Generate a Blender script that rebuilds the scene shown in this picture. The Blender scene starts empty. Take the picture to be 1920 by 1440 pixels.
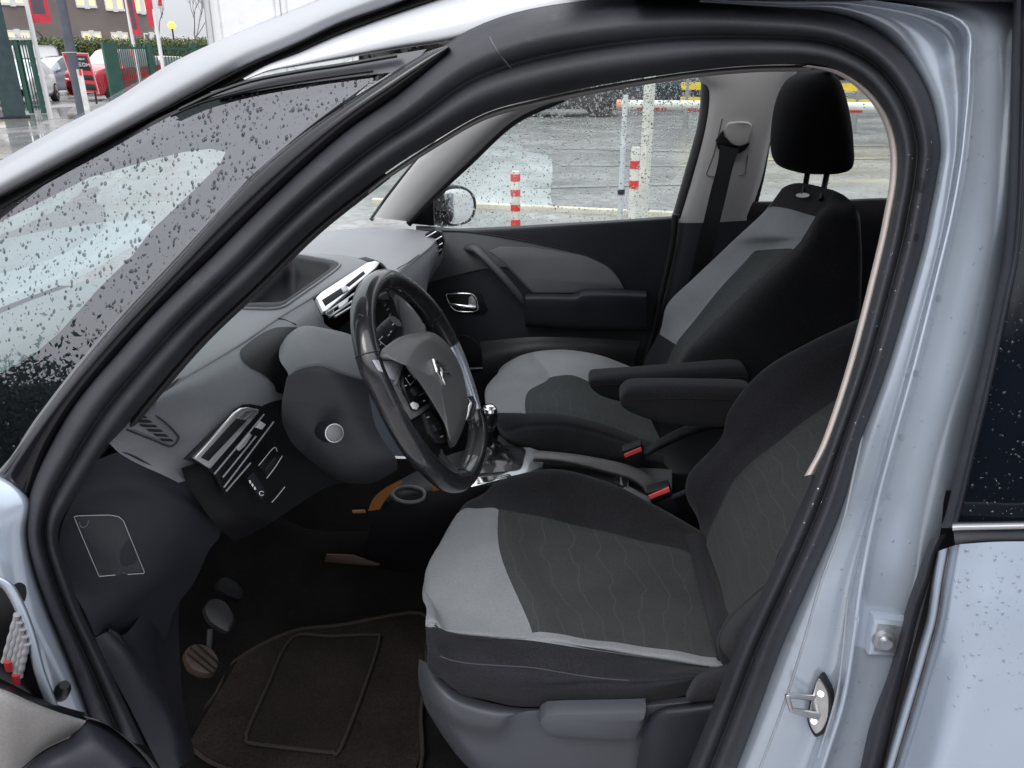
import bpy, bmesh, math, random
import numpy as np
from math import radians, sin, cos, pi, sqrt, atan2
from mathutils import Vector
from mathutils.bvhtree import BVHTree
from mathutils.geometry import tessellate_polygon

random.seed(7)
rng = np.random.default_rng(11)
scene = bpy.context.scene
COL = scene.collection

# ------------------------------------------------------------------ camera
FPX, CX, CY = 1510.0, 960.0, 720.0
YAW, PITCH, ROLL = radians(5.6), radians(22.3), radians(0.3)
CAM = np.array([0.0, -0.84, 1.55])
_f = np.array([-sin(YAW) * cos(PITCH), cos(YAW) * cos(PITCH), -sin(PITCH)])
_r0 = np.array([cos(YAW), sin(YAW), 0.0])
_u0 = np.cross(_r0, _f)
_r = cos(ROLL) * _r0 - sin(ROLL) * _u0
_u = sin(ROLL) * _r0 + cos(ROLL) * _u0


def ray(px, py):
    return _f + (px - CX) / FPX * _r - (py - CY) / FPX * _u


def V(px, py, Y):
    """measured photo point lying on the lengthwise vertical plane y = Y"""
    d = ray(px, py)
    return CAM + d * ((Y - CAM[1]) / d[1])


def Z(px, py, z):
    d = ray(px, py)
    return CAM + d * ((z - CAM[2]) / d[2])


def B(px, py, rng_):
    """measured photo point at a horizontal range from the standpoint"""
    d = ray(px, py)
    return CAM + d * (rng_ / math.hypot(d[0], d[1]))


TILT = 0.24


def S(px, py, d=0.0):
    """point on the car's near flank: upright to the belt, leaning inward above it"""
    r = ray(px, py)
    n = np.array([0, 1.0, -TILT])
    p0 = np.array([0, d, 1.0])
    p = CAM + r * (n.dot(p0 - CAM) / n.dot(r))
    return p if p[2] > 1.0 else V(px, py, d)


def Pl(px, py, p0, n):
    r = ray(px, py)
    return CAM + r * (n.dot(p0 - CAM) / n.dot(r))


def setup_camera():
    cd = bpy.data.cameras.new('camera')
    co = bpy.data.objects.new('camera', cd)
    COL.objects.link(co)
    from mathutils import Matrix
    m = Matrix(((_r[0], _u[0], -_f[0], CAM[0]), (_r[1], _u[1], -_f[1], CAM[1]), (_r[2], _u[2], -_f[2], CAM[2]), (0, 0, 0, 1)))
    co.matrix_world = m
    cd.sensor_fit = 'HORIZONTAL'
    cd.sensor_width = 36.0
    cd.lens = 36.0 * FPX / 1920.0
    cd.clip_start = 0.02
    cd.clip_end = 3000
    scene.camera = co


setup_camera()


# ------------------------------------------------------------------ materials
def _nt(name):
    m = bpy.data.materials.new(name)
    m.use_nodes = True
    nt = m.node_tree
    return m, nt, nt.nodes['Principled BSDF']


def mat(name, col, rough=0.5, metal=0.0, grain=0.0, gscale=900.0, vary=0.12, vscale=6.0, spec=0.5, coat=0.0, dirt=None, sheen=0.0, weave=0.0, fleck=0.0, fscale=420.0):
    """principled surface with mottled colour, fine grain bump and uneven roughness"""
    m, nt, b = _nt(name)
    N, L = nt.nodes.new, nt.links.new
    tc = N('ShaderNodeTexCoord')
    n1 = N('ShaderNodeTexNoise')
    n1.inputs['Scale'].default_value = vscale
    n1.inputs['Detail'].default_value = 6
    L(tc.outputs['Object'], n1.inputs['Vector'])
    mr = N('ShaderNodeMapRange')
    mr.inputs['From Min'].default_value = 0.3
    mr.inputs['From Max'].default_value = 0.7
    mr.inputs['To Min'].default_value = 1 - vary
    mr.inputs['To Max'].default_value = 1 + vary
    L(n1.outputs['Fac'], mr.inputs['Value'])
    mul = N('ShaderNodeVectorMath')
    mul.operation = 'SCALE'
    mul.inputs[0].default_value = col[:3]
    L(mr.outputs['Result'], mul.inputs['Scale'])
    out = mul.outputs['Vector']
    if fleck:
        nf_ = N('ShaderNodeTexNoise')
        nf_.inputs['Scale'].default_value = fscale
        nf_.inputs['Detail'].default_value = 3
        L(tc.outputs['Object'], nf_.inputs['Vector'])
        rf_ = N('ShaderNodeMapRange')
        rf_.inputs['From Min'].default_value = 0.35
        rf_.inputs['From Max'].default_value = 0.65
        rf_.inputs['To Min'].default_value = 1 - fleck
        rf_.inputs['To Max'].default_value = 1 + fleck
        L(nf_.outputs['Fac'], rf_.inputs['Value'])
        m2_ = N('ShaderNodeVectorMath')
        m2_.operation = 'SCALE'
        L(out, m2_.inputs[0])
        L(rf_.outputs['Result'], m2_.inputs['Scale'])
        out = m2_.outputs['Vector']
    if dirt:
        n3 = N('ShaderNodeTexNoise')
        n3.inputs['Scale'].default_value = dirt[1]
        n3.inputs['Detail'].default_value = 8
        n3.inputs['Roughness'].default_value = 0.65
        L(tc.outputs['Object'], n3.inputs['Vector'])
        r3 = N('ShaderNodeMapRange')
        r3.inputs['From Min'].default_value = dirt[2]
        r3.inputs['From Max'].default_value = dirt[2] + 0.15
        L(n3.outputs['Fac'], r3.inputs['Value'])
        mx = N('ShaderNodeMix')
        mx.data_type = 'RGBA'
        L(r3.outputs['Result'], mx.inputs['Factor'])
        L(out, mx.inputs[6])
        mx.inputs[7].default_value = (*dirt[0], 1)
        out = mx.outputs[2]
    L(out, b.inputs['Base Color'])
    b.inputs['Metallic'].default_value = metal
    b.inputs['Specular IOR Level'].default_value = spec
    b.inputs['Coat Weight'].default_value = coat
    b.inputs['Coat Roughness'].default_value = 0.06
    if sheen:
        b.inputs['Sheen Weight'].default_value = sheen
        b.inputs['Sheen Roughness'].default_value = 0.5
    rr = N('ShaderNodeMapRange')
    rr.inputs['To Min'].default_value = max(0.02, rough - 0.08)
    rr.inputs['To Max'].default_value = min(1, rough + 0.08)
    L(n1.outputs['Fac'], rr.inputs['Value'])
    L(rr.outputs['Result'], b.inputs['Roughness'])
    if grain or weave:
        n2 = N('ShaderNodeTexNoise')
        n2.inputs['Scale'].default_value = gscale
        n2.inputs['Detail'].default_value = 2
        L(tc.outputs['Object'], n2.inputs['Vector'])
        bp = N('ShaderNodeBump')
        bp.inputs['Strength'].default_value = grain or weave
        bp.inputs['Distance'].default_value = 0.001
        L(n2.outputs['Fac'], bp.inputs['Height'])
        L(bp.outputs['Normal'], b.inputs['Normal'])
    return m


def glass_mat(name, tint=(0.9, 0.95, 0.94), refl=0.08, edge=0.6, rough=0.0, gcol=(1, 1, 1)):
    m = bpy.data.materials.new(name)
    m.use_nodes = True
    nt = m.node_tree
    nt.nodes.clear()
    N, L = nt.nodes.new, nt.links.new
    o = N('ShaderNodeOutputMaterial')
    t = N('ShaderNodeBsdfTransparent')
    t.inputs['Color'].default_value = (*tint, 1)
    g = N('ShaderNodeBsdfGlossy')
    g.inputs['Roughness'].default_value = rough
    g.inputs['Color'].default_value = (*gcol, 1)
    lw = N('ShaderNodeLayerWeight')
    lw.inputs['Blend'].default_value = 0.35
    mr = N('ShaderNodeMapRange')
    mr.inputs['To Min'].default_value = refl
    mr.inputs['To Max'].default_value = edge
    L(lw.outputs['Facing'], mr.inputs['Value'])
    mx = N('ShaderNodeMixShader')
    L(mr.outputs['Result'], mx.inputs[0])
    L(t.outputs[0], mx.inputs[1])
    L(g.outputs[0], mx.inputs[2])
    L(mx.outputs[0], o.inputs[0])
    return m


def drop_mat(name):
    m = bpy.data.materials.new(name)
    m.use_nodes = True
    nt = m.node_tree
    nt.nodes.clear()
    N, L = nt.nodes.new, nt.links.new
    o = N('ShaderNodeOutputMaterial')
    t = N('ShaderNodeBsdfRefraction')
    t.inputs['Color'].default_value = (0.93, 0.95, 0.95, 1)
    t.inputs['IOR'].default_value = 1.33
    t.inputs['Roughness'].default_value = 0.0
    g = N('ShaderNodeBsdfGlossy')
    g.inputs['Roughness'].default_value = 0.03
    fr = N('ShaderNodeFresnel')
    fr.inputs['IOR'].default_value = 1.33
    mx = N('ShaderNodeMixShader')
    L(fr.outputs[0], mx.inputs[0])
    L(t.outputs[0], mx.inputs[1])
    L(g.outputs[0], mx.inputs[2])
    L(mx.outputs[0], o.inputs[0])
    return m


def bead_mat(name, tint, refl):
    m = bpy.data.materials.new(name)
    m.use_nodes = True
    nt = m.node_tree
    nt.nodes.clear()
    N, L = nt.nodes.new, nt.links.new
    o = N('ShaderNodeOutputMaterial')
    t = N('ShaderNodeBsdfTransparent')
    t.inputs['Color'].default_value = (*tint, 1)
    g = N('ShaderNodeBsdfGlossy')
    g.inputs['Roughness'].default_value = 0.04
    mx = N('ShaderNodeMixShader')
    mx.inputs[0].default_value = refl
    L(t.outputs[0], mx.inputs[1])
    L(g.outputs[0], mx.inputs[2])
    L(mx.outputs[0], o.inputs[0])
    return m


def emis(name, col, s):
    m, nt, b = _nt(name)
    b.inputs['Base Color'].default_value = (*col, 1)
    b.inputs['Emission Color'].default_value = (*col, 1)
    b.inputs['Emission Strength'].default_value = s
    return m


def insert_mat(name, col, line, freq, amp):
    """seat cloth with thin wavy stitched lines running across the seat (uses the mesh's own uv)"""
    m = mat(name, col, 0.9, weave=0.5, gscale=800, sheen=0.05, vary=0.14, vscale=9, spec=.2, fleck=.22, fscale=500)
    nt = m.node_tree
    N, L = nt.nodes.new, nt.links.new
    b = nt.nodes['Principled BSDF']
    uv = N('ShaderNodeUVMap')
    sx = N('ShaderNodeSeparateXYZ')
    L(uv.outputs['UV'], sx.inputs[0])
    no = N('ShaderNodeTexNoise')
    no.inputs['Scale'].default_value = 1.0
    no.inputs['Detail'].default_value = 1.5
    mp = N('ShaderNodeMapping')
    mp.inputs['Scale'].default_value = (6, 9, 1)
    L(uv.outputs['UV'], mp.inputs['Vector'])
    L(mp.outputs[0], no.inputs['Vector'])
    a = N('ShaderNodeMath'); a.operation = 'MULTIPLY_ADD'
    L(no.outputs['Fac'], a.inputs[0]); a.inputs[1].default_value = amp
    L(sx.outputs['X'], a.inputs[2])
    fm = N('ShaderNodeMath'); fm.operation = 'MULTIPLY'
    L(a.outputs[0], fm.inputs[0]); fm.inputs[1].default_value = freq
    fr = N('ShaderNodeMath'); fr.operation = 'PINGPONG'
    L(fm.outputs[0], fr.inputs[0]); fr.inputs[1].default_value = 0.5
    mr = N('ShaderNodeMapRange')
    mr.inputs['From Min'].default_value = 0.0
    mr.inputs['From Max'].default_value = 0.04
    mr.inputs['To Min'].default_value = 0.6
    mr.inputs['To Max'].default_value = 0.0
    L(fr.outputs[0], mr.inputs['Value'])
    mx = N('ShaderNodeMix'); mx.data_type = 'RGBA'
    old = b.inputs['Base Color'].links[0].from_socket
    L(mr.outputs['Result'], mx.inputs['Factor'])
    L(old, mx.inputs[6])
    mx.inputs[7].default_value = (*line, 1)
    L(mx.outputs[2], b.inputs['Base Color'])
    return m


M = {}
M['rubber'] = mat('door seal rubber', (0.028, 0.029, 0.036), 0.60, grain=0.3, gscale=300, vary=0.3, vscale=9, spec=0.45, dirt=((0.055, 0.055, 0.06), 26, 0.60))
M['rubber_dark'] = mat('black rubber', (0.010, 0.010, 0.012), 0.5, grain=0.1, gscale=400)
M['gloss_black'] = mat('gloss black trim', (0.006, 0.006, 0.009), 0.16, vary=0.2, spec=0.5)
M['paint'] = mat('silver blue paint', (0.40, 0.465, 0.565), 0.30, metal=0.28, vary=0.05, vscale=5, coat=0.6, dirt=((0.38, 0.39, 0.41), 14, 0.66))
M['paint_rail'] = mat('roof rail silver with light in its colour', (0.66, 0.67, 0.70), 0.4, metal=0.0, vary=0.03, vscale=4, coat=0.3)  # body silver made lighter; the strong light on the rail is in the colour
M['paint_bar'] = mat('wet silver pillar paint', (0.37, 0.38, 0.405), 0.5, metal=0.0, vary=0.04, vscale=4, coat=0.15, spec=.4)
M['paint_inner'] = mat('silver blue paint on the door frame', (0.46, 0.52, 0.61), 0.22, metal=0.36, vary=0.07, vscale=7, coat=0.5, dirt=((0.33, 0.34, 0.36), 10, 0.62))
M['dash_top'] = mat('soft grey dashboard plastic', (0.265, 0.265, 0.28), 0.5, grain=0.45, gscale=900, vary=0.08, vscale=5, spec=0.5, fleck=.06, fscale=700)
M['dash_mid'] = mat('mid grey dashboard plastic', (0.165, 0.17, 0.185), 0.46, grain=0.45, gscale=900, vary=0.1, vscale=6, fleck=.08, fscale=700)
M['dash_dark'] = mat('charcoal plastic', (0.019, 0.020, 0.027), 0.48, grain=0.45, gscale=900, vary=0.2, vscale=8, spec=.35)
M['black_plastic'] = mat('black plastic', (0.006, 0.006, 0.008), 0.42, grain=0.3, gscale=900, vary=0.2, spec=.3)
M['void'] = mat('deep black', (0.004, 0.004, 0.005), 0.7)
M['chrome'] = mat('satin chrome', (0.80, 0.80, 0.80), 0.14, metal=1.0, vary=0.05)
M['bright_trim'] = mat('bright silver vent trim', (0.95, 0.95, 0.96), 0.38, metal=1.0, vary=0.03)
M['satin'] = mat('satin silver plastic', (0.55, 0.56, 0.58), 0.32, metal=0.6, vary=0.05)
M['leather'] = mat('worn black leather', (0.016, 0.016, 0.020), 0.26, coat=0.8, grain=0.35, gscale=700, vary=0.25, vscale=18, spec=0.6, dirt=((0.05, 0.05, 0.055), 22, 0.6))
M['leather_perf'] = mat('perforated leather', (0.016, 0.016, 0.018), 0.5, grain=0.6, gscale=350)
M['cloth_light'] = mat('light grey seat cloth', (0.225, 0.233, 0.244), 0.85, weave=0.5, gscale=800, sheen=0.05, vary=0.08, vscale=10, spec=.2, fleck=.10, dirt=((0.235, 0.23, 0.225), 9, 0.60))
M['cloth_black'] = mat('black seat cloth', (0.0165, 0.0165, 0.020), 0.85, weave=0.7, gscale=700, sheen=0.06, vary=0.2, vscale=10, spec=.2, fleck=.3)
M['cloth_dark'] = mat('charcoal seat cloth', (0.019, 0.019, 0.024), 0.9, weave=0.7, gscale=650, sheen=0.06, vary=0.15, vscale=7, spec=.2, fleck=.25, dirt=((0.011, 0.011, 0.014), 60, 0.66))
M['insert'] = insert_mat('patterned seat cloth', (0.042, 0.045, 0.047), (0.082, 0.086, 0.077), 30.0, 0.06)
M['trim_beige'] = mat('pale grey pillar trim', (0.42, 0.41, 0.41), 0.6, grain=0.3, gscale=900, vary=0.05)
M['edge_beige'] = mat('pale beige edge trim', (0.62, 0.56, 0.53), 0.6, vary=0.05)
M['door_grey'] = mat('grey door panel', (0.095, 0.098, 0.108), 0.55, grain=0.45, gscale=800, vary=0.1, spec=.4)
M['door_light'] = mat('light grey door insert', (0.15, 0.15, 0.16), 0.7, grain=0.4, gscale=900, vary=0.1, spec=.3)
M['carpet'] = mat('dark carpet', (0.0065, 0.0057, 0.0055), 0.95, weave=0.9, gscale=350, vary=0.3, vscale=14, spec=.1, fleck=.4, dirt=((0.014, 0.011, 0.010), 9, 0.58))
M['mat_cloth'] = mat('dusty brown floor mat carpet', (0.017, 0.0130, 0.0117), 0.95, weave=0.9, gscale=350, vary=0.25, vscale=12, spec=.1, fleck=.35, fscale=300, dirt=((0.04, 0.033, 0.03), 70, 0.70))
M['mat_edge'] = mat('floor mat binding', (0.027, 0.021, 0.019), 0.8, vary=0.2, spec=.2)
M['orange'] = mat('orange light as colour', (0.34, 0.125, 0.03), 0.4, vary=0.1)  # colour carries the orange light reflected beside the console
M['red'] = mat('red plastic', (0.75, 0.09, 0.09), 0.35, vary=0.05)
M['metal'] = mat('zinc plated steel', (0.55, 0.55, 0.56), 0.3, metal=0.9, vary=0.12, vscale=40)
M['white_mark'] = mat('white marking', (0.8, 0.8, 0.8), 0.5, vary=0.03)
M['grey_mark'] = mat('grey marking', (0.4, 0.4, 0.42), 0.5, vary=0.03)
M['pedal'] = mat('ribbed pedal rubber', (0.06, 0.05, 0.045), 0.5, grain=0.2, gscale=300, vary=0.2)
M['pedal_brown'] = mat('dusty pedal rubber', (0.05, 0.031, 0.022), 0.5, grain=0.2, gscale=300, vary=0.25)
M['glass'] = glass_mat('clear side glass', (0.90, 0.95, 0.94), 0.05, 0.5)
M['quarter_glass'] = glass_mat('sky reflecting quarter glass', (0.60, 0.74, 0.71), 0.15, 0.42, gcol=(.95, .93, .98))
M['dark_glass'] = glass_mat('privacy glass', (0.10, 0.13, 0.16), 0.05, 0.45)
M['screen_glass'] = glass_mat('windscreen glass', (0.90, 0.95, 0.94), 0.04, 0.5)
M['drop'] = drop_mat('rain water')
M['drop_dark'] = bead_mat('rain beads on glass', (0.45, 0.45, 0.48), 0.05)
M['drop_paint'] = bead_mat('rain beads on paint', (0.86, 0.87, 0.88), 0.10)
M['cloth_head'] = mat('head restraint cloth with shade in its colour', (0.007, 0.007, 0.009), 0.85, weave=0.6, gscale=800, sheen=0.03, vary=0.2, vscale=10, spec=.12, fleck=.3)  # darker than the seat cloth; shade of the deeper cabin put into the colour
M['mirror'] = mat('mirror glass', (0.85, 0.87, 0.87), 0.03, metal=1.0, vary=0.02)
M['clear_plastic'] = glass_mat('clear plastic card sleeve', (0.93, 0.93, 0.93), 0.02, 0.12, 0.3)

# ------------------------------------------------------------------ mesh helpers
CAR = None


def cr(P, sub, closed=False):
    """Catmull-Rom through the points of P (n,k), sub samples per span; returns samples and parameter values"""
    P = np.asarray(P, float)
    n = len(P)
    out, ts = [], []
    spans = n if closed else n - 1
    for i in range(spans):
        p1, p2 = P[i], P[(i + 1) % n]
        p0 = P[(i - 1) % n] if (closed or i > 0) else 2 * p1 - p2
        p3 = P[(i + 2) % n] if (closed or i < n - 2) else 2 * p2 - p1
        for k in range(sub):
            t = k / sub
            out.append(0.5 * ((2 * p1) + (-p0 + p2) * t + (2 * p0 - 5 * p1 + 4 * p2 - p3) * t * t + (-p0 + 3 * p1 - 3 * p2 + p3) * t ** 3))
            ts.append(i + t)
    if not closed:
        out.append(P[-1]); ts.append(float(n - 1))
    return np.array(out), np.array(ts)


def link(name, me, mats, parent=None, smooth=True):
    o = bpy.data.objects.new(name, me)
    COL.objects.link(o)
    if not isinstance(mats, (list, tuple)):
        mats = [mats]
    for m in mats:
        me.materials.append(m)
    if smooth:
        me.polygons.foreach_set('use_smooth', [True] * len(me.polygons))
    if parent is not None:
        o.parent = parent
        w = parent.matrix_world if parent.type != 'EMPTY' else parent.matrix_basis
        p = parent
        from mathutils import Matrix
        mw = Matrix.Identity(4)
        chain = []
        while p:
            chain.append(p); p = p.parent
        for c in reversed(chain):
            mw = mw @ c.matrix_parent_inverse @ c.matrix_basis
        o.matrix_parent_inverse = mw.inverted()
    return o


def mesh_from(name, vs, fs, mats, parent=None, smooth=True, mi=None, uv=None, sharp=None):
    me = bpy.data.meshes.new(name)
    me.from_pydata([tuple(map(float, v)) for v in vs], [], fs)
    o = link(name, me, mats, parent, smooth)
    if mi is not None:
        me.polygons.foreach_set('material_index', mi)
    if uv is not None:
        l = me.uv_layers.new(name='UVMap')
        vi = np.zeros(len(me.loops), int)
        me.loops.foreach_get('vertex_index', vi)
        l.data.foreach_set('uv', np.asarray(uv, float)[vi].ravel())
    if sharp is not None and smooth:
        try:
            me.set_sharp_from_angle(angle=radians(sharp))
        except Exception:
            pass
    me.update()
    return o


def patch(name, rows, mats, parent=None, su=6, sv=6, matfn=None, seams=(), bulge=None, closed_v=False, sharp=None, flip=False, thick=0.0):
    """smooth skin through a grid of points; rows[i][j] -> 3D"""
    G = np.array([[np.asarray(p, float) for p in r] for r in rows])
    n, m = G.shape[:2]
    # along v
    R = []
    tv = None
    for i in range(n):
        q, tv = cr(G[i], sv, closed_v)
        R.append(q)
    R = np.array(R)
    C = []
    for j in range(R.shape[1]):
        q, tu = cr(R[:, j], su)
        C.append(q)
    P = np.array(C).transpose(1, 0, 2)  # u,v,3
    nu, nv = P.shape[:2]
    # normals
    du = np.gradient(P, axis=0)
    dv = np.gradient(P, axis=1)
    Nn = np.cross(du, dv)
    Nn /= np.linalg.norm(Nn, axis=2)[..., None] + 1e-12
    toc = CAM - P
    if np.mean(np.sum(Nn * toc, axis=2)) < 0:
        Nn = -Nn
    disp = np.zeros((nu, nv))
    TU, TV = np.meshgrid(tu, tv, indexing='ij')
    if bulge:
        disp += bulge(TU, TV)
    for s in seams:
        # (axis, value, width, depth, lo, hi)
        ax, val, w, dep, lo, hi = s
        a, b = (TU, TV) if ax == 'u' else (TV, TU)
        msk = (b >= lo - 1e-6) & (b <= hi + 1e-6)
        disp -= dep * np.exp(-((a - val) / w) ** 2) * msk
    P = P + Nn * disp[..., None]
    vs = P.reshape(-1, 3)
    fs, mi = [], []
    nvv = nv if closed_v else nv - 1
    for i in range(nu - 1):
        for j in range(nvv):
            j2 = (j + 1) % nv
            f = (i * nv + j, (i + 1) * nv + j, (i + 1) * nv + j2, i * nv + j2)
            fs.append(f[::-1] if flip else f)
            if matfn:
                tvn = tv[j2] if j2 else tv[j] + (tv[1] - tv[0])
                mi.append(matfn((tu[i] + tu[i + 1]) / 2, (tv[j] + tvn) / 2))
    # uv in metres
    lu = np.concatenate([[0], np.cumsum(np.linalg.norm(np.diff(P[:, nv // 2], axis=0), axis=1))])
    lv = np.concatenate([[0], np.cumsum(np.linalg.norm(np.diff(P[nu // 2], axis=0), axis=1))])
    U, W = np.meshgrid(lu, lv, indexing='ij')
    uv = np.stack([U.ravel(), W.ravel()], 1)
    return mesh_from(name, vs, fs, mats, parent, True, mi if matfn else None, uv, sharp)


def tube(name, path, rad, material, parent=None, sub=8, seg=14, closed=False, caps=True, flat=None, up=None):
    """sweep of a round (or flattened) section along a smooth path"""
    path = np.asarray(path, float)
    q, t = cr(path, sub, closed)
    rad = np.atleast_1d(np.asarray(rad, float))
    if len(rad) == 1:
        rr = np.full(len(q), rad[0])
    else:
        rr = cr(rad[:, None], sub, closed)[0][:, 0]
    vs, fs = [], []
    n = len(q)
    T = np.gradient(q, axis=0)
    if closed:
        T = np.roll(q, -1, 0) - np.roll(q, 1, 0)
    T /= np.linalg.norm(T, axis=1)[:, None] + 1e-12
    ref = np.array(up if up is not None else ([0, 0, 1] if abs(T[0][2]) < 0.9 else [1, 0, 0]), float)
    a = np.cross(T[0], ref)
    if np.linalg.norm(a) < 1e-6:
        a = np.cross(T[0], [0.3, 1, 0.2])
    a /= np.linalg.norm(a) + 1e-12
    for i in range(n):
        if up is not None:
            a = np.cross(T[i], ref)
        else:
            a = a - T[i] * a.dot(T[i])
        a /= np.linalg.norm(a) + 1e-12
        b = np.cross(T[i], a)
        for k in range(seg):
            th = 2 * pi * k / seg
            fa = flat if flat is not None else 1.0
            vs.append(q[i] + rr[i] * (cos(th) * a * fa + sin(th) * b))
    m = n if closed else n - 1
    for i in range(m):
        i2 = (i + 1) % n
        for k in range(seg):
            k2 = (k + 1) % seg
            fs.append((i * seg + k, i * seg + k2, i2 * seg + k2, i2 * seg + k))
    if caps and not closed:
        fs.append(tuple(range(seg))[::-1])
        fs.append(tuple((n - 1) * seg + k for k in range(seg)))
    return mesh_from(name, vs, fs, material, parent, True, sharp=50)


def plate(name, pts, depth, material, parent=None, bevel=0.002, smooth_sub=0, nrm=None, holes=None):
    """solid plate from a closed outline (3D points, roughly planar); front face toward the viewer side, bevelled rim"""
    P = np.asarray(pts, float)
    if smooth_sub:
        P, _ = cr(P, smooth_sub, True)
    c = P.mean(0)
    if nrm is None:
        nrm = np.zeros(3)
        for i in range(len(P)):
            nrm += np.cross(P[i] - c, P[(i + 1) % len(P)] - c)
        nrm /= np.linalg.norm(nrm) + 1e-12
        if nrm.dot(CAM - c) < 0:
            nrm = -nrm
    nrm = np.asarray(nrm, float)
    n = len(P)
    E = np.roll(P, -1, 0) - np.roll(P, 1, 0)
    inn = np.cross(np.tile(nrm, (n, 1)), E)
    inn /= np.linalg.norm(inn, axis=1)[:, None] + 1e-12
    area = sum(np.cross(P[i] - c, P[(i + 1) % n] - c).dot(nrm) for i in range(n))
    if area < 0:
        inn = -inn
    back = P - nrm * depth
    f0 = P - nrm * bevel
    f1 = P - nrm * bevel * 0.3 + inn * bevel * 0.3
    f2 = P + inn * bevel
    rings = [back, f0, f1, f2]
    vs = np.concatenate(rings)
    fs = []
    for r in range(3):
        for i in range(n):
            j = (i + 1) % n
            f = (r * n + i, r * n + j, (r + 1) * n + j, (r + 1) * n + i)
            fs.append(f if area > 0 else f[::-1])
    tri = tessellate_polygon([[Vector(p) for p in f2]])
    for t in tri:
        a = [3 * n + k for k in t]
        q = np.cross(vs[a[1]] - vs[a[0]], vs[a[2]] - vs[a[0]])
        fs.append(tuple(a) if q.dot(nrm) > 0 else tuple(a[::-1]))
    return mesh_from(name, vs, fs, material, parent, True, sharp=40)


def box(name, lo, hi, material, parent=None, bevel=0.004, seg=2, rotz=0.0, loc=None):
    bm = bmesh.new()
    bmesh.ops.create_cube(bm, size=1)
    lo, hi = np.asarray(lo, float), np.asarray(hi, float)
    for v in bm.verts:
        v.co = Vector(((lo + hi) / 2 + np.array(v.co) * (hi - lo)))
    if bevel:
        bmesh.ops.bevel(bm, geom=list(bm.edges), offset=bevel, segments=seg, affect='EDGES', profile=0.5)
    me = bpy.data.meshes.new(name)
    bm.to_mesh(me); bm.free()
    o = link(name, me, material, parent, True)
    try:
        me.set_sharp_from_angle(angle=radians(40))
    except Exception:
        pass
    return o


class Surf:
    """lets later pieces be laid on a finished surface"""
    def __init__(self, *objs):
        vs, fs = [], []
        for o in objs:
            k = len(vs)
            vs += [v.co.copy() for v in o.data.vertices]
            fs += [tuple(i + k for i in p.vertices) for p in o.data.polygons]
        self.t = BVHTree.FromPolygons(vs, fs)

    def at(self, px, py, lift=0.0, dflt=None):
        d = Vector(ray(px, py)).normalized()
        h, n, i, dist = self.t.ray_cast(Vector(CAM), d)
        if h is None:
            if dflt is None:
                h, n, i, dist = self.t.find_nearest(Vector(CAM) + d * 1.4)
            else:
                return np.array(dflt)
        if n.dot(d) > 0:
            n = -n
        return np.array(h + n * lift)


class Flat:
    """a flat working plane that later pieces are laid on"""
    def __init__(self, a, b, c, shift=0.0):
        self.n = np.cross(b - a, c - a); self.n /= np.linalg.norm(self.n)
        if self.n.dot(CAM - a) < 0:
            self.n = -self.n
        self.p = a + self.n * shift

    def at(self, px, py, lift=0.0):
        return Pl(px, py, self.p + self.n * lift, self.n)


def plate_on(name, s, poly, lift, depth, material, parent, bevel=0.0015, smooth_sub=0):
    return plate(name, [s.at(x, y, lift) for x, y in poly], depth, material, parent, bevel, smooth_sub)


def skin_on(name, s, poly, lift, material, parent, sub=4, levels=(1, .85, .65, .42, .2), rise=None):
    """thin skin that follows a curved surface inside a closed outline"""
    q, _ = cr(np.array(poly, float), sub, True)
    c = q.mean(0)
    n = len(q)
    vs, fs = [], []
    for li, f in enumerate(levels):
        for p in q:
            x, y = c + (p - c) * f
            vs.append(s.at(x, y, lift if rise is None else rise[li]))
    vs.append(s.at(c[0], c[1], lift if rise is None else rise[-1]))
    for l in range(len(levels) - 1):
        for i in range(n):
            j = (i + 1) % n
            fs.append((l * n + i, l * n + j, (l + 1) * n + j, (l + 1) * n + i))
    for i in range(n):
        fs.append(((len(levels) - 1) * n + i, (len(levels) - 1) * n + (i + 1) % n, len(vs) - 1))
    return mesh_from(name, vs, fs, material, parent)


def cut_hole(o, poly):
    """open the skin of o where a photo outline falls on it"""
    bm = bmesh.new(); bm.from_mesh(o.data)
    kill = []
    for f in bm.faces:
        ok = True
        for v in f.verts:
            d = np.array(v.co) - CAM
            z = d.dot(_f)
            x, y = CX + FPX * d.dot(_r) / z, CY - FPX * d.dot(_u) / z
            if not inpoly(x, y, poly):
                ok = False; break
        if ok:
            kill.append(f)
    bmesh.ops.delete(bm, geom=kill, context='FACES')
    bm.to_mesh(o.data); bm.free()


def inpoly(x, y, P_):
    c = False
    j = len(P_) - 1
    for i in range(len(P_)):
        xi, yi = P_[i]; xj, yj = P_[j]
        if (yi > y) != (yj > y) and x < (xj - xi) * (y - yi) / (yj - yi) + xi:
            c = not c
        j = i
    return c


def cord_on(name, s, pts, r, material, parent, lift=0.0, sub=6):
    return tube(name, [s.at(x, y, lift) for x, y in pts], r, material, parent, sub=sub, seg=6)


def join(objs, name=None):
    """merge several freshly built pieces into one mesh"""
    base = objs[0]
    bm = bmesh.new()
    mats = list(base.data.materials)
    for o in objs:
        k0 = len(bm.faces)
        idx = []
        for m in o.data.materials:
            if m not in mats:
                mats.append(m)
            idx.append(mats.index(m))
        bm.from_mesh(o.data)
        bm.faces.ensure_lookup_table()
        for f in bm.faces[k0:]:
            f.material_index = idx[min(f.material_index, len(idx) - 1)]
    me = base.data
    bm.to_mesh(me); bm.free()
    me.materials.clear()
    for m in mats:
        me.materials.append(m)
    for o in objs[1:]:
        d = o.data
        bpy.data.objects.remove(o)
        if d.users == 0:
            bpy.data.meshes.remove(d)
    if name:
        base.name = name
    return base


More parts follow.
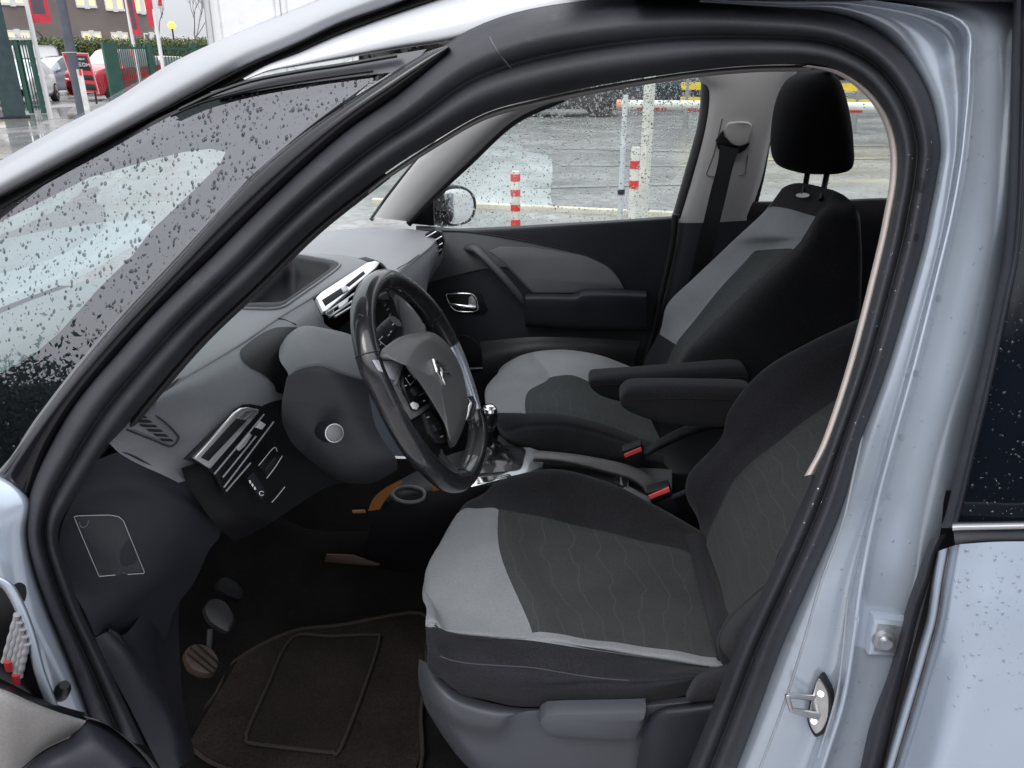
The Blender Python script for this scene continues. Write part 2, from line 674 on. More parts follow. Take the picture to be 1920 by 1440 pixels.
def drops(name, pts, nrms, rads, parent, squash=0.45, stretch=None, m=None):
    """many small water beads sitting on a surface, one mesh"""
    vs, fs = [], []
    seg, rings = 8, 3
    for p, n, r in zip(pts, nrms, rads):
        n = n / np.linalg.norm(n)
        dn = np.array([0, 0, -1.0]); dn = dn - n * dn.dot(n); dn /= np.linalg.norm(dn) + 1e-9
        sd = np.cross(n, dn)
        st = random.uniform(0.9, 1.35) if stretch is None else stretch * random.uniform(0.8, 1.3)
        k0 = len(vs)
        ph = random.random() * 6.28
        wob = [1 + 0.16 * sin(2 * (2 * pi * k / seg) + ph) for k in range(seg)]
        for a in range(rings):
            th = pi / 2 * a / rings
            for k in range(seg):
                f = 2 * pi * k / seg
                rr = r * cos(th) * wob[k]
                vs.append(p + sd * rr * cos(f) + dn * rr * st * sin(f) + n * r * squash * sin(th))
        vs.append(p + n * r * squash)
        for a in range(rings - 1):
            for k in range(seg):
                k2 = (k + 1) % seg
                fs.append((k0 + a * seg + k, k0 + a * seg + k2, k0 + (a + 1) * seg + k2, k0 + (a + 1) * seg + k))
        for k in range(seg):
            fs.append((k0 + (rings - 1) * seg + k, k0 + (rings - 1) * seg + (k + 1) % seg, k0 + rings * seg))
    o = mesh_from(name, vs, fs, m or M['drop'], parent)
    o['kind'] = 'stuff'
    return o


def empty(name, loc, label=None, cat=None, group=None, rotz=0.0):
    o = bpy.data.objects.new(name, None)
    COL.objects.link(o)
    o.location = loc
    o.rotation_euler = (0, 0, rotz)
    o.empty_display_size = 0.2
    if label:
        o['label'] = label
    if cat:
        o['category'] = cat
    if group:
        o['group'] = group
    return o


def tag(o, label, cat, group=None):
    o['label'] = label
    o['category'] = cat
    if group:
        o['group'] = group
    return o
SKYV, HOR, ZEN, SUNE = 1.0, 6.6, 22.0, 1.2
# ------------------------------------------------------------------ the car
CAR = empty('car', (0.4, 0.75, 0), 'silver people carrier with its driver door open onto a grey and black cloth interior', 'car')


def part(name, loc=(0, 0.75, 1.0)):
    o = bpy.data.objects.new(name, None)
    COL.objects.link(o)
    o.empty_display_size = 0.1
    o.parent = CAR
    o.location = Vector(loc) - CAR.location
    return o


# ---- door seal (double bead rubber around the opening)
SEAL = [((175, 1375), (280, 1400)), ((143, 1287), (225, 1285)), ((117, 1220), (190, 1215)), ((87, 1147), (157, 1147)), ((60, 1070), (133, 1080)),
        ((46, 1003), (115, 1027)), ((50, 950), (117, 985)), ((62, 900), (140, 945)), ((88, 845), (185, 875)), ((138, 757), (243, 793)), ((213, 667), (300, 723)),
        ((300, 573), (384, 628)), ((397, 480), (484, 533)), ((520, 358), (594, 426)), ((640, 250), (723, 325)), ((740, 180), (813, 267)), ((840, 95), (910, 213)),
        ((940, 46), (1007, 186)), ((1070, 18), (1140, 158)), ((1240, 4), (1285, 136)), ((1420, 12), (1410, 124)), ((1575, 32), (1523, 124)), ((1675, 87), (1602, 152)),
        ((1735, 170), (1653, 207)), ((1760, 267), (1677, 270)), ((1753, 333), (1678, 333)), ((1740, 400), (1667, 400)), ((1723, 480), (1650, 480)),
        ((1665, 680), (1601, 672)), ((1610, 830), (1553, 820)), ((1573, 960), (1497, 955)), ((1515, 1093), (1434, 1098)), ((1463, 1210), (1382, 1208)),
        ((1420, 1327), (1335, 1325)), ((1377, 1440), (1288, 1440)), ((1330, 1560), (1240, 1560))]
prof = [(-0.10, 0.050), (-0.03, 0.012), (0.06, -0.010), (0.16, -0.022), (0.30, -0.028), (0.43, -0.019), (0.50, -0.004), (0.57, -0.009), (0.68, -0.015), (0.80, -0.012), (0.91, 0.006), (0.985, 0.045), (0.99, 0.085)]
rows = []
for (o_, i_) in SEAL:
    r = []
    for t, d in prof:
        x, y = o_[0] + (i_[0] - o_[0]) * t, o_[1] + (i_[1] - o_[1]) * t
        r.append(S(x, y, d))
    rows.append(r)
seal = patch('door_seal', rows, [M['rubber']], CAR, su=4, sv=3)

for hole in ([(1722, 336), (1728, 333), (1733, 340), (1733, 354), (1728, 362), (1721, 358), (1718, 347)], [(1715, 440), (1720, 437), (1722, 446), (1718, 452), (1714, 449)]):
    skin_on('seal_vent', Surf(seal), hole, .0008, M['void'], seal, 2)
cord_on('seal_joint', Surf(seal), [(918, 70), (930, 92), (945, 112), (958, 128)], .0009, M['grey_mark'] if False else mat('pale scuff', (.10, .10, .11), .5), seal, .0002)
# beige edge trim along the rear of the opening
BE = [(1518, 122), (1575, 133), (1628, 168), (1664, 215), (1681, 270), (1682, 333), (1671, 400), (1654, 480), (1605, 672), (1557, 820), (1522, 890)]
rows = []
for x, y in BE:
    rows.append([S(x + 6, y - 1, 0.030), S(x - 3, y, 0.022), S(x - 11, y + 2, 0.028), S(x - 14, y + 3, 0.05)])
patch('edge_trim', rows, [M['edge_beige']], CAR, su=5, sv=4)
TE = [(690, 357), (723, 330), (813, 271), (910, 216), (1007, 190), (1140, 162), (1285, 139), (1410, 127), (1521, 125)]
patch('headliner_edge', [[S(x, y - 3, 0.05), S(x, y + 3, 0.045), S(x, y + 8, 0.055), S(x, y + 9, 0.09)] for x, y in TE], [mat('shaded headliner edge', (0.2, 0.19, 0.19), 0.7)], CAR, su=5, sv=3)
LE = [(723, 327), (594, 429), (484, 536), (384, 631), (300, 726), (243, 797), (185, 878)]
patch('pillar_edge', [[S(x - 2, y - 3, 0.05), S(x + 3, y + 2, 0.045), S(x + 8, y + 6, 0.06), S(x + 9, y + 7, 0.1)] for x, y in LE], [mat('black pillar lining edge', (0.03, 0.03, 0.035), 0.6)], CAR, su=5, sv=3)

# ---- outer front pillar (the silver bar), black gap, roof side
UP = [(-140, 388), (0, 302), (110, 240), (213, 187), (313, 123), (413, 75), (520, 33), (600, 0), (720, -52), (900, -120)]
LO = [(-140, 445), (0, 368), (110, 310), (253, 234), (377, 169), (463, 122), (560, 80), (640, 42), (760, 0), (960, -75)]
rows = []
for a, b in zip(UP, LO):
    a, b = np.array(a), np.array(b)
    q = lambda t: a + (b - a) * t
    rows.append([S(*a, 0.25), S(*q(0.02), 0.18), S(*q(0.22), 0.095), S(*q(0.55), 0.062), S(*q(0.86), 0.066), S(*q(0.97), 0.082), S(*q(1.0), 0.12)])
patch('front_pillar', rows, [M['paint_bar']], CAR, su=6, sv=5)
G0 = [(-140, 443), (0, 366), (110, 309), (253, 232), (377, 167), (463, 121), (560, 78), (640, 40), (760, -2), (960, -78)]
G1 = [(-140, 475), (0, 398), (100, 341), (240, 262), (360, 203), (440, 160), (560, 105), (645, 66), (775, 18), (975, -45)]
patch('pillar_gap_seal', [[S(*a, 0.13), S(*((np.array(a) + b) / 2), 0.092), S(*b, 0.10), S(*b, 0.15)] for a, b in zip(G0, G1)], [M['rubber_dark']], CAR, su=5, sv=4)
W0 = [(455, 147), (500, 122), (560, 99), (640, 64), (773, 16), (890, -20), (1100, -70), (1400, -90)]
W1 = [(460, 150), (505, 134), (560, 124), (640, 110), (745, 91), (842, 76), (940, 42), (1075, 12)]
W1b = W1[:6] + [(945, 50), (1080, 20)]
rows = []
for a, b in zip(W0, W1b):
    a, b = np.array(a, float), np.array(b, float)
    rows.append([S(*a, 0.12), S(*(a * .97 + b * .03), 0.085), S(*(a * .6 + b * .4), 0.052), S(*(a * .2 + b * .8), 0.046), S(*b, 0.055), S(*b, 0.1)])
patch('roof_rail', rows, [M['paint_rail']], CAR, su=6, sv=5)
W2 = [(1055, 14), (1150, -6), (1300, -12), (1450, -10), (1600, -4), (1800, 0), (1960, 0)]
W3 = [(1060, 26), (1160, 22), (1300, 22), (1450, 28), (1560, 34), (1690, 30), (1960, 22)]

# ---- quarter window
QT = [(-160, 480), (0, 394), (100, 338), (200, 284), (300, 228), (397, 183), (500, 168), (640, 147), (700, 140)]
QB = [(-160, 1020), (0, 887), (67, 793), (143, 693), (233, 587), (333, 480), (467, 333), (567, 247), (700, 150)]


def Q(px, py, d=0.0):
    """plane of the quarter glass: leans in and turns toward the nose"""
    n = np.array([-0.20, -1.0, 0.40]); n /= np.linalg.norm(n)
    p0 = S(600, 210, 0.0) - n * 0.012
    return Pl(px, py, p0 - n * d, n)


nQ = np.array([-0.20, -1.0, 0.40]); nQ /= np.linalg.norm(nQ)
rows = []
for a, b in zip(QT, QB):
    a, b = np.array(a, float), np.array(b, float)
    rows.append([Q(*(a + (b - a) * t)) for t in (0, .25, .5, .75, 1)])
qg = patch('quarter_window', rows, [M['quarter_glass']], CAR, su=4, sv=3)
TEAL = [(-120, 480), (0, 417), (90, 372), (167, 333), (283, 300), (345, 285), (395, 279), (423, 285), (413, 307), (360, 360), (283, 433), (247, 480), (183, 543), (110, 625), (63, 665), (0, 700), (-120, 740)]
OUT = [(-160, 470), (0, 388), (100, 330), (200, 276), (300, 220), (397, 175), (560, 150), (720, 130), (640, 205), (567, 262), (467, 345), (390, 430), (333, 492), (235, 600), (143, 707), (0, 900), (-160, 1040)]
v_out = [Q(x, y, 0.012) for x, y in OUT]
v_in = [Q(x, y, 0.012) for x, y in TEAL]
k = len(OUT)
fs = [(i, i + 1, k + i + 1, k + i) for i in range(k - 1)] + [(k - 1, 0, k, 2 * k - 1)]
mesh_from('ceramic_border', v_out + v_in, fs, [M['gloss_black']], qg, False)
patch('glass_lower_edge', [[Q(*(np.array(b) + (-4, -3)), -0.002), Q(*b, -0.006), Q(*(np.array(b) + (4, 3)), -0.002)] for b in QB[:-1] + [(640, 192), (698, 152)]][:-3] + [[Q(*(np.array(b) + (-4, -3)), -0.002), Q(*b, -0.006), Q(*(np.array(b) + (4, 3)), -0.002)] for b in [(467, 333), (567, 247), (640, 192)]], [mat('grey glass edge', (0.14, 0.14, 0.15), 0.4)], qg, su=4, sv=3)
# thin dark bars at the head of the glass
for A_ in ([(320, 217), (360, 199), (398, 186), (470, 168), (560, 152), (640, 140), (700, 132)], [(335, 206), (365, 192), (400, 176), (470, 152), (560, 134), (640, 122), (745, 104)]):
    patch('glass_top_seal', [[Q(x, y - 4, -0.004), Q(x, y, -0.010), Q(x, y + 4, -0.004)] for x, y in A_], [M['rubber_dark']], qg, su=4, sv=3)
patch('glass_head_trim', [[Q(x, y, 0.004), Q(x2, y2, 0.004)] for (x, y), (x2, y2) in zip([(395, 172), (470, 150), (560, 130), (640, 118), (800, 92)], [(398, 184), (475, 172), (560, 158), (640, 148), (760, 132)])], [mat('grey window head trim', (0.10, 0.10, 0.115), 0.3)], qg, su=3, sv=2)

# glossy black pillar between the quarter glass and the seal
PT = [(-60, 965), (0, 892), (67, 797), (143, 697), (233, 591), (333, 484), (467, 337), (567, 251), (660, 186), (745, 130), (800, 98), (838, 85)]
PB = [(-10, 1010), (50, 955), (92, 846), (142, 762), (217, 672), (304, 578), (401, 484), (524, 362), (644, 254), (742, 184), (812, 130), (845, 92)]
rows = []
for a, b in zip(PT, PB):
    a, b = np.array(a, float), np.array(b, float)
    q = lambda t: a + (b - a) * t
    rows.append([S(*q(-.03), 0.025), S(*q(.03), -0.004), S(*q(.2), -0.014), S(*q(.6), -0.014), S(*q(.95), 0.0), S(*q(1.1), 0.03)])
patch('door_pillar_trim', rows, [M['gloss_black']], CAR, su=5, sv=4)

# ---- centre pillar
P0 = [(1300, 14), (1440, 22), (1560, 30), (1655, 70), (1728, 165), (1754, 270), (1748, 333), (1734, 400), (1716, 480), (1657, 680), (1603, 830), (1565, 960), (1507, 1093), (1457, 1210), (1413, 1327), (1370, 1440), (1325, 1560)]
P1 = [(1310, 4), (1460, 12), (1590, 16), (1710, 60), (1765, 170), (1780, 270), (1774, 333), (1764, 400), (1748, 480), (1702, 650), (1655, 820), (1620, 950), (1570, 1085), (1540, 1200), (1500, 1320), (1445, 1440), (1405, 1560)]
P2 = [(1320, -6), (1480, -2), (1640, 2), (1800, 40), (1815, 130), (1806, 250), (1797, 320), (1782, 400), (1763, 480), (1713, 680), (1671, 830), (1637, 960), (1612, 1085), (1597, 1200), (1578, 1320), (1540, 1440), (1505, 1560)]
P3 = [(1330, -16), (1500, -14), (1680, -8), (1850, 20), (1872, 110), (1870, 250), (1868, 320), (1860, 400), (1847, 480), (1804, 650), (1762, 800), (1723, 960), (1712, 1085), (1688, 1200), (1655, 1320), (1620, 1440), (1590, 1560)]
P4 = [(1340, -26), (1520, -26), (1700, -18), (1905, 0), (1915, 100), (1912, 250), (1908, 320), (1902, 400), (1890, 480), (1858, 650), (1815, 800), (1780, 960), (1745, 1085), (1715, 1200), (1680, 1320), (1645, 1440), (1612, 1560)]
rows = []
for a, b, c, d, e in zip(P0, P1, P2, P3, P4):
    a, b, c, d, e = map(lambda z: np.array(z, float), (a, b, c, d, e))
    m1 = (b * .35 + c * .65)
    rows.append([S(*a, 0.03), S(*(a * .6 + b * .4), 0.012), S(*b, 0.006), S(*m1, 0.004), S(*(b * .12 + c * .88), -0.020), S(*(b * .03 + c * .97), -0.034), S(*(c * .92 + d * .08), -0.036), S(*(c * .82 + d * .18), -0.026), S(*((c + d) / 2), -0.020), S(*d, -0.018), S(*((d + e) / 2), -0.006), S(*e, 0.02)])
pil = patch('centre_pillar', rows, [M['paint_inner']], CAR, su=6, sv=4)
sp = Surf(pil)
sp_curved = sp
_c = sp.at(1537, 1325, 0.0)
_n = np.array([-0.50, -0.86, 0.06]); _n /= np.linalg.norm(_n)
_t = np.cross(_n, [0, 0, 1.0])
sp = Flat(_c, _c + _t, _c + np.cross(_n, _t), 0.006)
for L_ in ([(1700, 500), (1655, 690), (1610, 850), (1580, 980), (1540, 1090), (1508, 1200), (1470, 1320), (1425, 1440)], [(1590, 1120), (1583, 1200), (1570, 1300), (1535, 1420)]):
    tube('sealer_seam', [sp_curved.at(x, y, .0002) for x, y in L_], .0016, mat('body sealer bead', (.40, .43, .48), .5, vary=.2), pil, sub=6, seg=6)
for (x, y) in ((1716, 700), (1690, 820), (1668, 930), (1760, 560)):
    skin_on('spot_weld', sp_curved, [(x + 5 * cos(t), y + 6 * sin(t)) for t in np.linspace(0, 2 * pi, 10, endpoint=False)], .0004, mat('weld dimple', (.38, .42, .48), .35, metal=.4), pil, 1, levels=(1, .5))
# striker: plate, screws, wire loop
pl = [(1537, 1268), (1550, 1285), (1559, 1308), (1558, 1345), (1549, 1370), (1537, 1381), (1526, 1381), (1514, 1357), (1514, 1335), (1522, 1300)]
st = plate_on('striker', sp, pl, 0.010, 0.012, M['rubber_dark'], CAR, 0.002, 3)
pl2 = [(1534, 1274), (1546, 1288), (1553, 1308), (1552, 1343), (1544, 1364), (1535, 1374), (1527, 1374), (1517, 1354), (1517, 1335), (1524, 1302)]
plate_on('striker_plate', sp, pl2, 0.0125, 0.003, M['metal'], st, 0.001, 3)
for (x, y) in ((1539, 1301), (1526, 1352)):
    c = sp.at(x, y, 0.013)
    n = sp.at(x, y, 0.03) - c
    n /= np.linalg.norm(n)
    tube('screw', [c, c + n * 0.002], [0.0045, 0.004], M['metal'], st, sub=1, seg=12)
a0, a1 = sp.at(1524, 1307, 0.012), sp.at(1533, 1342, 0.012)
c0, c1 = Pl(1476, 1304, a0 + np.array([-0.02, -0.03, 0]), np.array([0.75, 0.66, 0])), Pl(1484, 1331, a1 + np.array([-0.02, -0.03, 0]), np.array([0.75, 0.66, 0]))
tube('striker_loop', [a0, a0 * .5 + c0 * .5, c0 + (a0 - c0) * .06, c0 * .93 + c1 * .07, c0 * .07 + c1 * .93, c1 + (a1 - c1) * .06, a1 * .5 + c1 * .5, a1], [.0042, .0042, .0034, .0030, .0030, .0034, .0045, .0052], M['metal'], st, sub=5, seg=10)
sp = sp_curved
# hinge bracket with bolt
bk = plate_on('hinge_bracket', sp, [(1626, 1147), (1700, 1155), (1690, 1222), (1618, 1218), (1620, 1196), (1624, 1175)], 0.012, 0.016, M['paint_inner'], CAR, 0.004)
plate_on('bracket_recess', sp, [(1632, 1156), (1692, 1163), (1684, 1212), (1626, 1208)], 0.0135, 0.003, mat('worn grey metal', (0.30, 0.32, 0.34), 0.4, metal=0.5, vary=0.3, vscale=60), bk, 0.002)
c = sp.at(1646, 1182, 0.014)
n = sp.at(1646, 1182, 0.03) - c; n /= np.linalg.norm(n)
tube('bolt', [c, c + n * .006, c + n * .0062, c + n * .012], [.013, .0125, .008, .0072], M['metal'], bk, sub=2, seg=16)
# rubber strip on the rear door edge
RL = [(1745, 1010), (1733, 1043), (1714, 1095), (1697, 1147), (1667, 1260), (1633, 1353), (1613, 1440), (1585, 1560)]
RR = [(1775, 1000), (1760, 1030), (1743, 1090), (1724, 1147), (1701, 1243), (1674, 1353), (1654, 1440), (1622, 1560)]
rows = []
for i, (a, b) in enumerate(zip(RL, RR)):
    a, b = np.array(a, float), np.array(b, float)
    w = 1 + 0.06 * sin(i * 2.1)
    rows.append([S(*a, -0.02), S(*(a * .85 + b * .15), -0.040 * w), S(*(a * .5 + b * .5), -0.052 * w), S(*(a * .15 + b * .85), -0.046), S(*b, -0.03)])
RD = part('rear_door', (0.6, -0.08, 0.9))
patch('edge_rubber', rows, [M['rubber']], RD, su=6, sv=4)
# door skin, hem, waist moulding, glass
H0 = [(1757, 1034), (1748, 1085), (1737, 1160), (1721, 1215), (1703, 1280), (1687, 1335), (1657, 1440), (1625, 1560)]
H1 = [(1797, 1020), (1785, 1085), (1773, 1160), (1760, 1215), (1747, 1260), (1723, 1343), (1693, 1440), (1655, 1560)]
rows = []
for a, b in zip(H0, H1):
    a, b = np.array(a, float), np.array(b, float)
    q = lambda t: a + (b - a) * t
    rows.append([S(*q(0), -0.03), S(*q(.12), -0.066), S(*q(.45), -0.074), S(*q(.58), -0.068), S(*q(.72), -0.080), S(*q(1), -0.098)])
patch('door_edge', rows, [M['paint'], mat('grimy door hem sealer', (0.17, 0.145, 0.12), 0.7, vary=0.5, vscale=50, dirt=((.03, .028, .025), 90, .56))], RD, su=5, sv=4, matfn=lambda u, v: 1 if 2.25 < v < 3.1 else 0)
rows = []
for i, b in enumerate(H1):
    b = np.array(b, float)
    y = b[1]
    r = [S(*b, -0.098), S(b[0] + 8, y, -0.106)]
    for k_, dx in enumerate((60, 130, 220, 340, 800, 1300, 1700)):
        r.append(S(b[0] + 8 + dx, y + (-3 - dx * 0.016) * (1 if i else 1), -0.112 - 0.035 * (i / 7.0) ** 1.2 - .00004 * dx))
    rows.append(r)
skin = patch('door_skin', rows, [M['paint']], RD, su=5, sv=5)
rows = []
for x, y in ((1786, 982), (1800, 981), (1850, 980), (1960, 978), (2100, 975), (2700, 960), (3450, 940)):
    rows.append([S(x, y - 2, -0.08), S(x, y, -0.104), S(x, y + 6, -0.114), S(x, y + 13, -0.112), S(x + 2, y + 17, -0.106), S(x + 4, y + 34, -0.108), S(x + 5, y + 40, -0.098)])
patch('waist_moulding', rows, [M['rubber'], M['satin']], RD, su=4, sv=4, matfn=lambda u, v: 1 if 1.2 < v < 2.9 else 0)
GL = [(1925, -60), (1923, 100), (1920, 250), (1916, 380), (1907, 480), (1893, 550), (1880, 613), (1857, 720), (1830, 833), (1800, 960), (1788, 990)]
rows = [[S(x, y, -0.066), S(x + 60, y - 2, -0.07), S(x + 200, y - 6, -0.075), S(x + 700, y - 12, -0.07), S(x + 1400, y - 16, -0.05)] for x, y in GL]
rg = patch('window_pane', rows, [mat('privacy glass seen dark', (0.004, 0.006, 0.010), 0.05, coat=0.0, vary=0.1)], RD, su=5, sv=4)
rows = []
for i, (x, y) in enumerate(GL):
    rows.append([S(x - 26, y, -0.022), S(x - 16, y, -0.058), S(x - 5, y, -0.070), S(x + 1, y, -0.075), S(x + 4, y, -0.066)])
patch('window_frame', rows, [M['gloss_black'], M['rubber']], RD, su=5, sv=4, matfn=lambda u, v: 1 if v < 1.4 else 0)

rows = [[S(x, -30, -0.03), S(x, -12, -0.05), S(x, y - 2, -0.045), S(x, y, -0.03), S(x, y + 3, 0.02)] for x, y in ((1190, -3), (1240, -3), (1300, -2), (1450, 0), (1600, 1), (1760, 2), (1880, 3), (2000, 3), (2600, 3), (3400, 3))]
patch('roof_gutter', rows, [M['rubber']], CAR, su=4, sv=4)
patch('roof_side', [[S(x, -24, -0.03), S(x, -50, 0.03), S(x, -75, 0.16), S(x, -85, 0.40)] for x in (1060, 1300, 1600, 2000, 2600, 3400)], [M['paint']], CAR, su=3, sv=4)

# ---- drops on painted and glass surfaces at the rear
def scatter_px(s, n, poly_box, rmin, rmax, lift=0.0, accept=None):
    P_, N_, R_ = [], [], []
    x0, y0, x1, y1 = poly_box
    for _ in range(n * 6):
        if len(P_) >= n:
            break
        x, y = random.uniform(x0, x1), random.uniform(y0, y1)
        if accept and not accept(x, y):
            continue
        d = Vector(ray(x, y)).normalized()
        h, nn, i, dist = s.t.ray_cast(Vector(CAM), d)
        if h is None:
            continue
        if nn.dot(d) > 0:
            nn = -nn
        P_.append(np.array(h + nn * lift)); N_.append(np.array(nn))
        R_.append(rmin + (rmax - rmin) * random.random() ** 2.6)
    return P_, N_, R_


drops('rain_drops', *scatter_px(Surf(rg), 110, (1795, 300, 1920, 975), 0.0006, 0.0022), RD, m=bead_mat('rain beads on dark glass', (0.75, 0.75, 0.78), 0.06))
drops('rain_drops', *scatter_px(Surf(skin), 170, (1700, 1024, 1920, 1440), 0.0005, 0.0020, accept=lambda x, y: random.random() < 1.2 - (y - 1020) / 330), RD, m=M['drop_paint'])
drops('rain_drops', *scatter_px(Surf(seal), 120, (1480, 250, 1780, 1400), 0.0006, 0.0020), seal, m=bead_mat('rain beads on rubber', (.6, .6, .62), .25))
drops('rain_drops', *scatter_px(sp, 200, (1480, 150, 1850, 1440), 0.0005, 0.0020, accept=lambda x, y: x > 1560 - (y - 900) * .1), CAR, m=M['drop_paint'])


def inpoly(x, y, P_):
    c = False
    j = len(P_) - 1
    for i in range(len(P_)):
        xi, yi = P_[i]; xj, yj = P_[j]
        if (yi > y) != (yj > y) and x < (xj - xi) * (y - yi) / (yj - yi) + xi:
            c = not c
        j = i
    return c


QP = [tuple(p) for p in QT] + [tuple(p) for p in QB[::-1]]
drops('rain_drops', *scatter_px(Surf(qg), 1900, (0, 140, 700, 890), 0.0004, 0.0024, accept=lambda x, y: inpoly(x, y, QP) and random.random() < (1.0 if y < 640 else 0.25)), qg, stretch=1.3, m=M['drop_dark'])

# ---- sill / hinge post and the open front door at the lower left
HP = [(-40, 880), (20, 905), (52, 945), (47, 1003), (60, 1070), (87, 1147), (117, 1220), (143, 1287), (175, 1372), (210, 1450)]
HL = [(-120, 880), (-80, 930), (-50, 1000), (-20, 1060), (10, 1100), (45, 1155), (72, 1220), (90, 1285), (110, 1340), (150, 1450)]
rows = [[S(*a, -0.045), S(*(np.array(a) * .7 + np.array(b) * .3), -0.040), S(*(np.array(a) * .25 + np.array(b) * .75), -0.028), S(*b, -0.015), S(b[0] + 12, b[1], 0.02)] for a, b in zip(HL, HP)]
post = patch('hinge_post', rows, [M['paint_inner']], CAR, su=5, sv=4)
sq = Surf(post)
plate_on('post_hole', sq, [(25, 1097), (36, 1092), (46, 1097), (49, 1110), (47, 1124), (42, 1128), (32, 1118), (24, 1105)], 0.0015, 0.002, M['void'], post, 0.0004, 3)
tube('rubber_stop', [S(114, 1302, -0.04), S(118, 1292, -0.06), S(121, 1284, -0.068)], [0.010, 0.010, 0.006], M['black_plastic'], post, sub=4)
FD = part('front_door', (-0.9, -0.3, 0.8))
DE = [(-30, 1075), (0, 1086), (22, 1104), (45, 1150), (62, 1200), (76, 1255), (92, 1300), (104, 1330)]
rows = [[S(x - 14, y + 8, -0.105), S(x - 9, y + 5, -0.115), S(x, y, -0.118), S(x + 7, y - 3, -0.108), S(x + 8, y - 2, -0.06)] for x, y in DE]
patch('door_edge', rows, [M['paint_inner']], FD, su=6, sv=4)
patch('door_end', [[S(x, y, -0.11) for x, y in r] for r in ([(-60, 1090), (0, 1100), (30, 1140), (52, 1200)], [(-60, 1160), (0, 1160), (40, 1200), (68, 1250)], [(-60, 1250), (0, 1250), (45, 1262), (84, 1300)], [(-60, 1330), (0, 1330), (50, 1340), (100, 1345)])], [M['black_plastic']], FD)
for i, (a, b) in enumerate((((32, 1152), (8, 1240)), ((37, 1165), (15, 1247)), ((42, 1178), (23, 1255)), ((47, 1192), (30, 1262)), ((51, 1206), (37, 1268)))):
    L_ = []
    for t in np.linspace(0, 1, 9):
        L_.append(S(a[0] + (b[0] - a[0]) * t, a[1] + (b[1] - a[1]) * t, -0.118))
    tube('wiring_sleeve', L_, [0.0032 if k_ % 2 else 0.0042 for k_ in range(9)], mat('ribbed grey sleeve', (0.33, 0.33, 0.35), 0.5), FD, sub=3, seg=8)
for (x, y) in ((16, 1247), (30, 1272)):
    tube('wiring_plug', [S(x, y - 8, -0.121), S(x + 2, y + 9, -0.121)], [0.0050, 0.0042], mat('dull red plug', (.42, .035, .04), .4), FD, sub=3, seg=8)
# trim of the open door
rows = [[S(x, y, d) for x, y, d in r] for r in (
    [(-90, 1230, -.12), (0, 1272, -.115), (60, 1302, -.11), (110, 1322, -.105), (158, 1336, -.10)],
    [(-90, 1245, -.17), (0, 1285, -.16), (60, 1312, -.15), (110, 1330, -.14), (162, 1346, -.12)],
    [(-90, 1290, -.20), (0, 1300, -.19), (60, 1322, -.175), (110, 1340, -.155), (160, 1354, -.13)],
    [(-90, 1370, -.21), (0, 1370, -.20), (60, 1362, -.18), (110, 1364, -.16), (150, 1366, -.135)],
    [(-90, 1480, -.21), (0, 1460, -.20), (40, 1440, -.185), (80, 1408, -.165), (126, 1385, -.14)])]
patch('door_trim', rows, [mat('pale grey door trim cloth', (.25, .24, .235), .8, grain=.4, fleck=.08), M['black_plastic']], FD, su=6, sv=6, matfn=lambda u, v: 1 if u < 1.6 else 0)
rows = [[S(x, y, d) for x, y, d in r] for r in (
    [(40, 1442, -.183), (82, 1410, -.166), (128, 1384, -.142), (158, 1352, -.125), (190, 1350, -.10)],
    [(50, 1470, -.20), (100, 1432, -.19), (150, 1405, -.17), (190, 1385, -.15), (240, 1388, -.11)],
    [(80, 1540, -.21), (130, 1500, -.20), (190, 1470, -.18), (240, 1440, -.16), (292, 1442, -.12)])]
patch('door_lower_trim', rows, [M['dash_dark']], FD, su=6, sv=6)
patch('speaker_rim', [[S(x, y, -.10), S(x + 5, y + 2, -.125), S(x + 14, y + 8, -.12), S(x + 26, y + 16, -.08)] for x, y in ((150, 1340), (190, 1353), (235, 1386), (275, 1430), (300, 1480))], [mat('grey speaker rim', (0.09, 0.09, 0.10), 0.45)], FD, su=6, sv=5)
patch('sill', [[S(x, y, d) for x, y, d in r] for r in ([(130, 1440, -.02), (600, 1600, -.02), (1000, 1640, -.02), (1380, 1560, -.02)], [(110, 1530, -.08), (600, 1680, -.08), (1000, 1710, -.08), (1420, 1640, -.08)])], [M['paint_inner']], CAR)
# ------------------------------------------------------------------ interior: dashboard
DB = part('dashboard', (-0.6, 0.75, 1.1))
E_ = [(190, 812, .03), (290, 737, .15), (365, 693, .23), (447, 643, .32), (515, 597, .43), (580, 557, .53), (640, 519, .65), (704, 489, .80), (730, 509, .89), (749, 506, .98), (781, 480, 1.13), (806, 459, 1.28), (824, 438, 1.43)]
E3 = [V(*p) for p in E_]
rows = [[p + np.array((.004, 0, -.008)) for p in E3], E3, [p + np.array((-.035, 0, .006)) for p in E3], [p + np.array((-.13, 0, .014)) for p in E3], [p + np.array((-.30, 0, .006)) for p in E3], [p + np.array((-.62, 0, -.05)) for p in E3]]
for r_i, dx_ in ((2, .035), (3, .13), (4, .30), (5, .62)):
    rows[r_i] = [np.array((p[0], max(p[1], .04 + .42 * dx_), p[2])) for p in rows[r_i]]
pad = patch('upper_pad', rows, [M['dash_top']], DB, su=12, sv=12)
sd = Surf(pad)
REC = [(436, 577), (475, 578), (513, 578), (532, 573), (547, 563), (590, 533), (618, 513), (634, 500), (632, 494), (618, 490), (596, 486), (565, 480), (535, 478), (500, 500), (460, 540)]
hoodm = mat('dark display hood', (0.010, 0.010, 0.014), 0.5, vary=0.3, vscale=10, spec=.3)
rec = skin_on('display_recess', sd, REC, 0, hoodm, DB, sub=3, levels=(1.0, .93, .82, .76, .5, .25), rise=(.0022, .0026, .0022, -.03, -.055, -.06))
RECC = cr(np.array(REC, float), 3, True)[0].mean(0)
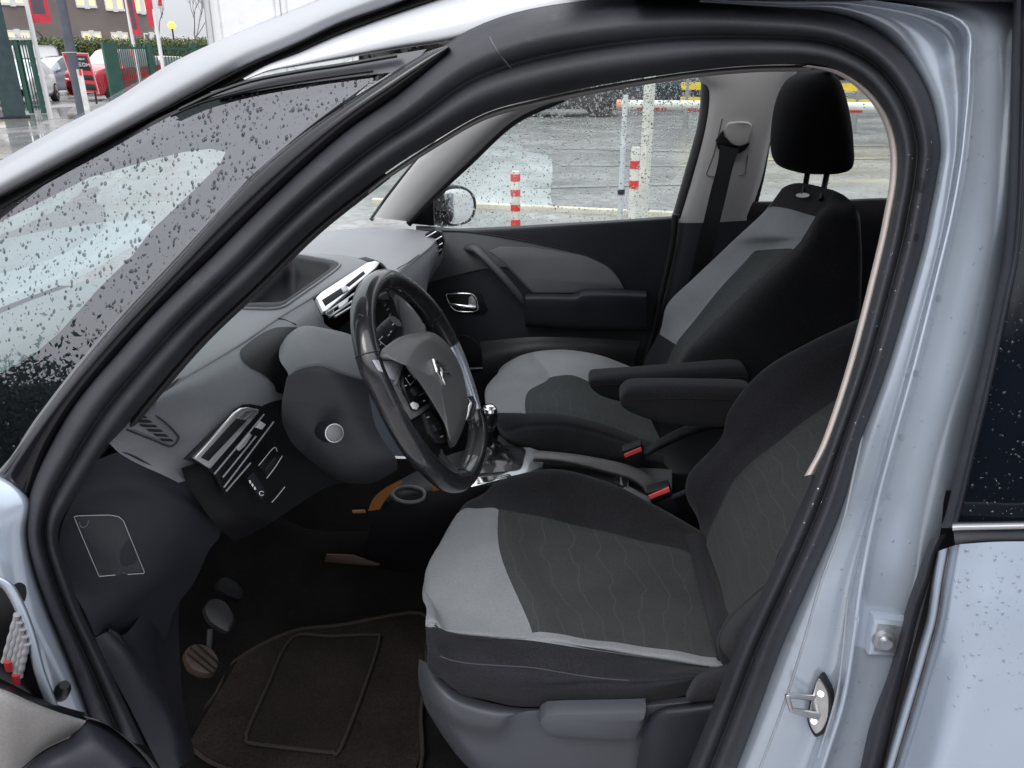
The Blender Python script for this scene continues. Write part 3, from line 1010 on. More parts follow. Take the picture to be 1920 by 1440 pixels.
cut_hole(pad, [(RECC[0] + (x - RECC[0]) * .92, RECC[1] + (y - RECC[1]) * .92) for x, y in REC])
cord_on('hood_lip', sd, [(437, 578), (475, 580), (513, 580), (533, 575), (548, 565), (591, 535), (620, 514), (637, 499), (632, 492), (618, 488), (596, 484), (565, 479)], 0.0026, M['dash_top'], rec, 0.001)
# fascia on the driver's side (turns down and toward the driver)
rows = [
    [V(x, y + 3, d) for x, y, d in ((190, 812, .03), (290, 737, .15), (365, 693, .23), (447, 643, .32), (515, 597, .43), (555, 572, .49), (584, 555, .535))],
    [V(x, y, d) for x, y, d in ((200, 826, .03), (300, 752, .13), (385, 712, .21), (470, 668, .30), (540, 622, .40), (575, 596, .46), (599, 578, .51))],
    [V(x, y, d) for x, y, d in ((225, 850, .035), (320, 795, .12), (410, 755, .19), (490, 715, .27), (550, 675, .36), (585, 645, .42), (608, 610, .48))],
    [V(x, y, d) for x, y, d in ((260, 870, .045), (335, 838, .115), (415, 790, .17), (490, 757, .24), (545, 735, .31), (580, 710, .37), (608, 690, .43))],
    [V(x, y, d) for x, y, d in ((300, 888, .055), (350, 868, .11), (420, 830, .16), (490, 800, .22), (545, 785, .29), (580, 770, .34), (605, 755, .40))],
    [V(x, y, d) for x, y, d in ((335, 905, .07), (375, 893, .125), (430, 870, .17), (495, 845, .23), (545, 830, .29), (580, 825, .34), (605, 820, .39))],
]
fas = patch('fascia', rows, [M['dash_mid']], DB, su=6, sv=6)
sf = Surf(fas)
cord_on('seam', sf, [(205, 800), (290, 740), (365, 696), (447, 646), (515, 600), (566, 568)], 0.0016, M['void'], DB, 0.0005)
# shade of the opening behind the steering column, a black skin on the fascia
OP = [(450, 660), (462, 648), (480, 634), (505, 620), (530, 615), (570, 622), (575, 680), (560, 735), (520, 737), (512, 722), (495, 705), (470, 690), (454, 676)]
op = skin_on('column_shade', sf, OP, 0.002, M['black_plastic'], DB)
# side defroster grille
gr = plate_on('side_grille', sf, [(232, 768), (262, 768), (300, 790), (325, 813), (331, 822), (318, 834), (290, 822), (255, 808), (215, 800)], 0.002, 0.004, M['dash_mid'], DB, 0.0015)
for i in range(6):
    t = i / 5
    x0, y0 = 238 + t * 62, 785 + t * 43 - 4
    plate_on('slot', sf, [(x0 - 4, y0 - 2), (x0 + 30 - 12 * t, y0 - 1), (x0 + 35 - 12 * t, y0 + 3.5), (x0 + 3, y0 + 3.2)], 0.0035, 0.001, M['void'], gr, 0.0002)
cord_on('grille_rim', sf, [(258, 765), (300, 786), (328, 812), (333, 823), (318, 837), (288, 826), (236, 806)], 0.0012, M['dash_dark'], gr, 0.002)
# driver vent with bright frame, slats and switches below
lower_rows = [
    [V(x, y, d) for x, y, d in ((340, 878, .09), (372, 862, .12), (450, 790, .19), (505, 755, .25), (560, 745, .31))],
    [V(x, y, d) for x, y, d in ((350, 905, .10), (395, 890, .13), (465, 820, .20), (520, 785, .26), (570, 775, .31))],
    [V(x, y, d) for x, y, d in ((372, 940, .12), (420, 925, .15), (490, 860, .22), (540, 820, .28), (590, 800, .34))],
    [V(x, y, d) for x, y, d in ((405, 985, .15), (460, 965, .18), (520, 905, .25), (565, 870, .30), (620, 850, .36))],
    [V(x, y, d) for x, y, d in ((440, 1015, .19), (500, 985, .22), (560, 945, .29), (610, 915, .35), (660, 900, .42))],
]
knee = patch('knee_panel', [[p + (CAM - p) * 0.012 for p in r] for r in lower_rows], [M['black_plastic']], DB, su=6, sv=6)
sk = Flat(V(349, 862, .085), V(500, 765, .225), V(430, 935, .135), 0.004)
sur = plate_on('vent_surround', sk, [(349, 862), (365, 846), (442, 766), (455, 758), (470, 757), (490, 761), (508, 768), (520, 790), (425, 930), (405, 892), (380, 872)], 0.002, 0.006, M['black_plastic'], DB, 0.002)
fr_o = [(364, 860), (368, 855), (440, 775), (452, 766), (465, 764), (486, 768), (485, 774), (395, 879), (388, 875), (376, 867)]
ve = plate_on('vent_frame', sk, fr_o, 0.006, 0.004, M['bright_trim'], DB, 0.0012)
plate_on('vent_slot', sk, [(377, 858), (443, 785), (455, 787), (463, 789), (452, 800), (391, 865)], 0.0066, 0.001, M['void'], ve, 0.0003)
plate_on('vent_tab', sk, [(447, 784), (463, 769), (478, 770), (458, 787)], 0.0072, 0.001, mat('brushed vent tab', (0.62, 0.64, 0.68), 0.2, metal=0.9), ve, 0.0003)
for i, ((x0, y0), (x1, y1)) in enumerate((((402, 889), (495, 777)), ((418, 895), (480, 818)), ((420, 914), (513, 791)), ((424, 921), (470, 868)))):
    cord_on('vent_slat', sk, [(x0, y0), ((x0 + x1) / 2, (y0 + y1) / 2), (x1, y1)], 0.0013, mat('grey slat edge', (0.22, 0.23, 0.25), 0.35), ve, 0.006)
plate_on('vent_wheel', sk, [(444, 841), (452, 832), (468, 812), (473, 816), (460, 836), (449, 846)], 0.010, 0.004, M['satin'], ve, 0.0008)
plate_on('vent_knob', sk, [(481, 802), (490, 790), (499, 796), (492, 806)], 0.010, 0.004, M['grey_mark'], ve, 0.001)
b1 = plate_on('switch_bank', sk, [(484, 872), (513, 838), (528, 853), (502, 893)], 0.008, 0.004, M['black_plastic'], DB, 0.001)
cord_on('switch_edge', sk, [(485, 873), (513, 840), (520, 846)], 0.0006, M['grey_mark'], b1, 0.009)
cord_on('switch_edge', sk, [(500, 897), (516, 876), (529, 855)], 0.0008, M['grey_mark'], b1, 0.009)
plate_on('switch_key', sk, [(497, 880), (515, 857), (520, 861), (503, 885)], 0.0095, 0.001, M['dash_dark'], b1, 0.0005)
b2 = plate_on('headlamp_switch', sk, [(466, 897), (477, 886), (501, 922), (491, 937)], 0.008, 0.003, M['dash_dark'], DB, 0.001)
for i in range(3):
    plate_on('switch_digit', sk, [(467 + i * 4.5, 902 + i * 6), (469.5 + i * 4.5, 900 + i * 6), (471.5 + i * 4.5, 905 + i * 6), (469 + i * 4.5, 907 + i * 6)], 0.0095, 0.0005, M['white_mark'], b2, 0.0001)
ring = [sk.at(490.5 + 4 * cos(t), 925 + 4 * sin(t), 0.009) for t in np.linspace(0.6, 5.8, 9)]
tube('lamp_symbol', ring, 0.0005, M['white_mark'], b2, sub=3, seg=5)
cord_on('knee_edge', sk, [(510, 942), (522, 928), (534, 913)], 0.0008, M['grey_mark'], DB, 0.004)
# end of the dashboard facing the door, with its card sleeve
rows = [[V(x, y, d) for x, y, d in r] for r in (
    [(182, 862, .022), (235, 848, .04), (300, 880, .065), (350, 893, .10), (385, 905, .14)],
    [(140, 930, .022), (195, 902, .038), (260, 900, .06), (330, 920, .10), (402, 962, .16)],
    [(116, 985, .018), (180, 948, .035), (250, 940, .06), (335, 960, .10), (412, 1003, .17)],
    [(112, 1035, .016), (180, 1040, .035), (250, 1030, .06), (320, 1030, .10), (390, 1035, .16)],
    [(133, 1100, .018), (195, 1110, .04), (245, 1100, .065), (300, 1090, .10), (365, 1090, .16)],
    [(160, 1150, .018), (190, 1150, .035), (225, 1150, .06), (270, 1140, .10), (330, 1140, .15)],
    [(178, 1192, .018), (190, 1188, .03), (203, 1182, .05), (240, 1200, .10), (310, 1200, .15)])]
side = patch('side_cover', rows, [M['dash_dark']], DB, su=6, sv=6, bulge=lambda u, v: 0.004 * np.exp(-((u - 1.4) / .5) ** 2))
ss = Surf(side)
card = plate_on('card_sleeve', ss, [(138, 965), (143, 963), (205, 962), (222, 965), (230, 972), (270, 1072), (186, 1077)], 0.003, 0.0006, M['clear_plastic'], DB, 0.0002)
SL = [(216, 1075), (186, 1078), (139, 966), (144, 964), (205, 963), (222, 966), (231, 974), (269, 1069), (268, 1072), (238, 1074)]
for a, b in zip(SL[:-1], SL[1:]):
    cord_on('sleeve_edge', ss, [a, ((a[0] + b[0]) / 2, (a[1] + b[1]) / 2), b], 0.0005, M['grey_mark'], card, 0.0035, sub=2)
cord_on('sleeve_scuff', ss, [(149, 976), (154, 986), (163, 982), (167, 973)], 0.0005, mat('faint scuff', (.16, .16, .18), .5), card, 0.0035)
# kick panel and dark lower body
rows = [[V(x, y, d) for x, y, d in r] for r in (
    [(178, 1196, .018), (205, 1184, .035), (240, 1185, .07), (300, 1100, .15), (345, 1060, .20)],
    [(205, 1255, .012), (240, 1230, .03), (265, 1225, .07), (305, 1180, .15), (335, 1150, .20)],
    [(240, 1320, .01), (275, 1295, .03), (300, 1290, .06), (312, 1260, .14), (338, 1240, .20)],
    [(275, 1390, .01), (305, 1365, .03), (325, 1350, .05), (335, 1340, .10), (345, 1330, .14)],
    [(310, 1460, .01), (335, 1440, .02), (350, 1430, .04), (360, 1420, .06), (365, 1410, .08)])]
patch('kick_panel', rows, [M['dash_dark']], DB, su=5, sv=5)
tube('panel_groove', [V(x, y, d - .004) for x, y, d in ((204, 1182, .045), (222, 1195, .045), (250, 1240, .05), (275, 1290, .048), (285, 1302, .045))], 0.0035, M['void'], DB)
# passenger side: face of the dashboard turning down below the crease
CRS = [(704, 489, .80), (728, 512, .88), (746, 509, .96), (780, 482, 1.12), (806, 460, 1.28), (824, 440, 1.42)]
rows = [[V(x, y, d) for x, y, d in CRS],
        [V(x, y, d) for x, y, d in ((712, 520, .80), (738, 545, .88), (766, 540, .98), (796, 510, 1.14), (816, 484, 1.30), (830, 462, 1.42))],
        [V(x, y, d) for x, y, d in ((720, 580, .80), (745, 610, .88), (775, 600, .98), (798, 565, 1.14), (800, 530, 1.32), (828, 490, 1.42))],
        [V(x, y, d) for x, y, d in ((730, 650, .80), (750, 670, .88), (782, 650, .98), (798, 620, 1.14), (790, 560, 1.34), (800, 540, 1.42))],
        [V(x, y, d) for x, y, d in ((730, 730, .80), (750, 730, .88), (782, 710, .98), (790, 680, 1.14), (775, 640, 1.34), (780, 640, 1.42))]]
patch('passenger_fascia', rows, [M['dash_mid']], DB, su=6, sv=6)
cord_on('passenger_crease', sd, [(744, 506), (765, 494), (785, 479)], 0.001, M['void'], DB, 0.003)
# pale lower dashboard seen through the wheel
# far corner vent
fv = [V(x, y, 1.36) for x, y in ((797, 440), (815, 431), (827, 436), (832, 455), (826, 478), (812, 485), (800, 468))]
fvo = plate('corner_vent', fv, 0.02, M['black_plastic'], DB, 0.003)
for (a, b) in (((799, 445), (818, 434)), ((804, 458), (829, 443)), ((806, 470), (830, 456)), ((812, 480), (829, 466))):
    tube('vent_slat', [V(*a, 1.352), V((a[0] + b[0]) / 2, (a[1] + b[1]) / 2, 1.350), V(*b, 1.352)], 0.0022, M['chrome'], fvo, sub=2, seg=8)
# centre vent stack and touch panel
CV = .66
cf = [(593, 556), (604, 545), (690, 490), (703, 487), (712, 490), (720, 505), (735, 560), (750, 640), (700, 660), (630, 618), (612, 600)]
cen = plate('centre_stack', [V(x, y, CV + (x - 600) * .0012) for x, y in cf], 0.03, M['black_plastic'], DB, 0.004)
vf = [(593, 557), (603, 547), (688, 492), (703, 488), (712, 492), (706, 501), (612, 583), (606, 583)]


_e = V(704, 489, .80) - V(580, 557, .53); _e /= np.linalg.norm(_e)
_vn = np.array((.30, -.62, .78)); _vn -= _e * _vn.dot(_e); _vn /= np.linalg.norm(_vn)
_vp = V(590, 560, .55) + _vn * .012


def cvp(x, y, l):
    if y < 596 and x < 714:
        return Pl(x, y, _vp + _vn * l, _vn)
    p = V(x, y, CV - .04 + (x - 600) * .0012)
    return p + (CAM - p) / np.linalg.norm(CAM - p) * l


vfo = plate('vent_frame', [cvp(x, y, .006) for x, y in vf], 0.008, M['bright_trim'], DB, 0.002)
plate('vent_slot', [cvp(x, y, .0072) for x, y in ((604, 562), (640, 539), (645, 549), (610, 573))], 0.001, M['void'], vfo, 0.0003)
plate('vent_slot', [cvp(x, y, .0072) for x, y in ((648, 534), (681, 508), (685, 513), (655, 537))], 0.001, M['void'], vfo, 0.0003)
plate('vent_lever', [cvp(x, y, .010) for x, y in ((640, 540), (648, 534), (654, 543), (645, 548))], 0.003, M['satin'], vfo, 0.0006)
for (a, b) in (((611, 588), (664, 551)), ((618, 594), (664, 562)), ((628, 594), (664, 572))):
    tube('vent_slat', [cvp(*a, .006), cvp((a[0] + b[0]) / 2, (a[1] + b[1]) / 2, .007), cvp(*b, .006)], 0.002, M['satin'], vfo, sub=2, seg=8)
plate('vent_lever', [cvp(x, y, .010) for x, y in ((634, 571), (648, 560), (654, 560), (652, 566), (640, 576), (636, 577))], 0.003, M['satin'], vfo, 0.0006)
hz = plate('hazard_switch', [cvp(x, y, .008) for x, y in ((612, 584), (622, 578), (626, 585), (616, 592))], 0.003, M['dash_dark'], DB, 0.001)
tube('switch_rim', [cvp(x, y, .0085) for x, y in ((612, 584), (622, 578), (626, 585), (616, 592))], 0.0007, M['grey_mark'], hz, closed=True, sub=2, seg=6)
sc = plate('touch_panel', [cvp(x, y, .004) for x, y in ((637, 620), (662, 600), (705, 560), (726, 548), (738, 560), (754, 612), (754, 628), (735, 645), (690, 660), (640, 630))], 0.006, mat('dark touch panel', (0.018, 0.02, 0.022), 0.3), DB, 0.002)
for (x, y) in ((719, 564), (727, 580), (722, 572), (731, 590)):
    tube('panel_mark', [cvp(x - 2, y + 2, .0052), cvp(x + 2, y - 2, .0052)], 0.0007, M['white_mark'], sc, sub=1, seg=5)
tube('panel_gap', [cvp(705, 561, .005), cvp(716, 578, .005), cvp(727, 598, .005)], 0.001, M['void'], sc, sub=2, seg=5)
tube('volume_knob', [cvp(731, 556, .004), cvp(735, 553, .02)], [0.007, 0.006], M['dash_dark'], sc, sub=2)
pg = [(740, 560), (752, 555), (765, 572), (785, 590), (795, 612), (795, 635), (770, 650), (752, 640), (757, 618), (748, 590)]
plate('pale_lower_panel', [V(x, y, .90) for x, y in pg], 0.01, M['dash_top'], DB, 0.003, 2)

# ---- column cowl
rows = [[V(x, y, d) for x, y, d in r] for r in (
    [(530, 640, .40), (548, 622, .40), (575, 611, .41), (640, 622, .45), (690, 640, .48)],
    [(524, 655, .33), (540, 630, .34), (575, 613, .36), (640, 628, .40), (690, 648, .43)],
    [(525, 676, .28), (545, 650, .30), (580, 640, .31), (640, 655, .34), (690, 672, .37)],
    [(540, 700, .25), (560, 683, .26), (600, 675, .27), (640, 690, .28), (690, 705, .31)],
    [(536, 715, .245), (560, 703, .25), (600, 698, .255), (640, 712, .265), (690, 725, .29)],
    [(528, 760, .245), (565, 765, .25), (605, 775, .255), (660, 790, .265), (705, 800, .285)],
    [(530, 800, .26), (570, 815, .26), (620, 845, .265), (690, 858, .275), (740, 855, .295)],
    [(535, 850, .29), (580, 860, .30), (640, 890, .30), (700, 890, .31), (745, 868, .33)],
    [(560, 880, .36), (600, 890, .37), (650, 905, .37), (700, 905, .38), (745, 880, .40)])]
cow = patch('column_cowl', rows, [M['dash_mid'], mat('cowl front shade tone', (.042, .044, .051), .46, grain=.4), mat('cowl lower shade tone', (.036, .038, .045), .46, grain=.4)], DB, su=5, sv=5, matfn=lambda u, v: 0 if u < 3.6 else (1 if u < 4.9 else 2), seams=(('u', 3.65, .12, .0015, 0, 4),))  # lower rows use darker tones that paint shade onto one plastic
sk2 = Surf(cow)
c = V(606, 808, .255); d = V(627, 812, .215)
stl = tube('column_stalk', [c, c * .6 + d * .4, d], [.014, .0165, .0150], M['dash_dark'], DB, sub=4)
ax = (d - c) / np.linalg.norm(d - c)
u1 = np.cross(ax, [0, 0, 1]); u1 /= np.linalg.norm(u1); u2 = np.cross(ax, u1)
tube('stalk_ring', [d + .0135 * (cos(t) * u1 + sin(t) * u2) for t in np.linspace(0, 2 * pi, 16, endpoint=False)], .0008, M['white_mark'], stl, closed=True, sub=2, seg=6)
tube('stalk_cap', [d, d + ax * .003, d + ax * .005], [.0132, .012, .006], M['dash_mid'], stl, sub=2)
c = V(690, 662, .44); d = V(742, 602, .44)
st2 = tube('column_stalk', [c, c * .55 + d * .45, c * .3 + d * .7, d], [.013, .0165, .0165, .013], M['dash_dark'], DB, sub=4)
for (x, y) in ((737, 608), (733, 622), (729, 628), (712, 636), (716, 632), (714, 645)):
    tube('stalk_mark', [V(x - 1.5, y + 1.5, .423), V(x + 1.5, y - 1.5, .423)], .0008, M['white_mark'], st2, sub=1, seg=5)
tube('stalk_collar', [V(709, 637, .425), V(716, 643, .423), V(725, 650, .425)], .0007, M['white_mark'], st2, sub=2, seg=5)
tube('stalk_collar', [V(714, 611, .425), V(724, 616, .423), V(735, 618, .43)], .0009, M['void'], st2, sub=2, seg=5)

# ---- steering wheel (its plane found from the rim outline)
WC = np.array([-0.2505, 0.3102, 1.0607])
wa, wb = radians(21.3), radians(-4.24)
WN = np.array([cos(wa) * cos(wb), sin(wb) * cos(wa), sin(wa)])


def W(px, py, h=0.0):
    return Pl(px, py, WC + WN * h, WN)


SW = part('steering_wheel', tuple(WC))
RIM = [(722, 524), (699, 535), (684, 562), (680, 600), (685, 643), (697, 690), (717, 735), (743, 787), (776, 840), (807, 875), (838, 900), (863, 901), (880, 880), (892, 846), (895, 808), (887, 770), (871, 722), (845, 657), (815, 600), (784, 560), (752, 535)]
rimp = [W(x, y) for x, y in RIM]
rr_ = [.0160, .0160, .0160, .0160, .0160, .0160, .0158, .0160, .0165, .0165, .0175, .0180, .0180, .0170, .0155, .0140, .0165, .0185, .0180, .0165, .0160]
q, t_ = cr(rimp, 6, True)
rq, _ = cr(np.array(rr_)[:, None], 6, True)
vs, fs, mi = [], [], []
n = len(q); seg = 18
T = np.roll(q, -1, 0) - np.roll(q, 1, 0)
T /= np.linalg.norm(T, axis=1)[:, None]
for i in range(n):
    a = np.cross(T[i], WN); a /= np.linalg.norm(a)
    for k_ in range(seg):
        th = 2 * pi * k_ / seg
        vs.append(q[i] + rq[i, 0] * (cos(th) * a * 1.0 + sin(th) * WN * 1.12))
for i in range(n):
    for k_ in range(seg):
        fs.append((i * seg + k_, i * seg + (k_ + 1) % seg, ((i + 1) % n) * seg + (k_ + 1) % seg, ((i + 1) % n) * seg + k_))
        tt = t_[i]
        mi.append(2 if 14.9 < tt < 17.1 else 1 if 12.3 < tt < 13.9 and k_ in (8, 9, 10, 7, 6, 11) else 0)
rim = mesh_from('rim', vs, fs, [M['leather'], M['leather_perf'], mat('chrome with blue reflection in its colour', (.80, .86, .94), .22, metal=.75)], SW, True, mi)  # last material has the light blue reflection tinted into its base
# stitched joints on the rim
for tt in (4.55, 11.05, 18.2):
    i = int(tt * 6)
    a = np.cross(T[i], WN); a /= np.linalg.norm(a)
    tube('rim_joint', [q[i] + rq[i, 0] * 1.01 * (cos(th) * a + sin(th) * WN * 1.12) for th in np.linspace(0, 2 * pi, 14, endpoint=False)], .0009, M['void'], rim, closed=True, sub=2, seg=5)
# hub pad
HUB = [(714, 659), (728, 646), (750, 632), (785, 623), (805, 624), (825, 636), (845, 660), (862, 695), (870, 730), (874, 765), (866, 800), (852, 832), (842, 838), (832, 796), (812, 762), (784, 716), (757, 680), (719, 674)]
hv = [W(x, y, .012) for x, y in HUB]
FLAT = [(760, 682), (768, 664), (782, 645), (795, 636), (807, 633), (823, 645), (841, 668), (856, 700), (864, 732), (867, 764), (859, 797), (849, 824), (843, 824), (834, 795), (816, 763), (790, 722), (764, 690), (760, 685)]
hq, _ = cr([W(x, y, -.006) for x, y in HUB], 4, True)
hq1, _ = cr([W(x, y, .020) for x, y in HUB], 4, True)
fq, _ = cr([W(x, y, .047) for x, y in FLAT], 4, True)
cc = fq.mean(0) + WN * .006
rings = [hq, hq1, hq1 * .85 + fq * .15 + WN * .005, hq1 * .35 + fq * .65 + WN * .002, fq, fq * .93 + cc * .07 + WN * .0005, fq * .6 + cc * .4 + WN * .001, fq * .25 + cc * .75]
vs = np.concatenate(rings + [cc[None]])
n = len(hq)
fs = []
for r in range(len(rings) - 1):
    for i in range(n):
        j = (i + 1) % n
        fs.append((r * n + i, r * n + j, (r + 1) * n + j, (r + 1) * n + i))
for i in range(n):
    fs.append(((len(rings) - 1) * n + i, (len(rings) - 1) * n + (i + 1) % n, len(rings) * n))
hub = mesh_from('hub', vs, fs, [mat('hub pad plastic', (0.11, 0.115, 0.118), 0.38, grain=.35, gscale=1300, vary=.08)], SW)
bm = bmesh.new(); bm.from_mesh(hub.data); bmesh.ops.recalc_face_normals(bm, faces=bm.faces); bm.to_mesh(hub.data); bm.free()
shub = Surf(hub)
# maker's double chevron
ef = Flat(shub.at(816, 676), shub.at(844, 700), shub.at(832, 716), .0005)
for chev in ([(813, 672.5), (821, 674.5), (837, 687), (823, 682.5), (827.5, 709), (820, 697)], [(826, 688), (832, 690), (848, 704), (833, 698.5), (835.5, 722), (828, 703)]):
    plate_on('emblem', ef, chev, .003, .003, M['chrome'], SW, .0008)
# spokes and control pads
lsp = plate('spoke', [W(x, y, .014) for x, y in ((702, 672), (757, 675), (765, 690), (790, 735), (809, 757), (812, 765), (772, 788), (757, 770), (735, 728), (716, 695))], .02, mat('spoke with sky reflection in its grey', (0.24, 0.25, 0.28), 0.16, metal=.4, coat=.6), SW, .003)  # grey base holds the sky reflected in the black gloss
plate('painted_sheen', [W(x, y, .0165) for x, y in ((702, 674), (724, 676), (752, 677), (741, 712), (728, 708), (714, 694))], .004, mat('pale painted spoke reflection', (.55, .56, .60), .2, coat=.8), lsp, .001)  # pale plate paints the bright reflection on the spoke
plate('spoke_trim', [W(x, y, .017) for x, y in ((752, 676), (759, 678), (746, 718), (741, 721))], .006, M['satin'], lsp, .001)
plate('spoke_trim', [W(x, y, .017) for x, y in ((735, 722), (742, 720), (760, 745), (772, 770), (810, 752), (812, 758), (772, 786), (757, 768), (748, 750))], .006, mat('grey spoke bezel', (0.20, 0.205, 0.21), 0.35, metal=.3), lsp, .0012)
cp = plate('control_pad', [W(x, y, .020) for x, y in ((757, 692), (763, 690), (785, 720), (808, 752), (783, 770), (775, 768), (764, 742), (757, 722))], .008, M['black_plastic'], SW, .0012)
plate('scroll_wheel', [W(x, y, .026) for x, y in ((773, 728), (782, 722), (790, 734), (782, 741))], .008, M['dash_dark'], cp, .002)
plate('white_key', [W(x, y, .0225) for x, y in ((771, 757), (775, 753), (784, 756), (786, 762), (782, 768), (776, 766))], .002, M['white_mark'], cp, .0006)
for (x, y) in ((768, 704), (761, 723), (796, 751)):
    tube('key_mark', [W(x - 1.6, y + .6, .0212), W(x + 1.6, y - .6, .0212)], .0008, M['white_mark'], cp, sub=1, seg=5)
for L_ in ([(770, 722), (779, 710)], [(760, 708), (769, 722)], [(785, 741), (797, 736)]):
    tube('key_gap', [W(x, y, .0205) for x, y in L_], .0006, M['grey_mark'], cp, sub=2, seg=5)
lp = plate('lower_spoke', [W(x, y, .012) for x, y in ((771, 791), (810, 766), (822, 768), (836, 795), (846, 822), (838, 840), (824, 852), (812, 855), (795, 835), (780, 812))], .018, M['black_plastic'], SW, .003)
cp2 = plate('control_pad', [W(x, y, .018) for x, y in ((796, 775), (812, 768), (822, 785), (840, 815), (844, 822), (836, 830), (822, 830), (808, 812))], .006, mat('black control keys', (0.022, 0.022, 0.025), 0.4), SW, .0015)
plate('scroll_wheel', [W(x, y, .024) for x, y in ((813, 795), (824, 790), (830, 802), (820, 808))], .006, M['dash_dark'], cp2, .002)
for (x, y) in ((803, 782), (824, 804), (829, 818)):
    tube('key_mark', [W(x - 1.8, y + .7, .0195), W(x + 1.8, y - .7, .0195)], .0009, M['white_mark'], cp2, sub=1, seg=5)
tube('lower_bar', [W(817, 850, .004), W(826, 862, .003), W(836, 874, .002), W(846, 886, .002)], [.012, .011, .011, .013], mat('satin graphite bar', (0.22, 0.225, 0.235), 0.22, metal=.8), SW, sub=4, seg=12, flat=.8, up=WN)
# right spoke in satin chrome along the rim, its keys
patch('spoke_trim', [[W(*a, -.004), W(*a, .010), W((a[0] + b[0]) / 2, (a[1] + b[1]) / 2, .016), W(*b, .010), W(*b, -.004)] for a, b in (((872, 744), (890, 742)), ((878, 752), (896, 756)), ((874, 765), (894, 768)), ((871, 780), (886, 785)), ((870, 787), (876, 790)))], [M['chrome']], SW, su=6, sv=4)
rp = plate('control_pad', [W(x, y, .018) for x, y in ((806, 627), (818, 628), (832, 642), (846, 662), (850, 676), (838, 662), (822, 642))], .006, M['black_plastic'], SW, .001)
for (x, y) in ((836, 655), (842, 664)):
    plate('key', [W(x - 4, y - 6, .020), W(x + 1, y - 4, .020), W(x + 4, y + 5, .020), W(x, y + 3, .020)], .002, M['satin'], rp, .0005)

# ------------------------------------------------------------------ driver seat
DS = part('seat', (0.05, .38, .38))
clo = [M['cloth_black'], M['cloth_light'], M['insert'], M['cloth_dark']]


def vr(L_):
    return [V(x, y, d) for x, y, d in L_]


def lerp(a, b, t):
    return a + (b - a) * t


st_ = [  # stations from the front lip to the back; rails from far side to near side
    [(862, 985, .68), (868, 985, .63), (846, 1010, .58), (803, 1095, .38), (799, 1150, .20), (798, 1172, .16), (801, 1214, .12), (806, 1252, .115), (830, 1275, .12)],
    [(885, 950, .69), (880, 948, .635), (860, 957, .58), (804, 1080, .38), (811, 1156, .19), (819, 1174, .163), (815, 1212, .118), (815, 1256, .112), (850, 1292, .12)],
    [(915, 940, .70), (905, 926, .64), (890, 950, .58), (818, 1062, .38), (850, 1180, .18), (862, 1188, .165), (856, 1236, .116), (860, 1275, .110), (880, 1306, .12)],
    [(950, 930, .70), (945, 898, .64), (935, 951, .57), (938, 1040, .38), (998, 1186, .185), (990, 1199, .165), (960, 1250, .115), (960, 1285, .108), (960, 1322, .12)],
    [(1030, 925, .70), (1030, 880, .64), (1010, 966, .57), (1025, 1075, .38), (1090, 1200, .185), (1085, 1213, .165), (1060, 1262, .115), (1060, 1290, .106), (1060, 1328, .12)],
    [(1120, 930, .70), (1130, 902, .64), (1105, 988, .57), (1130, 1100, .38), (1170, 1211, .185), (1168, 1225, .165), (1160, 1268, .115), (1165, 1290, .108), (1165, 1324, .12)],
    [(1220, 960, .70), (1225, 948, .64), (1200, 1010, .57), (1240, 1120, .38), (1262, 1224, .185), (1262, 1239, .165), (1250, 1268, .118), (1255, 1286, .112), (1255, 1312, .125)],
    [(1310, 1000, .70), (1300, 990, .64), (1292, 1032, .57), (1315, 1130, .38), (1330, 1236, .185), (1332, 1249, .165), (1325, 1264, .13), (1330, 1275, .125), (1330, 1292, .13)],
    [(1350, 1020, .70), (1340, 1015, .64), (1330, 1050, .57), (1345, 1150, .38), (1360, 1240, .185), (1360, 1250, .165), (1360, 1260, .14), (1365, 1270, .135), (1365, 1285, .14)]]


def dmat(u, v):
    if v < 2.0:
        return 0
    if v > 5:
        return 0 if v < 6 else 3
    if u < 3.0:
        return 1
    if v > 4:
        return 1
    return 2


cush = patch('cushion', [vr(r) for r in st_], [M['cloth_black'], M['cloth_light'], M['insert'], M['cloth_dark']], DS, su=8, sv=8, matfn=dmat,
             seams=(('v', 2.0, .06, .004, 0, 8), ('u', 3.0, .035, .003, 2, 4), ('v', 5.0, .05, .003, 0, 8), ('v', 6.0, .05, .0025, 0, 7), ('v', 4.0, .03, .0015, 3, 8)),
             bulge=lambda u, v: .006 * np.sin(np.clip((v - 2) / 2.9, 0, 1) * pi) + .0012 * np.sin(u * 5 + v * 3) * np.sin(v * 4.1) + .0030 * (v > 6) * np.sin(np.clip(v - 6, 0, 2) / 2 * pi) * np.sin(u * 2.3 + v * 2.0) - .003 * np.exp(-((v - 6.7 + .16 * (u - 5)) / .14) ** 2) * (u > 3))
scu = Surf(cush)
tube('stitching', [scu.at(x, y, .0008) for x, y in ((815, 1172), (830, 1182), (858, 1193), (900, 1197), (990, 1203), (1085, 1217), (1168, 1229), (1262, 1243), (1330, 1252))], .0012, M['cloth_dark'], cush, sub=5, seg=6)
tube('side_seam', [scu.at(x, y, .0006) for x, y in ((803, 1215), (830, 1232), (870, 1243), (940, 1248), (1000, 1252), (1060, 1262), (1120, 1271), (1180, 1276))], .0009, mat('seam thread', (.05, .05, .058), .7), cush, sub=5, seg=6)
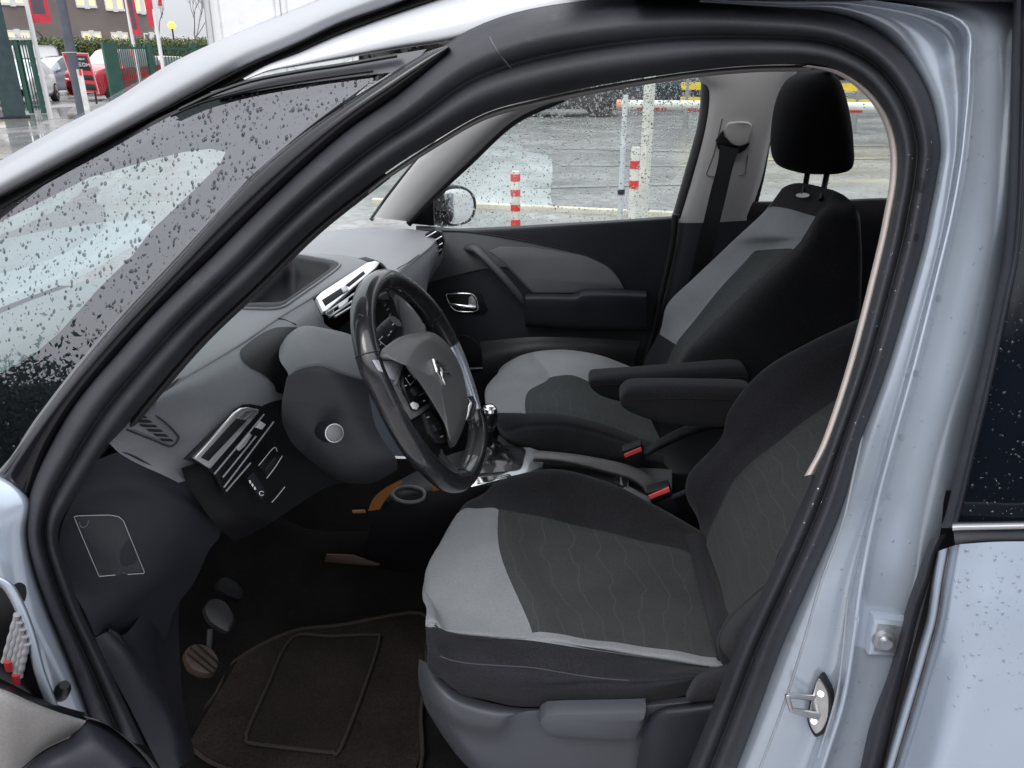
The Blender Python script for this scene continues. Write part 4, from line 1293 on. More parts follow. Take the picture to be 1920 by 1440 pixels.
# back rest
seam = [(1322, 1010, .54), (1347, 947, .54), (1367, 910, .54), (1397, 873, .54), (1440, 838, .54), (1493, 798, .54), (1557, 752, .54), (1625, 700, .53), (1700, 640, .52)]
crest = [(1325, 985, .61), (1289, 935, .61), (1290, 893, .61), (1318, 858, .61), (1354, 820, .61), (1366, 770, .61), (1425, 703, .61), (1510, 648, .60), (1620, 598, .59)]
rows = []
for i_, (s_, c_) in enumerate(zip(seam, crest)):
    s3, c3 = V(*s_), V(*c_)
    mid = s3.copy(); mid[1] = .37; mid[0] += .012
    ns = s3.copy(); ns[1] = .20
    nc = c3.copy(); nc[1] = .135
    bk_ = c3 + np.array((.10, .03, .02)); nb = nc + np.array((.11, -.02, .02))
    fm = lerp(s3, c3, .55) + np.array((-.012, 0, .004)); nm = lerp(ns, nc, .55) + np.array((-.012, 0, .004))
    rows.append([bk_, lerp(c3, bk_, .35) + np.array((0, .018, 0)), c3, fm, s3, mid, ns, nm, nc, lerp(nc, nb, .4) + np.array((0, -.015, 0)), nb])
back = patch('backrest', rows, [M['cloth_black'], M['insert'], M['cloth_dark']], DS, su=7, sv=6, matfn=lambda u, v: 1 if 4 < v < 6 else (2 if 2 < v < 8 else 0),
             seams=(('v', 4.0, .06, .004, 0, 8), ('v', 6.0, .06, .004, 0, 8), ('u', 3.1, .04, .0035, 1.5, 4), ('u', 3.1, .04, .003, 6, 8.5)),
             bulge=lambda u, v: .004 * np.sin(np.clip((v - 4) / 2, 0, 1) * pi) + .0016 * np.sin(u * 3.1 + v) * np.sin(v * 2.7 + u * .6))
# lower near side bolster, hinge cover, plastic base and lever
rows = [[V(x, y, d) for x, y, d in r] for r in (
    [(1425, 1108, .13), (1450, 1095, .10), (1470, 1100, .09)], [(1385, 1143, .14), (1420, 1140, .085), (1460, 1145, .08)], [(1352, 1178, .15), (1390, 1180, .08), (1440, 1190, .075)],
    [(1343, 1212, .15), (1380, 1215, .08), (1430, 1225, .075)], [(1360, 1243, .15), (1390, 1240, .09), (1430, 1245, .085)])]
patch('side_bolster', rows, [M['cloth_dark']], DS, su=5, sv=5)
rows = [[V(x, y, d) for x, y, d in r] for r in (
    [(1286, 1003, .55), (1308, 1000, .54), (1330, 1020, .52)], [(1300, 1060, .48), (1318, 1045, .48), (1345, 1060, .48)], [(1320, 1130, .36), (1335, 1110, .37), (1360, 1120, .37)], [(1338, 1200, .22), (1350, 1180, .24), (1370, 1180, .24)], [(1345, 1245, .17), (1356, 1235, .18), (1372, 1235, .19)])]
patch('crease_panel', rows, [M['cloth_dark']], DS, su=5, sv=4)
basm = mat('seat base plastic', (0.062, 0.065, 0.077), 0.5, grain=.35, gscale=900, vary=.1)
rows = [[V(x, y, d) for x, y, d in r] for r in (
    [(786, 1235, .20), (806, 1248, .16), (833, 1280, .128), (875, 1305, .125), (940, 1322, .125), (1007, 1328, .125), (1140, 1321, .125), (1240, 1312, .125), (1340, 1300, .125)],
    [(784, 1258, .20), (800, 1268, .14), (832, 1300, .102), (875, 1323, .096), (940, 1336, .098), (1000, 1334, .108), (1140, 1327, .108), (1240, 1320, .108), (1340, 1310, .108)],
    [(786, 1285, .20), (800, 1300, .135), (838, 1334, .098), (885, 1354, .092), (935, 1358, .092), (985, 1338, .104), (1140, 1334, .104), (1240, 1328, .104), (1340, 1320, .104)],
    [(792, 1305, .20), (808, 1322, .14), (845, 1360, .108), (890, 1385, .104), (940, 1392, .104), (990, 1382, .106), (1140, 1385, .106), (1240, 1390, .106), (1340, 1390, .106)],
    [(800, 1330, .20), (830, 1365, .14), (870, 1405, .112), (915, 1438, .108), (970, 1460, .108), (1030, 1480, .108), (1140, 1485, .108), (1240, 1485, .108), (1340, 1485, .108)],
    [(830, 1380, .22), (860, 1420, .16), (900, 1460, .13), (950, 1510, .125), (1000, 1540, .125), (1060, 1560, .125), (1140, 1560, .125), (1240, 1560, .125), (1340, 1560, .125)])]
base = patch('seat_base', rows, [basm], DS, su=6, sv=6)
sb = Surf(base)
plate('recline_lever', [V(x, y, .078) for x, y in ((1008, 1356), (1013, 1348), (1024, 1341), (1060, 1339), (1150, 1338), (1212, 1336), (1213, 1356), (1205, 1372), (1192, 1394), (1150, 1396), (1080, 1392), (1038, 1389), (1020, 1382), (1012, 1370)) ], .028, basm, DS, .012)
rows = [[V(x, y, d) for x, y, d in r] for r in (
    [(1216, 1338, .115), (1245, 1324, .11), (1290, 1316, .11), (1350, 1306, .11)], [(1214, 1352, .09), (1240, 1334, .078), (1290, 1328, .074), (1350, 1320, .074)],
    [(1200, 1400, .088), (1235, 1370, .074), (1290, 1362, .070), (1350, 1358, .070)], [(1192, 1450, .09), (1230, 1450, .076), (1290, 1450, .072), (1350, 1450, .072)], [(1192, 1520, .09), (1230, 1520, .076), (1290, 1520, .072), (1350, 1520, .072)])]
patch('hinge_cover', rows, [M['dash_dark']], DS, su=5, sv=5)
rows = [[V(x, y, d) for x, y, d in r] for r in (
    [(1286, 1300, .11), (1305, 1268, .11), (1340, 1252, .11), (1370, 1243, .11)], [(1288, 1312, .085), (1310, 1285, .08), (1345, 1270, .078), (1385, 1262, .078)], [(1295, 1315, .085), (1320, 1308, .078), (1350, 1300, .075), (1390, 1295, .075)], [(1300, 1318, .11), (1330, 1318, .10), (1360, 1315, .10), (1395, 1312, .10)])]
patch('hinge_cap', rows, [M['cloth_dark']], DS, su=5, sv=5)
# driver's fold-down armrest
def armrest(par, ptop, pbot, y0, y1, tip, name='armrest'):
    """padded bar: outline seen from the side, rounded across"""
    rows_ = []
    n_ = len(ptop)
    for i in range(n_):
        a = V(*ptop[i], y0); b = V(*pbot[i], y0)
        w = np.array((0, y1 - y0, 0))
        m = (a + b) / 2
        h = (a - b) / 2
        pts = []
        for th in np.linspace(0, 2 * pi, 15)[:-1]:
            cx, sx = cos(th), sin(th)
            e = 0.55
            ex = np.sign(cx) * abs(cx) ** e; ez = np.sign(sx) * abs(sx) ** e
            pts.append(m + w / 2 - ex * w / 2 + ez * h)
        rows_.append(pts)
    c0 = np.mean(rows_[0], axis=0); c1 = np.mean(rows_[-1], axis=0)
    rows_ = [[lerp(c0, p, .02) for p in rows_[0]], [lerp(c0, p, .75) for p in rows_[0]]] + rows_[1:-1] + [[lerp(c1, p, .8) for p in rows_[-1]], [lerp(c1, p, .02) for p in rows_[-1]]]
    o = patch(name, rows_, [M['cloth_dark'], M['cloth_black']], par, su=5, sv=4, closed_v=True, matfn=lambda u, v: 0 if 1.2 < v < 5.7 else 1)
    bm = bmesh.new(); bm.from_mesh(o.data); bmesh.ops.recalc_face_normals(bm, faces=bm.faces); bm.to_mesh(o.data); bm.free()
    tube(name + '_seam', [V(x, y, y0 - .001) for x, y in tip], .0011, M['cloth_black'], o, sub=6, seg=6)
    return o


arm1 = armrest(DS, [(1162, 748), (1168, 740), (1185, 729), (1240, 727), (1320, 728), (1400, 731), (1412, 740)], [(1164, 762), (1168, 768), (1190, 782), (1245, 800), (1320, 806), (1385, 806), (1400, 800)], .645, .715, [(1168, 751), (1240, 748), (1320, 748), (1398, 752)])
# ------------------------------------------------------------------ passenger seat
PS = part('seat.001', (0.05, 1.13, .38))
st2_ = [
    [(985, 720, 1.36), (975, 740, 1.34), (960, 760, 1.26), (945, 790, 1.12), (940, 812, .98), (950, 818, .93), (955, 830, .915), (970, 838, .92)],
    [(935, 700, 1.38), (930, 712, 1.35), (918, 738, 1.26), (914, 750, 1.12), (915, 775, .98), (930, 796, .93), (940, 818, .91), (960, 832, .915)],
    [(960, 674, 1.40), (955, 680, 1.36), (930, 712, 1.26), (922, 738, 1.12), (928, 772, .98), (948, 808, .93), (958, 826, .905), (980, 842, .912)],
    [(1005, 661, 1.41), (1000, 664, 1.37), (1030, 706, 1.25), (990, 735, 1.12), (985, 772, .97), (995, 798, .925), (1000, 835, .90), (1020, 851, .91)],
    [(1062, 656, 1.41), (1060, 660, 1.37), (1072, 703, 1.25), (1050, 735, 1.12), (1055, 775, .97), (1060, 798, .925), (1060, 845, .90), (1075, 860, .91)],
    [(1130, 668, 1.41), (1128, 672, 1.37), (1112, 718, 1.25), (1110, 750, 1.12), (1130, 792, .97), (1130, 814, .925), (1130, 852, .90), (1140, 866, .91)],
    [(1190, 690, 1.41), (1185, 698, 1.37), (1165, 735, 1.25), (1175, 775, 1.12), (1200, 818, .97), (1205, 840, .925), (1205, 862, .90), (1215, 874, .91)],
    [(1225, 705, 1.41), (1220, 712, 1.37), (1210, 750, 1.25), (1220, 790, 1.12), (1240, 830, .97), (1245, 850, .925), (1245, 868, .90), (1255, 880, .91)]]


def pmat(u, v):
    if v > 4:
        return 0 if v < 5 else 3
    if u < 3.0:
        return 1
    if v < 2:
        return 4
    return 2


pcush = patch('cushion', [vr(r) for r in st2_], [M['cloth_black'], M['cloth_light'], M['insert'], M['cloth_black'], mat('mid grey seat cloth', (0.24, 0.245, 0.255), 0.85, weave=.3, gscale=1300, sheen=.15)], PS, su=8, sv=8, matfn=pmat,
              seams=(('v', 2.0, .05, .003, 3, 7), ('u', 3.0, .04, .003, 1, 4), ('v', 4.0, .05, .0035, 0, 7), ('v', 5.0, .05, .003, 0, 7)),
              bulge=lambda u, v: .004 * np.sin(np.clip((v - 1.5) / 2.5, 0, 1) * pi))
rows = [[V(x, y, d) for x, y, d in r] for r in (
    [(935, 815, .955), (960, 832, .925), (1000, 848, .915), (1080, 862, .915), (1200, 876, .915), (1260, 880, .915)], [(928, 850, .955), (960, 865, .92), (1000, 875, .91), (1080, 890, .91), (1200, 900, .91), (1260, 905, .91)], [(930, 920, .955), (960, 930, .92), (1000, 940, .91), (1080, 950, .91), (1200, 950, .91), (1260, 950, .91)])]
patch('seat_base', rows, [M['dash_mid']], PS)
pb = [  # top to bottom: far silhouette, seam, seam, near crest, near edge, near back
    [(1462, 366, 1.27), (1468, 352, 1.22), (1500, 343, 1.13), (1560, 356, 1.0), (1590, 372, .97), (1606, 392, .95), (1612, 405, .98)],
    [(1428, 402, 1.31), (1445, 388, 1.26), (1480, 392, 1.16), (1527, 405, 1.03), (1545, 400, .96), (1606, 420, .935), (1614, 430, .98)],
    [(1378, 448, 1.34), (1410, 440, 1.27), (1450, 440, 1.16), (1506, 440, 1.03), (1525, 445, .95), (1607, 470, .93), (1616, 480, .98)],
    [(1355, 470, 1.345), (1412, 469, 1.26), (1450, 466, 1.16), (1486, 465, 1.035), (1508, 475, .95), (1604, 505, .93), (1616, 515, .98)],
    [(1300, 522, 1.36), (1350, 538, 1.27), (1385, 540, 1.16), (1402, 540, 1.04), (1450, 545, .955), (1597, 570, .93), (1612, 580, .98)],
    [(1252, 570, 1.37), (1302, 598, 1.28), (1325, 602, 1.17), (1335, 606, 1.05), (1385, 612, .955), (1575, 650, .93), (1600, 660, .98)],
    [(1238, 620, 1.37), (1268, 640, 1.28), (1284, 650, 1.17), (1288, 655, 1.06), (1320, 662, .96), (1540, 720, .93), (1570, 740, .98)],
    [(1212, 668, 1.37), (1250, 678, 1.28), (1264, 690, 1.17), (1268, 700, 1.06), (1290, 710, .965), (1490, 790, .93), (1520, 810, .98)],
    [(1205, 700, 1.37), (1245, 705, 1.28), (1258, 715, 1.17), (1260, 730, 1.06), (1280, 745, .965), (1440, 840, .93), (1470, 860, .98)]]


def pbm(u, v):
    if u < 0.97 and .7 < v < 3.2:
        return 0
    if v > 3:
        return 0
    if u < 3.0:
        return 1
    if v < 1:
        return 1 if u < 6.1 else 3
    return 2


pback = patch('backrest', [vr(r) for r in pb], [M['cloth_black'], M['cloth_light'], M['insert'], M['cloth_dark']], PS, su=8, sv=8, matfn=pbm,
              seams=(('v', 1.0, .05, .003, 3, 8), ('u', 3.0, .05, .003, 1, 3), ('v', 3.0, .06, .003, 0, 8), ('u', 6.1, .05, .003, 0, 1)))
sp2 = Surf(pback)
# head rest
hr = [  # outline levels, front section: left silhouette -> right silhouette
    (1520, 1549, 132), (1494, 1562, 139), (1475, 1573, 153), (1462, 1581, 176), (1453, 1588, 206), (1448, 1594, 241), (1446, 1597, 270), (1448, 1599, 291), (1455, 1598, 306), (1468, 1593, 315), (1486, 1582, 320)]
rows = []
for x0, x1, y in hr:
    yc = 1.13
    a, b = V(x0, y, yc + .02), V(x1, y + 1, yc - .02)
    w_ = (b - a)
    r = []
    tt = (y - 130) / 190
    dy = .088 * sqrt(max(0.02, 1 - (2 * tt - 1) ** 2 * .75))
    # front, far side, back, near side as a rounded section: width comes from the outline
    m = (a + b) / 2
    hw = np.linalg.norm(w_) / 2
    ux = w_ / (2 * hw)
    uy = np.array((0, 1.0, 0))
    for th in np.linspace(0, 2 * pi, 17)[:-1]:
        cx, sx = cos(th), sin(th)
        e = .85
        r.append(m + ux * hw * np.sign(cx) * abs(cx) ** e + uy * dy * np.sign(sx) * abs(sx) ** e)
    rows.append(r)
c0 = np.mean(rows[0], axis=0); c1 = np.mean(rows[-1], axis=0)
rows = [[lerp(c0, p, .02) + np.array((0, 0, .003)) for p in rows[0]]] + rows + [[lerp(c1, p, .6) + np.array((0, 0, -.004)) for p in rows[-1]], [lerp(c1, p, .02) + np.array((0, 0, .004)) for p in rows[-1]]]
hd = patch('headrest', rows, [M['cloth_head']], PS, su=5, sv=4, closed_v=True)
bm = bmesh.new(); bm.from_mesh(hd.data); bmesh.ops.recalc_face_normals(bm, faces=bm.faces); bm.to_mesh(hd.data); bm.free()
for (a, b, yy) in (((1518, 300), (1509, 364), 1.165), ((1552, 318), (1542, 375), 1.085)):
    tube('headrest_post', [V(*a, yy), sp2.at(b[0], b[1], .002)], .0065, M['black_plastic'], PS, sub=2, seg=12)
cc_ = V(1509, 363, 1.165)
skin_on('post_collar', sp2, [(1510 + 13 * cos(t), 366 + 4.5 * sin(t)) for t in np.linspace(0, 2 * pi, 10, endpoint=False)], .0065, M['satin'], PS, 2, levels=(1, .5))
arm2 = armrest(PS, [(1103, 717), (1110, 711), (1130, 708), (1200, 703), (1290, 696), (1380, 690), (1402, 696)], [(1105, 724), (1112, 735), (1140, 752), (1205, 765), (1290, 765), (1390, 760), (1406, 750)], .86, .935, [(1108, 724), (1170, 720), (1260, 714), (1400, 706)])

box('seat_frame', (.10, .93, .37), (.62, 1.33, .60), M['black_plastic'], PS, .01)
box('seat_frame', (.02, .17, .37), (.55, .62, .55), M['black_plastic'], DS, .01)
# ------------------------------------------------------------------ console, gear lever, buckles
CN = part('console', (0.0, .8, .45))
rows = [[V(x, y, d) for x, y, d in r] for r in (
    [(740, 905, .86), (850, 850, .89), (930, 840, .90), (1000, 842, .90), (1100, 860, .90), (1190, 885, .90), (1240, 925, .88)],
    [(730, 915, .80), (840, 880, .80), (900, 878, .80), (980, 885, .80), (1080, 890, .80), (1170, 905, .80), (1238, 940, .80)],
    [(720, 930, .74), (800, 915, .72), (880, 905, .72), (960, 902, .72), (1050, 915, .72), (1150, 930, .72), (1235, 960, .72)],
    [(700, 970, .72), (790, 940, .70), (880, 915, .70), (960, 912, .70), (1050, 930, .70), (1150, 950, .70), (1235, 985, .70)],
    [(680, 1060, .72), (790, 1000, .70), (880, 970, .70), (960, 960, .70), (1050, 975, .70), (1150, 990, .70), (1235, 1020, .70)],
    [(680, 1160, .74), (790, 1120, .72), (880, 1090, .72), (960, 1080, .72), (1050, 1080, .72), (1150, 1080, .72), (1235, 1100, .72)])]
con = patch('console_body', rows, [M['black_plastic']], CN, su=5, sv=5)
scn = Surf(con)
plate_on('tray_well', scn, [(1018, 862), (1060, 868), (1140, 886), (1155, 892), (1150, 912), (1100, 900), (1020, 880)], .002, .002, M['void'], CN, .0005)
RU = [(1000, 846), (1040, 849), (1090, 855), (1140, 864), (1190, 877), (1222, 896), (1238, 924)]
RD_ = [(1000, 860), (1040, 862), (1088, 870), (1134, 882), (1176, 893), (1203, 909), (1214, 930)]
rows = []
for a_, b_ in zip(RU, RD_):
    a_, b_ = np.array(a_, float), np.array(b_, float)
    rows.append([V(*(a_ + (0, -2)), .86), V(*a_, .835), V(*((a_ + b_) / 2), .815), V(*b_, .805), V(*(b_ + (0, 6)), .815)])
patch('tray_rim', rows, [mat('warm grey console rim', (.12, .115, .12), .45, grain=.2)], CN, su=5, sv=4)
plate_on('console_end', scn, [(1178, 884), (1200, 888), (1236, 920), (1232, 944), (1205, 930), (1178, 915)], .006, .01, M['dash_mid'], CN, .003)
sw = plate_on('window_switch', scn, [(1148, 886), (1174, 890), (1178, 918), (1152, 908)], .005, .004, M['dash_dark'], CN, .001)
plate_on('switch_bar', scn, [(1160, 891), (1163, 891), (1166, 914), (1162, 912)], .0062, .001, M['satin'], sw, .0003)
sur2 = plate_on('gear_surround', scn, [(880, 905), (900, 868), (925, 846), (945, 842), (993, 842), (1010, 848), (1021, 860), (1017, 878), (990, 890), (958, 897)], .006, .008, M['satin'], CN, .003)
plate_on('surround_strip', scn, [(885, 911), (890, 904), (955, 896), (958, 899), (950, 904)], .010, .004, M['chrome'], sur2, .0008)
GB = [scn.at(x, y, .013) for x, y in ((884, 896), (890, 870), (905, 852), (935, 848), (965, 846), (984, 850), (982, 866), (974, 888), (940, 895), (910, 897))]
GT = [V(x, y, .80) for x, y in ((902, 826), (903, 824), (906, 822), (912, 821), (920, 821), (926, 823), (926, 826), (922, 829), (914, 831), (906, 829))]
rows = []
for k_, t in enumerate(np.linspace(0, 1, 7)):
    r = []
    for j_, (a, b) in enumerate(zip(GB, GT)):
        p = lerp(a, b, t)
        c_ = lerp(np.mean(GB, axis=0), np.mean(GT, axis=0), t)
        f = 1 - .30 * sin(pi * t) + .10 * sin(j_ * 2.5 + k_ * 1.7) * sin(pi * t)
        r.append(c_ + (p - c_) * f)
    rows.append(r)
patch('gear_gaiter', rows, [M['leather']], CN, su=5, sv=5, closed_v=True)
k0, k1 = V(914, 832, .80), V(917, 795, .80)
tube('gear_lever', [k0, lerp(k0, k1, .5), k1], [.012, .011, .012], M['black_plastic'], CN, sub=4)
kb = tube('gear_knob', [V(917, 806, .80), V(917, 796, .80), V(918, 784, .80), V(918, 772, .80), V(918, 764, .80)], [.011, .016, .0185, .0185, .013], M['leather'], CN, sub=5, seg=18)
tube('knob_cap', [V(918, 776, .785), V(918, 766, .79), V(918, 761, .79), V(918, 759, .79)], [.0175, .0165, .011, .003], M['chrome'], kb, sub=4, seg=18)
# cup holder; orange reflected light at the console side, painted as small pieces
tube('cup_holder', [scn.at(768 + 30 * cos(t), 928 + 13 * sin(t), .004) for t in np.linspace(0, 2 * pi, 14, endpoint=False)], .004, M['dash_mid'], CN, closed=True, sub=3)
plate_on('cup_well', scn, [(768 + 28 * cos(t), 928 + 11 * sin(t)) for t in np.linspace(0, 2 * pi, 18, endpoint=False)], .003, .001, M['void'], CN, .0004)
patch('orange_glow', [[V(x, y, .70) for x, y in r] for r in ([(690, 958), (700, 957), (712, 955)], [(700, 935), (712, 936), (722, 938)], [(718, 918), (726, 923), (733, 925)], [(735, 908), (740, 911), (745, 913)], [(752, 900), (754, 902), (756, 903)])], [M['orange']], CN)
plate('glow_patch', [V(x, y, .69) for x, y in ((808, 908), (820, 905), (836, 908), (830, 918), (812, 922))], .004, M['orange'], CN, .001)
plate('glow_patch', [V(x, y, .70) for x, y in ((660, 958), (683, 957), (685, 962), (662, 963))], .004, mat('dull orange', (.35, .16, .08), .5), CN, .001)
plate('brown_strip', [V(x, y, .69) for x, y in ((612, 1040), (660, 1042), (712, 1058), (705, 1062), (655, 1058), (608, 1054))], .004, mat('dim brown trim', (.05, .033, .024), .5), CN, .001)


def buckle(name, poly, dx, dy, redp, d):
    b = [V(x, y, d) for x, y in poly]
    o = plate(name, b, .03, M['black_plastic'], CN, .002)
    plate('red_button', [V(x, y, d - .004) for x, y in redp], .006, M['red'], o, .001)
    lo = [(poly[2][0], poly[2][1]), (poly[3][0], poly[3][1])]
    pp = [V(x, y, d + .004) for x, y in (poly[3], poly[2], (poly[2][0] + dx, poly[2][1] + dy), (poly[3][0] + dx, poly[3][1] + dy))]
    plate('buckle_body', pp, .022, M['black_plastic'], o, .002)
    return o


buckle('seat_buckle', [(1167, 846), (1202, 834), (1206, 846), (1172, 860)], 8, 26, [(1170, 852), (1202, 839), (1204, 846), (1172, 859)], .84)
buckle('seat_buckle', [(1213, 924), (1254, 912), (1262, 930), (1222, 946)], 12, 30, [(1216, 930), (1254, 914), (1257, 922), (1219, 937)], .70)
tube('belt_stalk', [V(1208, 850, .86), V(1250, 826, .87), V(1310, 800, .88), V(1370, 790, .90)], [.010, .012, .014, .014], M['dash_dark'], CN, sub=4)
tube('belt_stalk', [V(1262, 932, .70), V(1280, 925, .69), V(1300, 915, .68)], [.006, .006, .006], M['dash_dark'], CN, sub=4)

# ------------------------------------------------------------------ floor, pedals
FL = part('floor', (0.2, .75, .36))
FZ = .36
rows = []
for X in (-1.15, -.95, -.80, -.68, -.5, 0, .5, 1.0, 1.6):
    z = FZ + max(0, (-.72 - X)) * 1.0
    rows.append([np.array((X, y, z + (.10 if abs(y - .78) < .07 else 0))) for y in (.035, .2, .45, .66, .74, .82, .90, 1.1, 1.4)])
patch('carpet', rows, [M['carpet']], FL, su=3, sv=4)
patch('bulkhead', [[np.array((-1.16, y, z)) for y in (.02, .5, 1.0, 1.48)] for z in (.5, .8, 1.03)], [M['void']], FL, su=2, sv=2)


def pedal(poly, d, m, ribs):
    fp = Flat(V(*poly[0], d), V(*poly[2], d + .03), V(*poly[5], d - .01))
    o = plate_on('pedal', fp, [tuple(q_) for q_ in cr(np.array([p_ for i_ in range(len(poly)) for p_ in (np.array(poly[i_]) * .78 + np.array(poly[i_ - 1]) * .22, np.array(poly[i_]) * .78 + np.array(poly[(i_ + 1) % len(poly)]) * .22)], float), 2, True)[0]], 0, .018, m, CAR, .004, 0)
    for a, b in ribs:
        p0, p1 = fp.at(*a, .001), fp.at(*b, .001)
        tube('pedal_rib', [p0, lerp(p0, p1, .5), p1], .0020, M['black_plastic'], o, sub=2, seg=6)
    return o


pedal([(345, 1222), (358, 1208), (380, 1206), (400, 1216), (413, 1240), (402, 1262), (380, 1262), (355, 1250)], .24, M['pedal_brown'], [((350, 1225), (398, 1262)), ((356, 1214), (404, 1254)), ((370, 1208), (411, 1244))])
pedal([(383, 1142), (392, 1124), (412, 1122), (428, 1132), (441, 1160), (430, 1186), (415, 1180), (393, 1165)], .36, mat('grey pedal pad', (.018, .018, .02), .5), [((430, 1184), (440, 1162))])
pedal([(408, 1090), (425, 1080), (448, 1092), (460, 1110), (455, 1125), (430, 1118), (412, 1105)], .50, M['black_plastic'], [])
tube('pedal_arm', [V(395, 1180, .30), V(392, 1230, .27)], .008, M['black_plastic'], CAR)

# ------------------------------------------------------------------ passenger door seen from inside
PD = part('passenger_door', (-0.1, 1.48, .9))
DY = 1.47
top = [(780, 423), (807, 424), (860, 428), (960, 424), (1060, 418), (1160, 412), (1262, 405)]
rows = [[V(x, y, DY + .05) for x, y in top], [V(x, y + 3, DY) for x, y in top], [V(x, y + 16, DY - .012) for x, y in top],
        [V(x, y, DY - .016) for x, y in ((780, 520), (820, 515), (880, 520), (960, 520), (1060, 520), (1150, 520), (1245, 515))],
        [V(x, y, DY - .016) for x, y in ((780, 640), (820, 640), (880, 640), (960, 640), (1060, 640), (1140, 640), (1222, 640))],
        [V(x, y, DY - .016) for x, y in ((780, 900), (820, 900), (880, 900), (960, 900), (1060, 900), (1140, 900), (1200, 900))]]
dp = patch('door_panel', rows, [M['dash_dark']], PD, su=5, sv=5)
sdp = Surf(dp)
plate_on('upper_inset', sdp, [(826, 432), (860, 434), (960, 448), (1050, 466), (1100, 478), (1135, 494), (1152, 508), (1163, 524), (1172, 542), (1092, 542), (1080, 548), (1065, 550), (1000, 550), (985, 536), (950, 500), (900, 505), (838, 520), (790, 532), (800, 480)], .004, .006, M['door_grey'], PD, .002)
plate_on('light_inset', sdp, [(918, 470), (940, 462), (1000, 464), (1060, 473), (1098, 480), (1132, 496), (1150, 510), (1161, 525), (1170, 541), (1094, 541), (1080, 547), (1062, 548), (1000, 547), (975, 520), (945, 490)], .007, .004, M['door_light'], PD, .0015)
cord_on('inset_edge', sdp, [(826, 433), (880, 435), (960, 447), (1050, 465), (1100, 477), (1135, 493), (1152, 507), (1163, 523), (1173, 543)], .0022, M['void'], PD, .005)
# armrest shelf
rows = []
for x0, y0, y1, yb in ((985, 552, 556, 608), (1030, 551, 556, 612), (1065, 552, 557, 614), (1082, 549, 556, 615), (1095, 543, 550, 616), (1150, 543, 550, 617), (1212, 546, 552, 617)):
    rows.append([V(x0, y0, DY - .015), V(x0, y0, DY - .05), V(x0, y1, DY - .075), V(x0, y1 + 8, DY - .082), V(x0, (y1 + yb) / 2, DY - .075), V(x0, yb, DY - .05), V(x0, yb + 4, DY - .012)])
patch('door_armrest', rows, [M['dash_dark']], PD, su=4, sv=4)
# pull handle
hp = [(880, 464, .0), (893, 468, .035), (912, 486, .055), (940, 516, .065), (962, 542, .06), (980, 564, .045), (1000, 590, .005)]
tube('pull_handle', [V(x, y, DY - .015 - d) for x, y, d in hp], [.019, .021, .020, .019, .019, .017, .008], mat('dark grey pull handle', (.045, .046, .052), .5, grain=.3), PD, sub=5, seg=14, flat=.55, up=(0, 1, 0))
# inner door handle
dh = plate_on('handle_bezel', sdp, [(834, 550), (842, 545), (880, 545), (902, 552), (914, 580), (908, 588), (862, 588), (846, 578)], .006, .006, M['black_plastic'], PD, .002)
plate_on('handle_cup', sdp, [(838, 552), (878, 549), (892, 556), (896, 575), (886, 582), (855, 580), (845, 570)], .008, .002, M['void'], dh, .0005)
tube('handle_ring', [sdp.at(x, y, .009) for x, y in ((838, 552), (850, 549), (878, 549), (890, 553), (897, 568), (895, 580), (880, 583), (857, 581), (846, 571))], .0026, M['chrome'], dh, closed=True, sub=4, seg=8)
tube('handle_lever', [sdp.at(x, y, .014) for x, y in ((844, 567), (860, 570), (880, 573), (893, 574))], [.003, .006, .007, .006], M['chrome'], dh, sub=4, seg=10)
plate_on('handle_grip', sdp, [(880, 556), (886, 552), (893, 562), (895, 575), (879, 572)], .012, .006, M['satin'], dh, .001)
# speaker, pocket, lower panel marks
spk = plate_on('speaker', sdp, [(850, 630), (872, 628), (892, 640), (908, 664), (916, 690), (850, 690)], .008, .008, M['black_plastic'], PD, .003, 2)
cord_on('speaker_rim', sdp, [(850, 629), (872, 627), (893, 639), (909, 664), (917, 688)], .002, M['dash_dark'], spk, .009)
cord_on('pocket_lip', sdp, [(868, 689), (900, 688), (930, 686)], .003, M['dash_mid'], PD, .012)
patch('door_pocket', [[V(x, y, DY - .02 - d) for x, y, d in r] for r in ([(900, 640, 0), (1000, 632, .03), (1100, 634, .03), (1200, 640, .02)], [(905, 690, .05), (1000, 670, .06), (1100, 672, .06), (1190, 680, .04)], [(900, 800, .05), (1000, 790, .06), (1100, 790, .06), (1190, 790, .04)])], [M['black_plastic']], PD)
# passenger window glass and its frame
WQ = [(800, 420), (860, 360), (940, 270), (1000, 205), (1060, 178), (1200, 150), (1308, 138), (1320, 160), (1315, 230), (1288, 330), (1268, 408), (1160, 415), (1060, 421), (960, 427), (880, 431)]


def G(px, py, d=0.0):
    n = np.array([0, -1.0, -.16]); n /= np.linalg.norm(n)
    return Pl(px, py, np.array([0, 1.52 + d, 1.07]), n)


rows = []
Gt = [(780, 410), (850, 345), (930, 260), (1010, 190), (1080, 160), (1200, 135), (1335, 120)]
Gb = [(780, 440), (860, 440), (940, 440), (1020, 440), (1100, 435), (1200, 430), (1280, 425)]
rows = [[G(*(np.array(a) + (np.array(b) - a) * t)) for t in (0, .33, .67, 1)] for a, b in zip(Gt, Gb)]
pane = patch('window_pane', rows, [M['glass']], PD, su=4, sv=4)
sg = Surf(pane)
n_out = np.array([0, 1.0, .16])


def wet(n, box_, rmin, rmax, acc, par, stretch):
    P_, N_, R_ = scatter_px(sg, n, box_, rmin, rmax, 0.0, acc)
    drops('rain_drops', P_, [n_out] * len(P_), R_, par, .5, stretch)


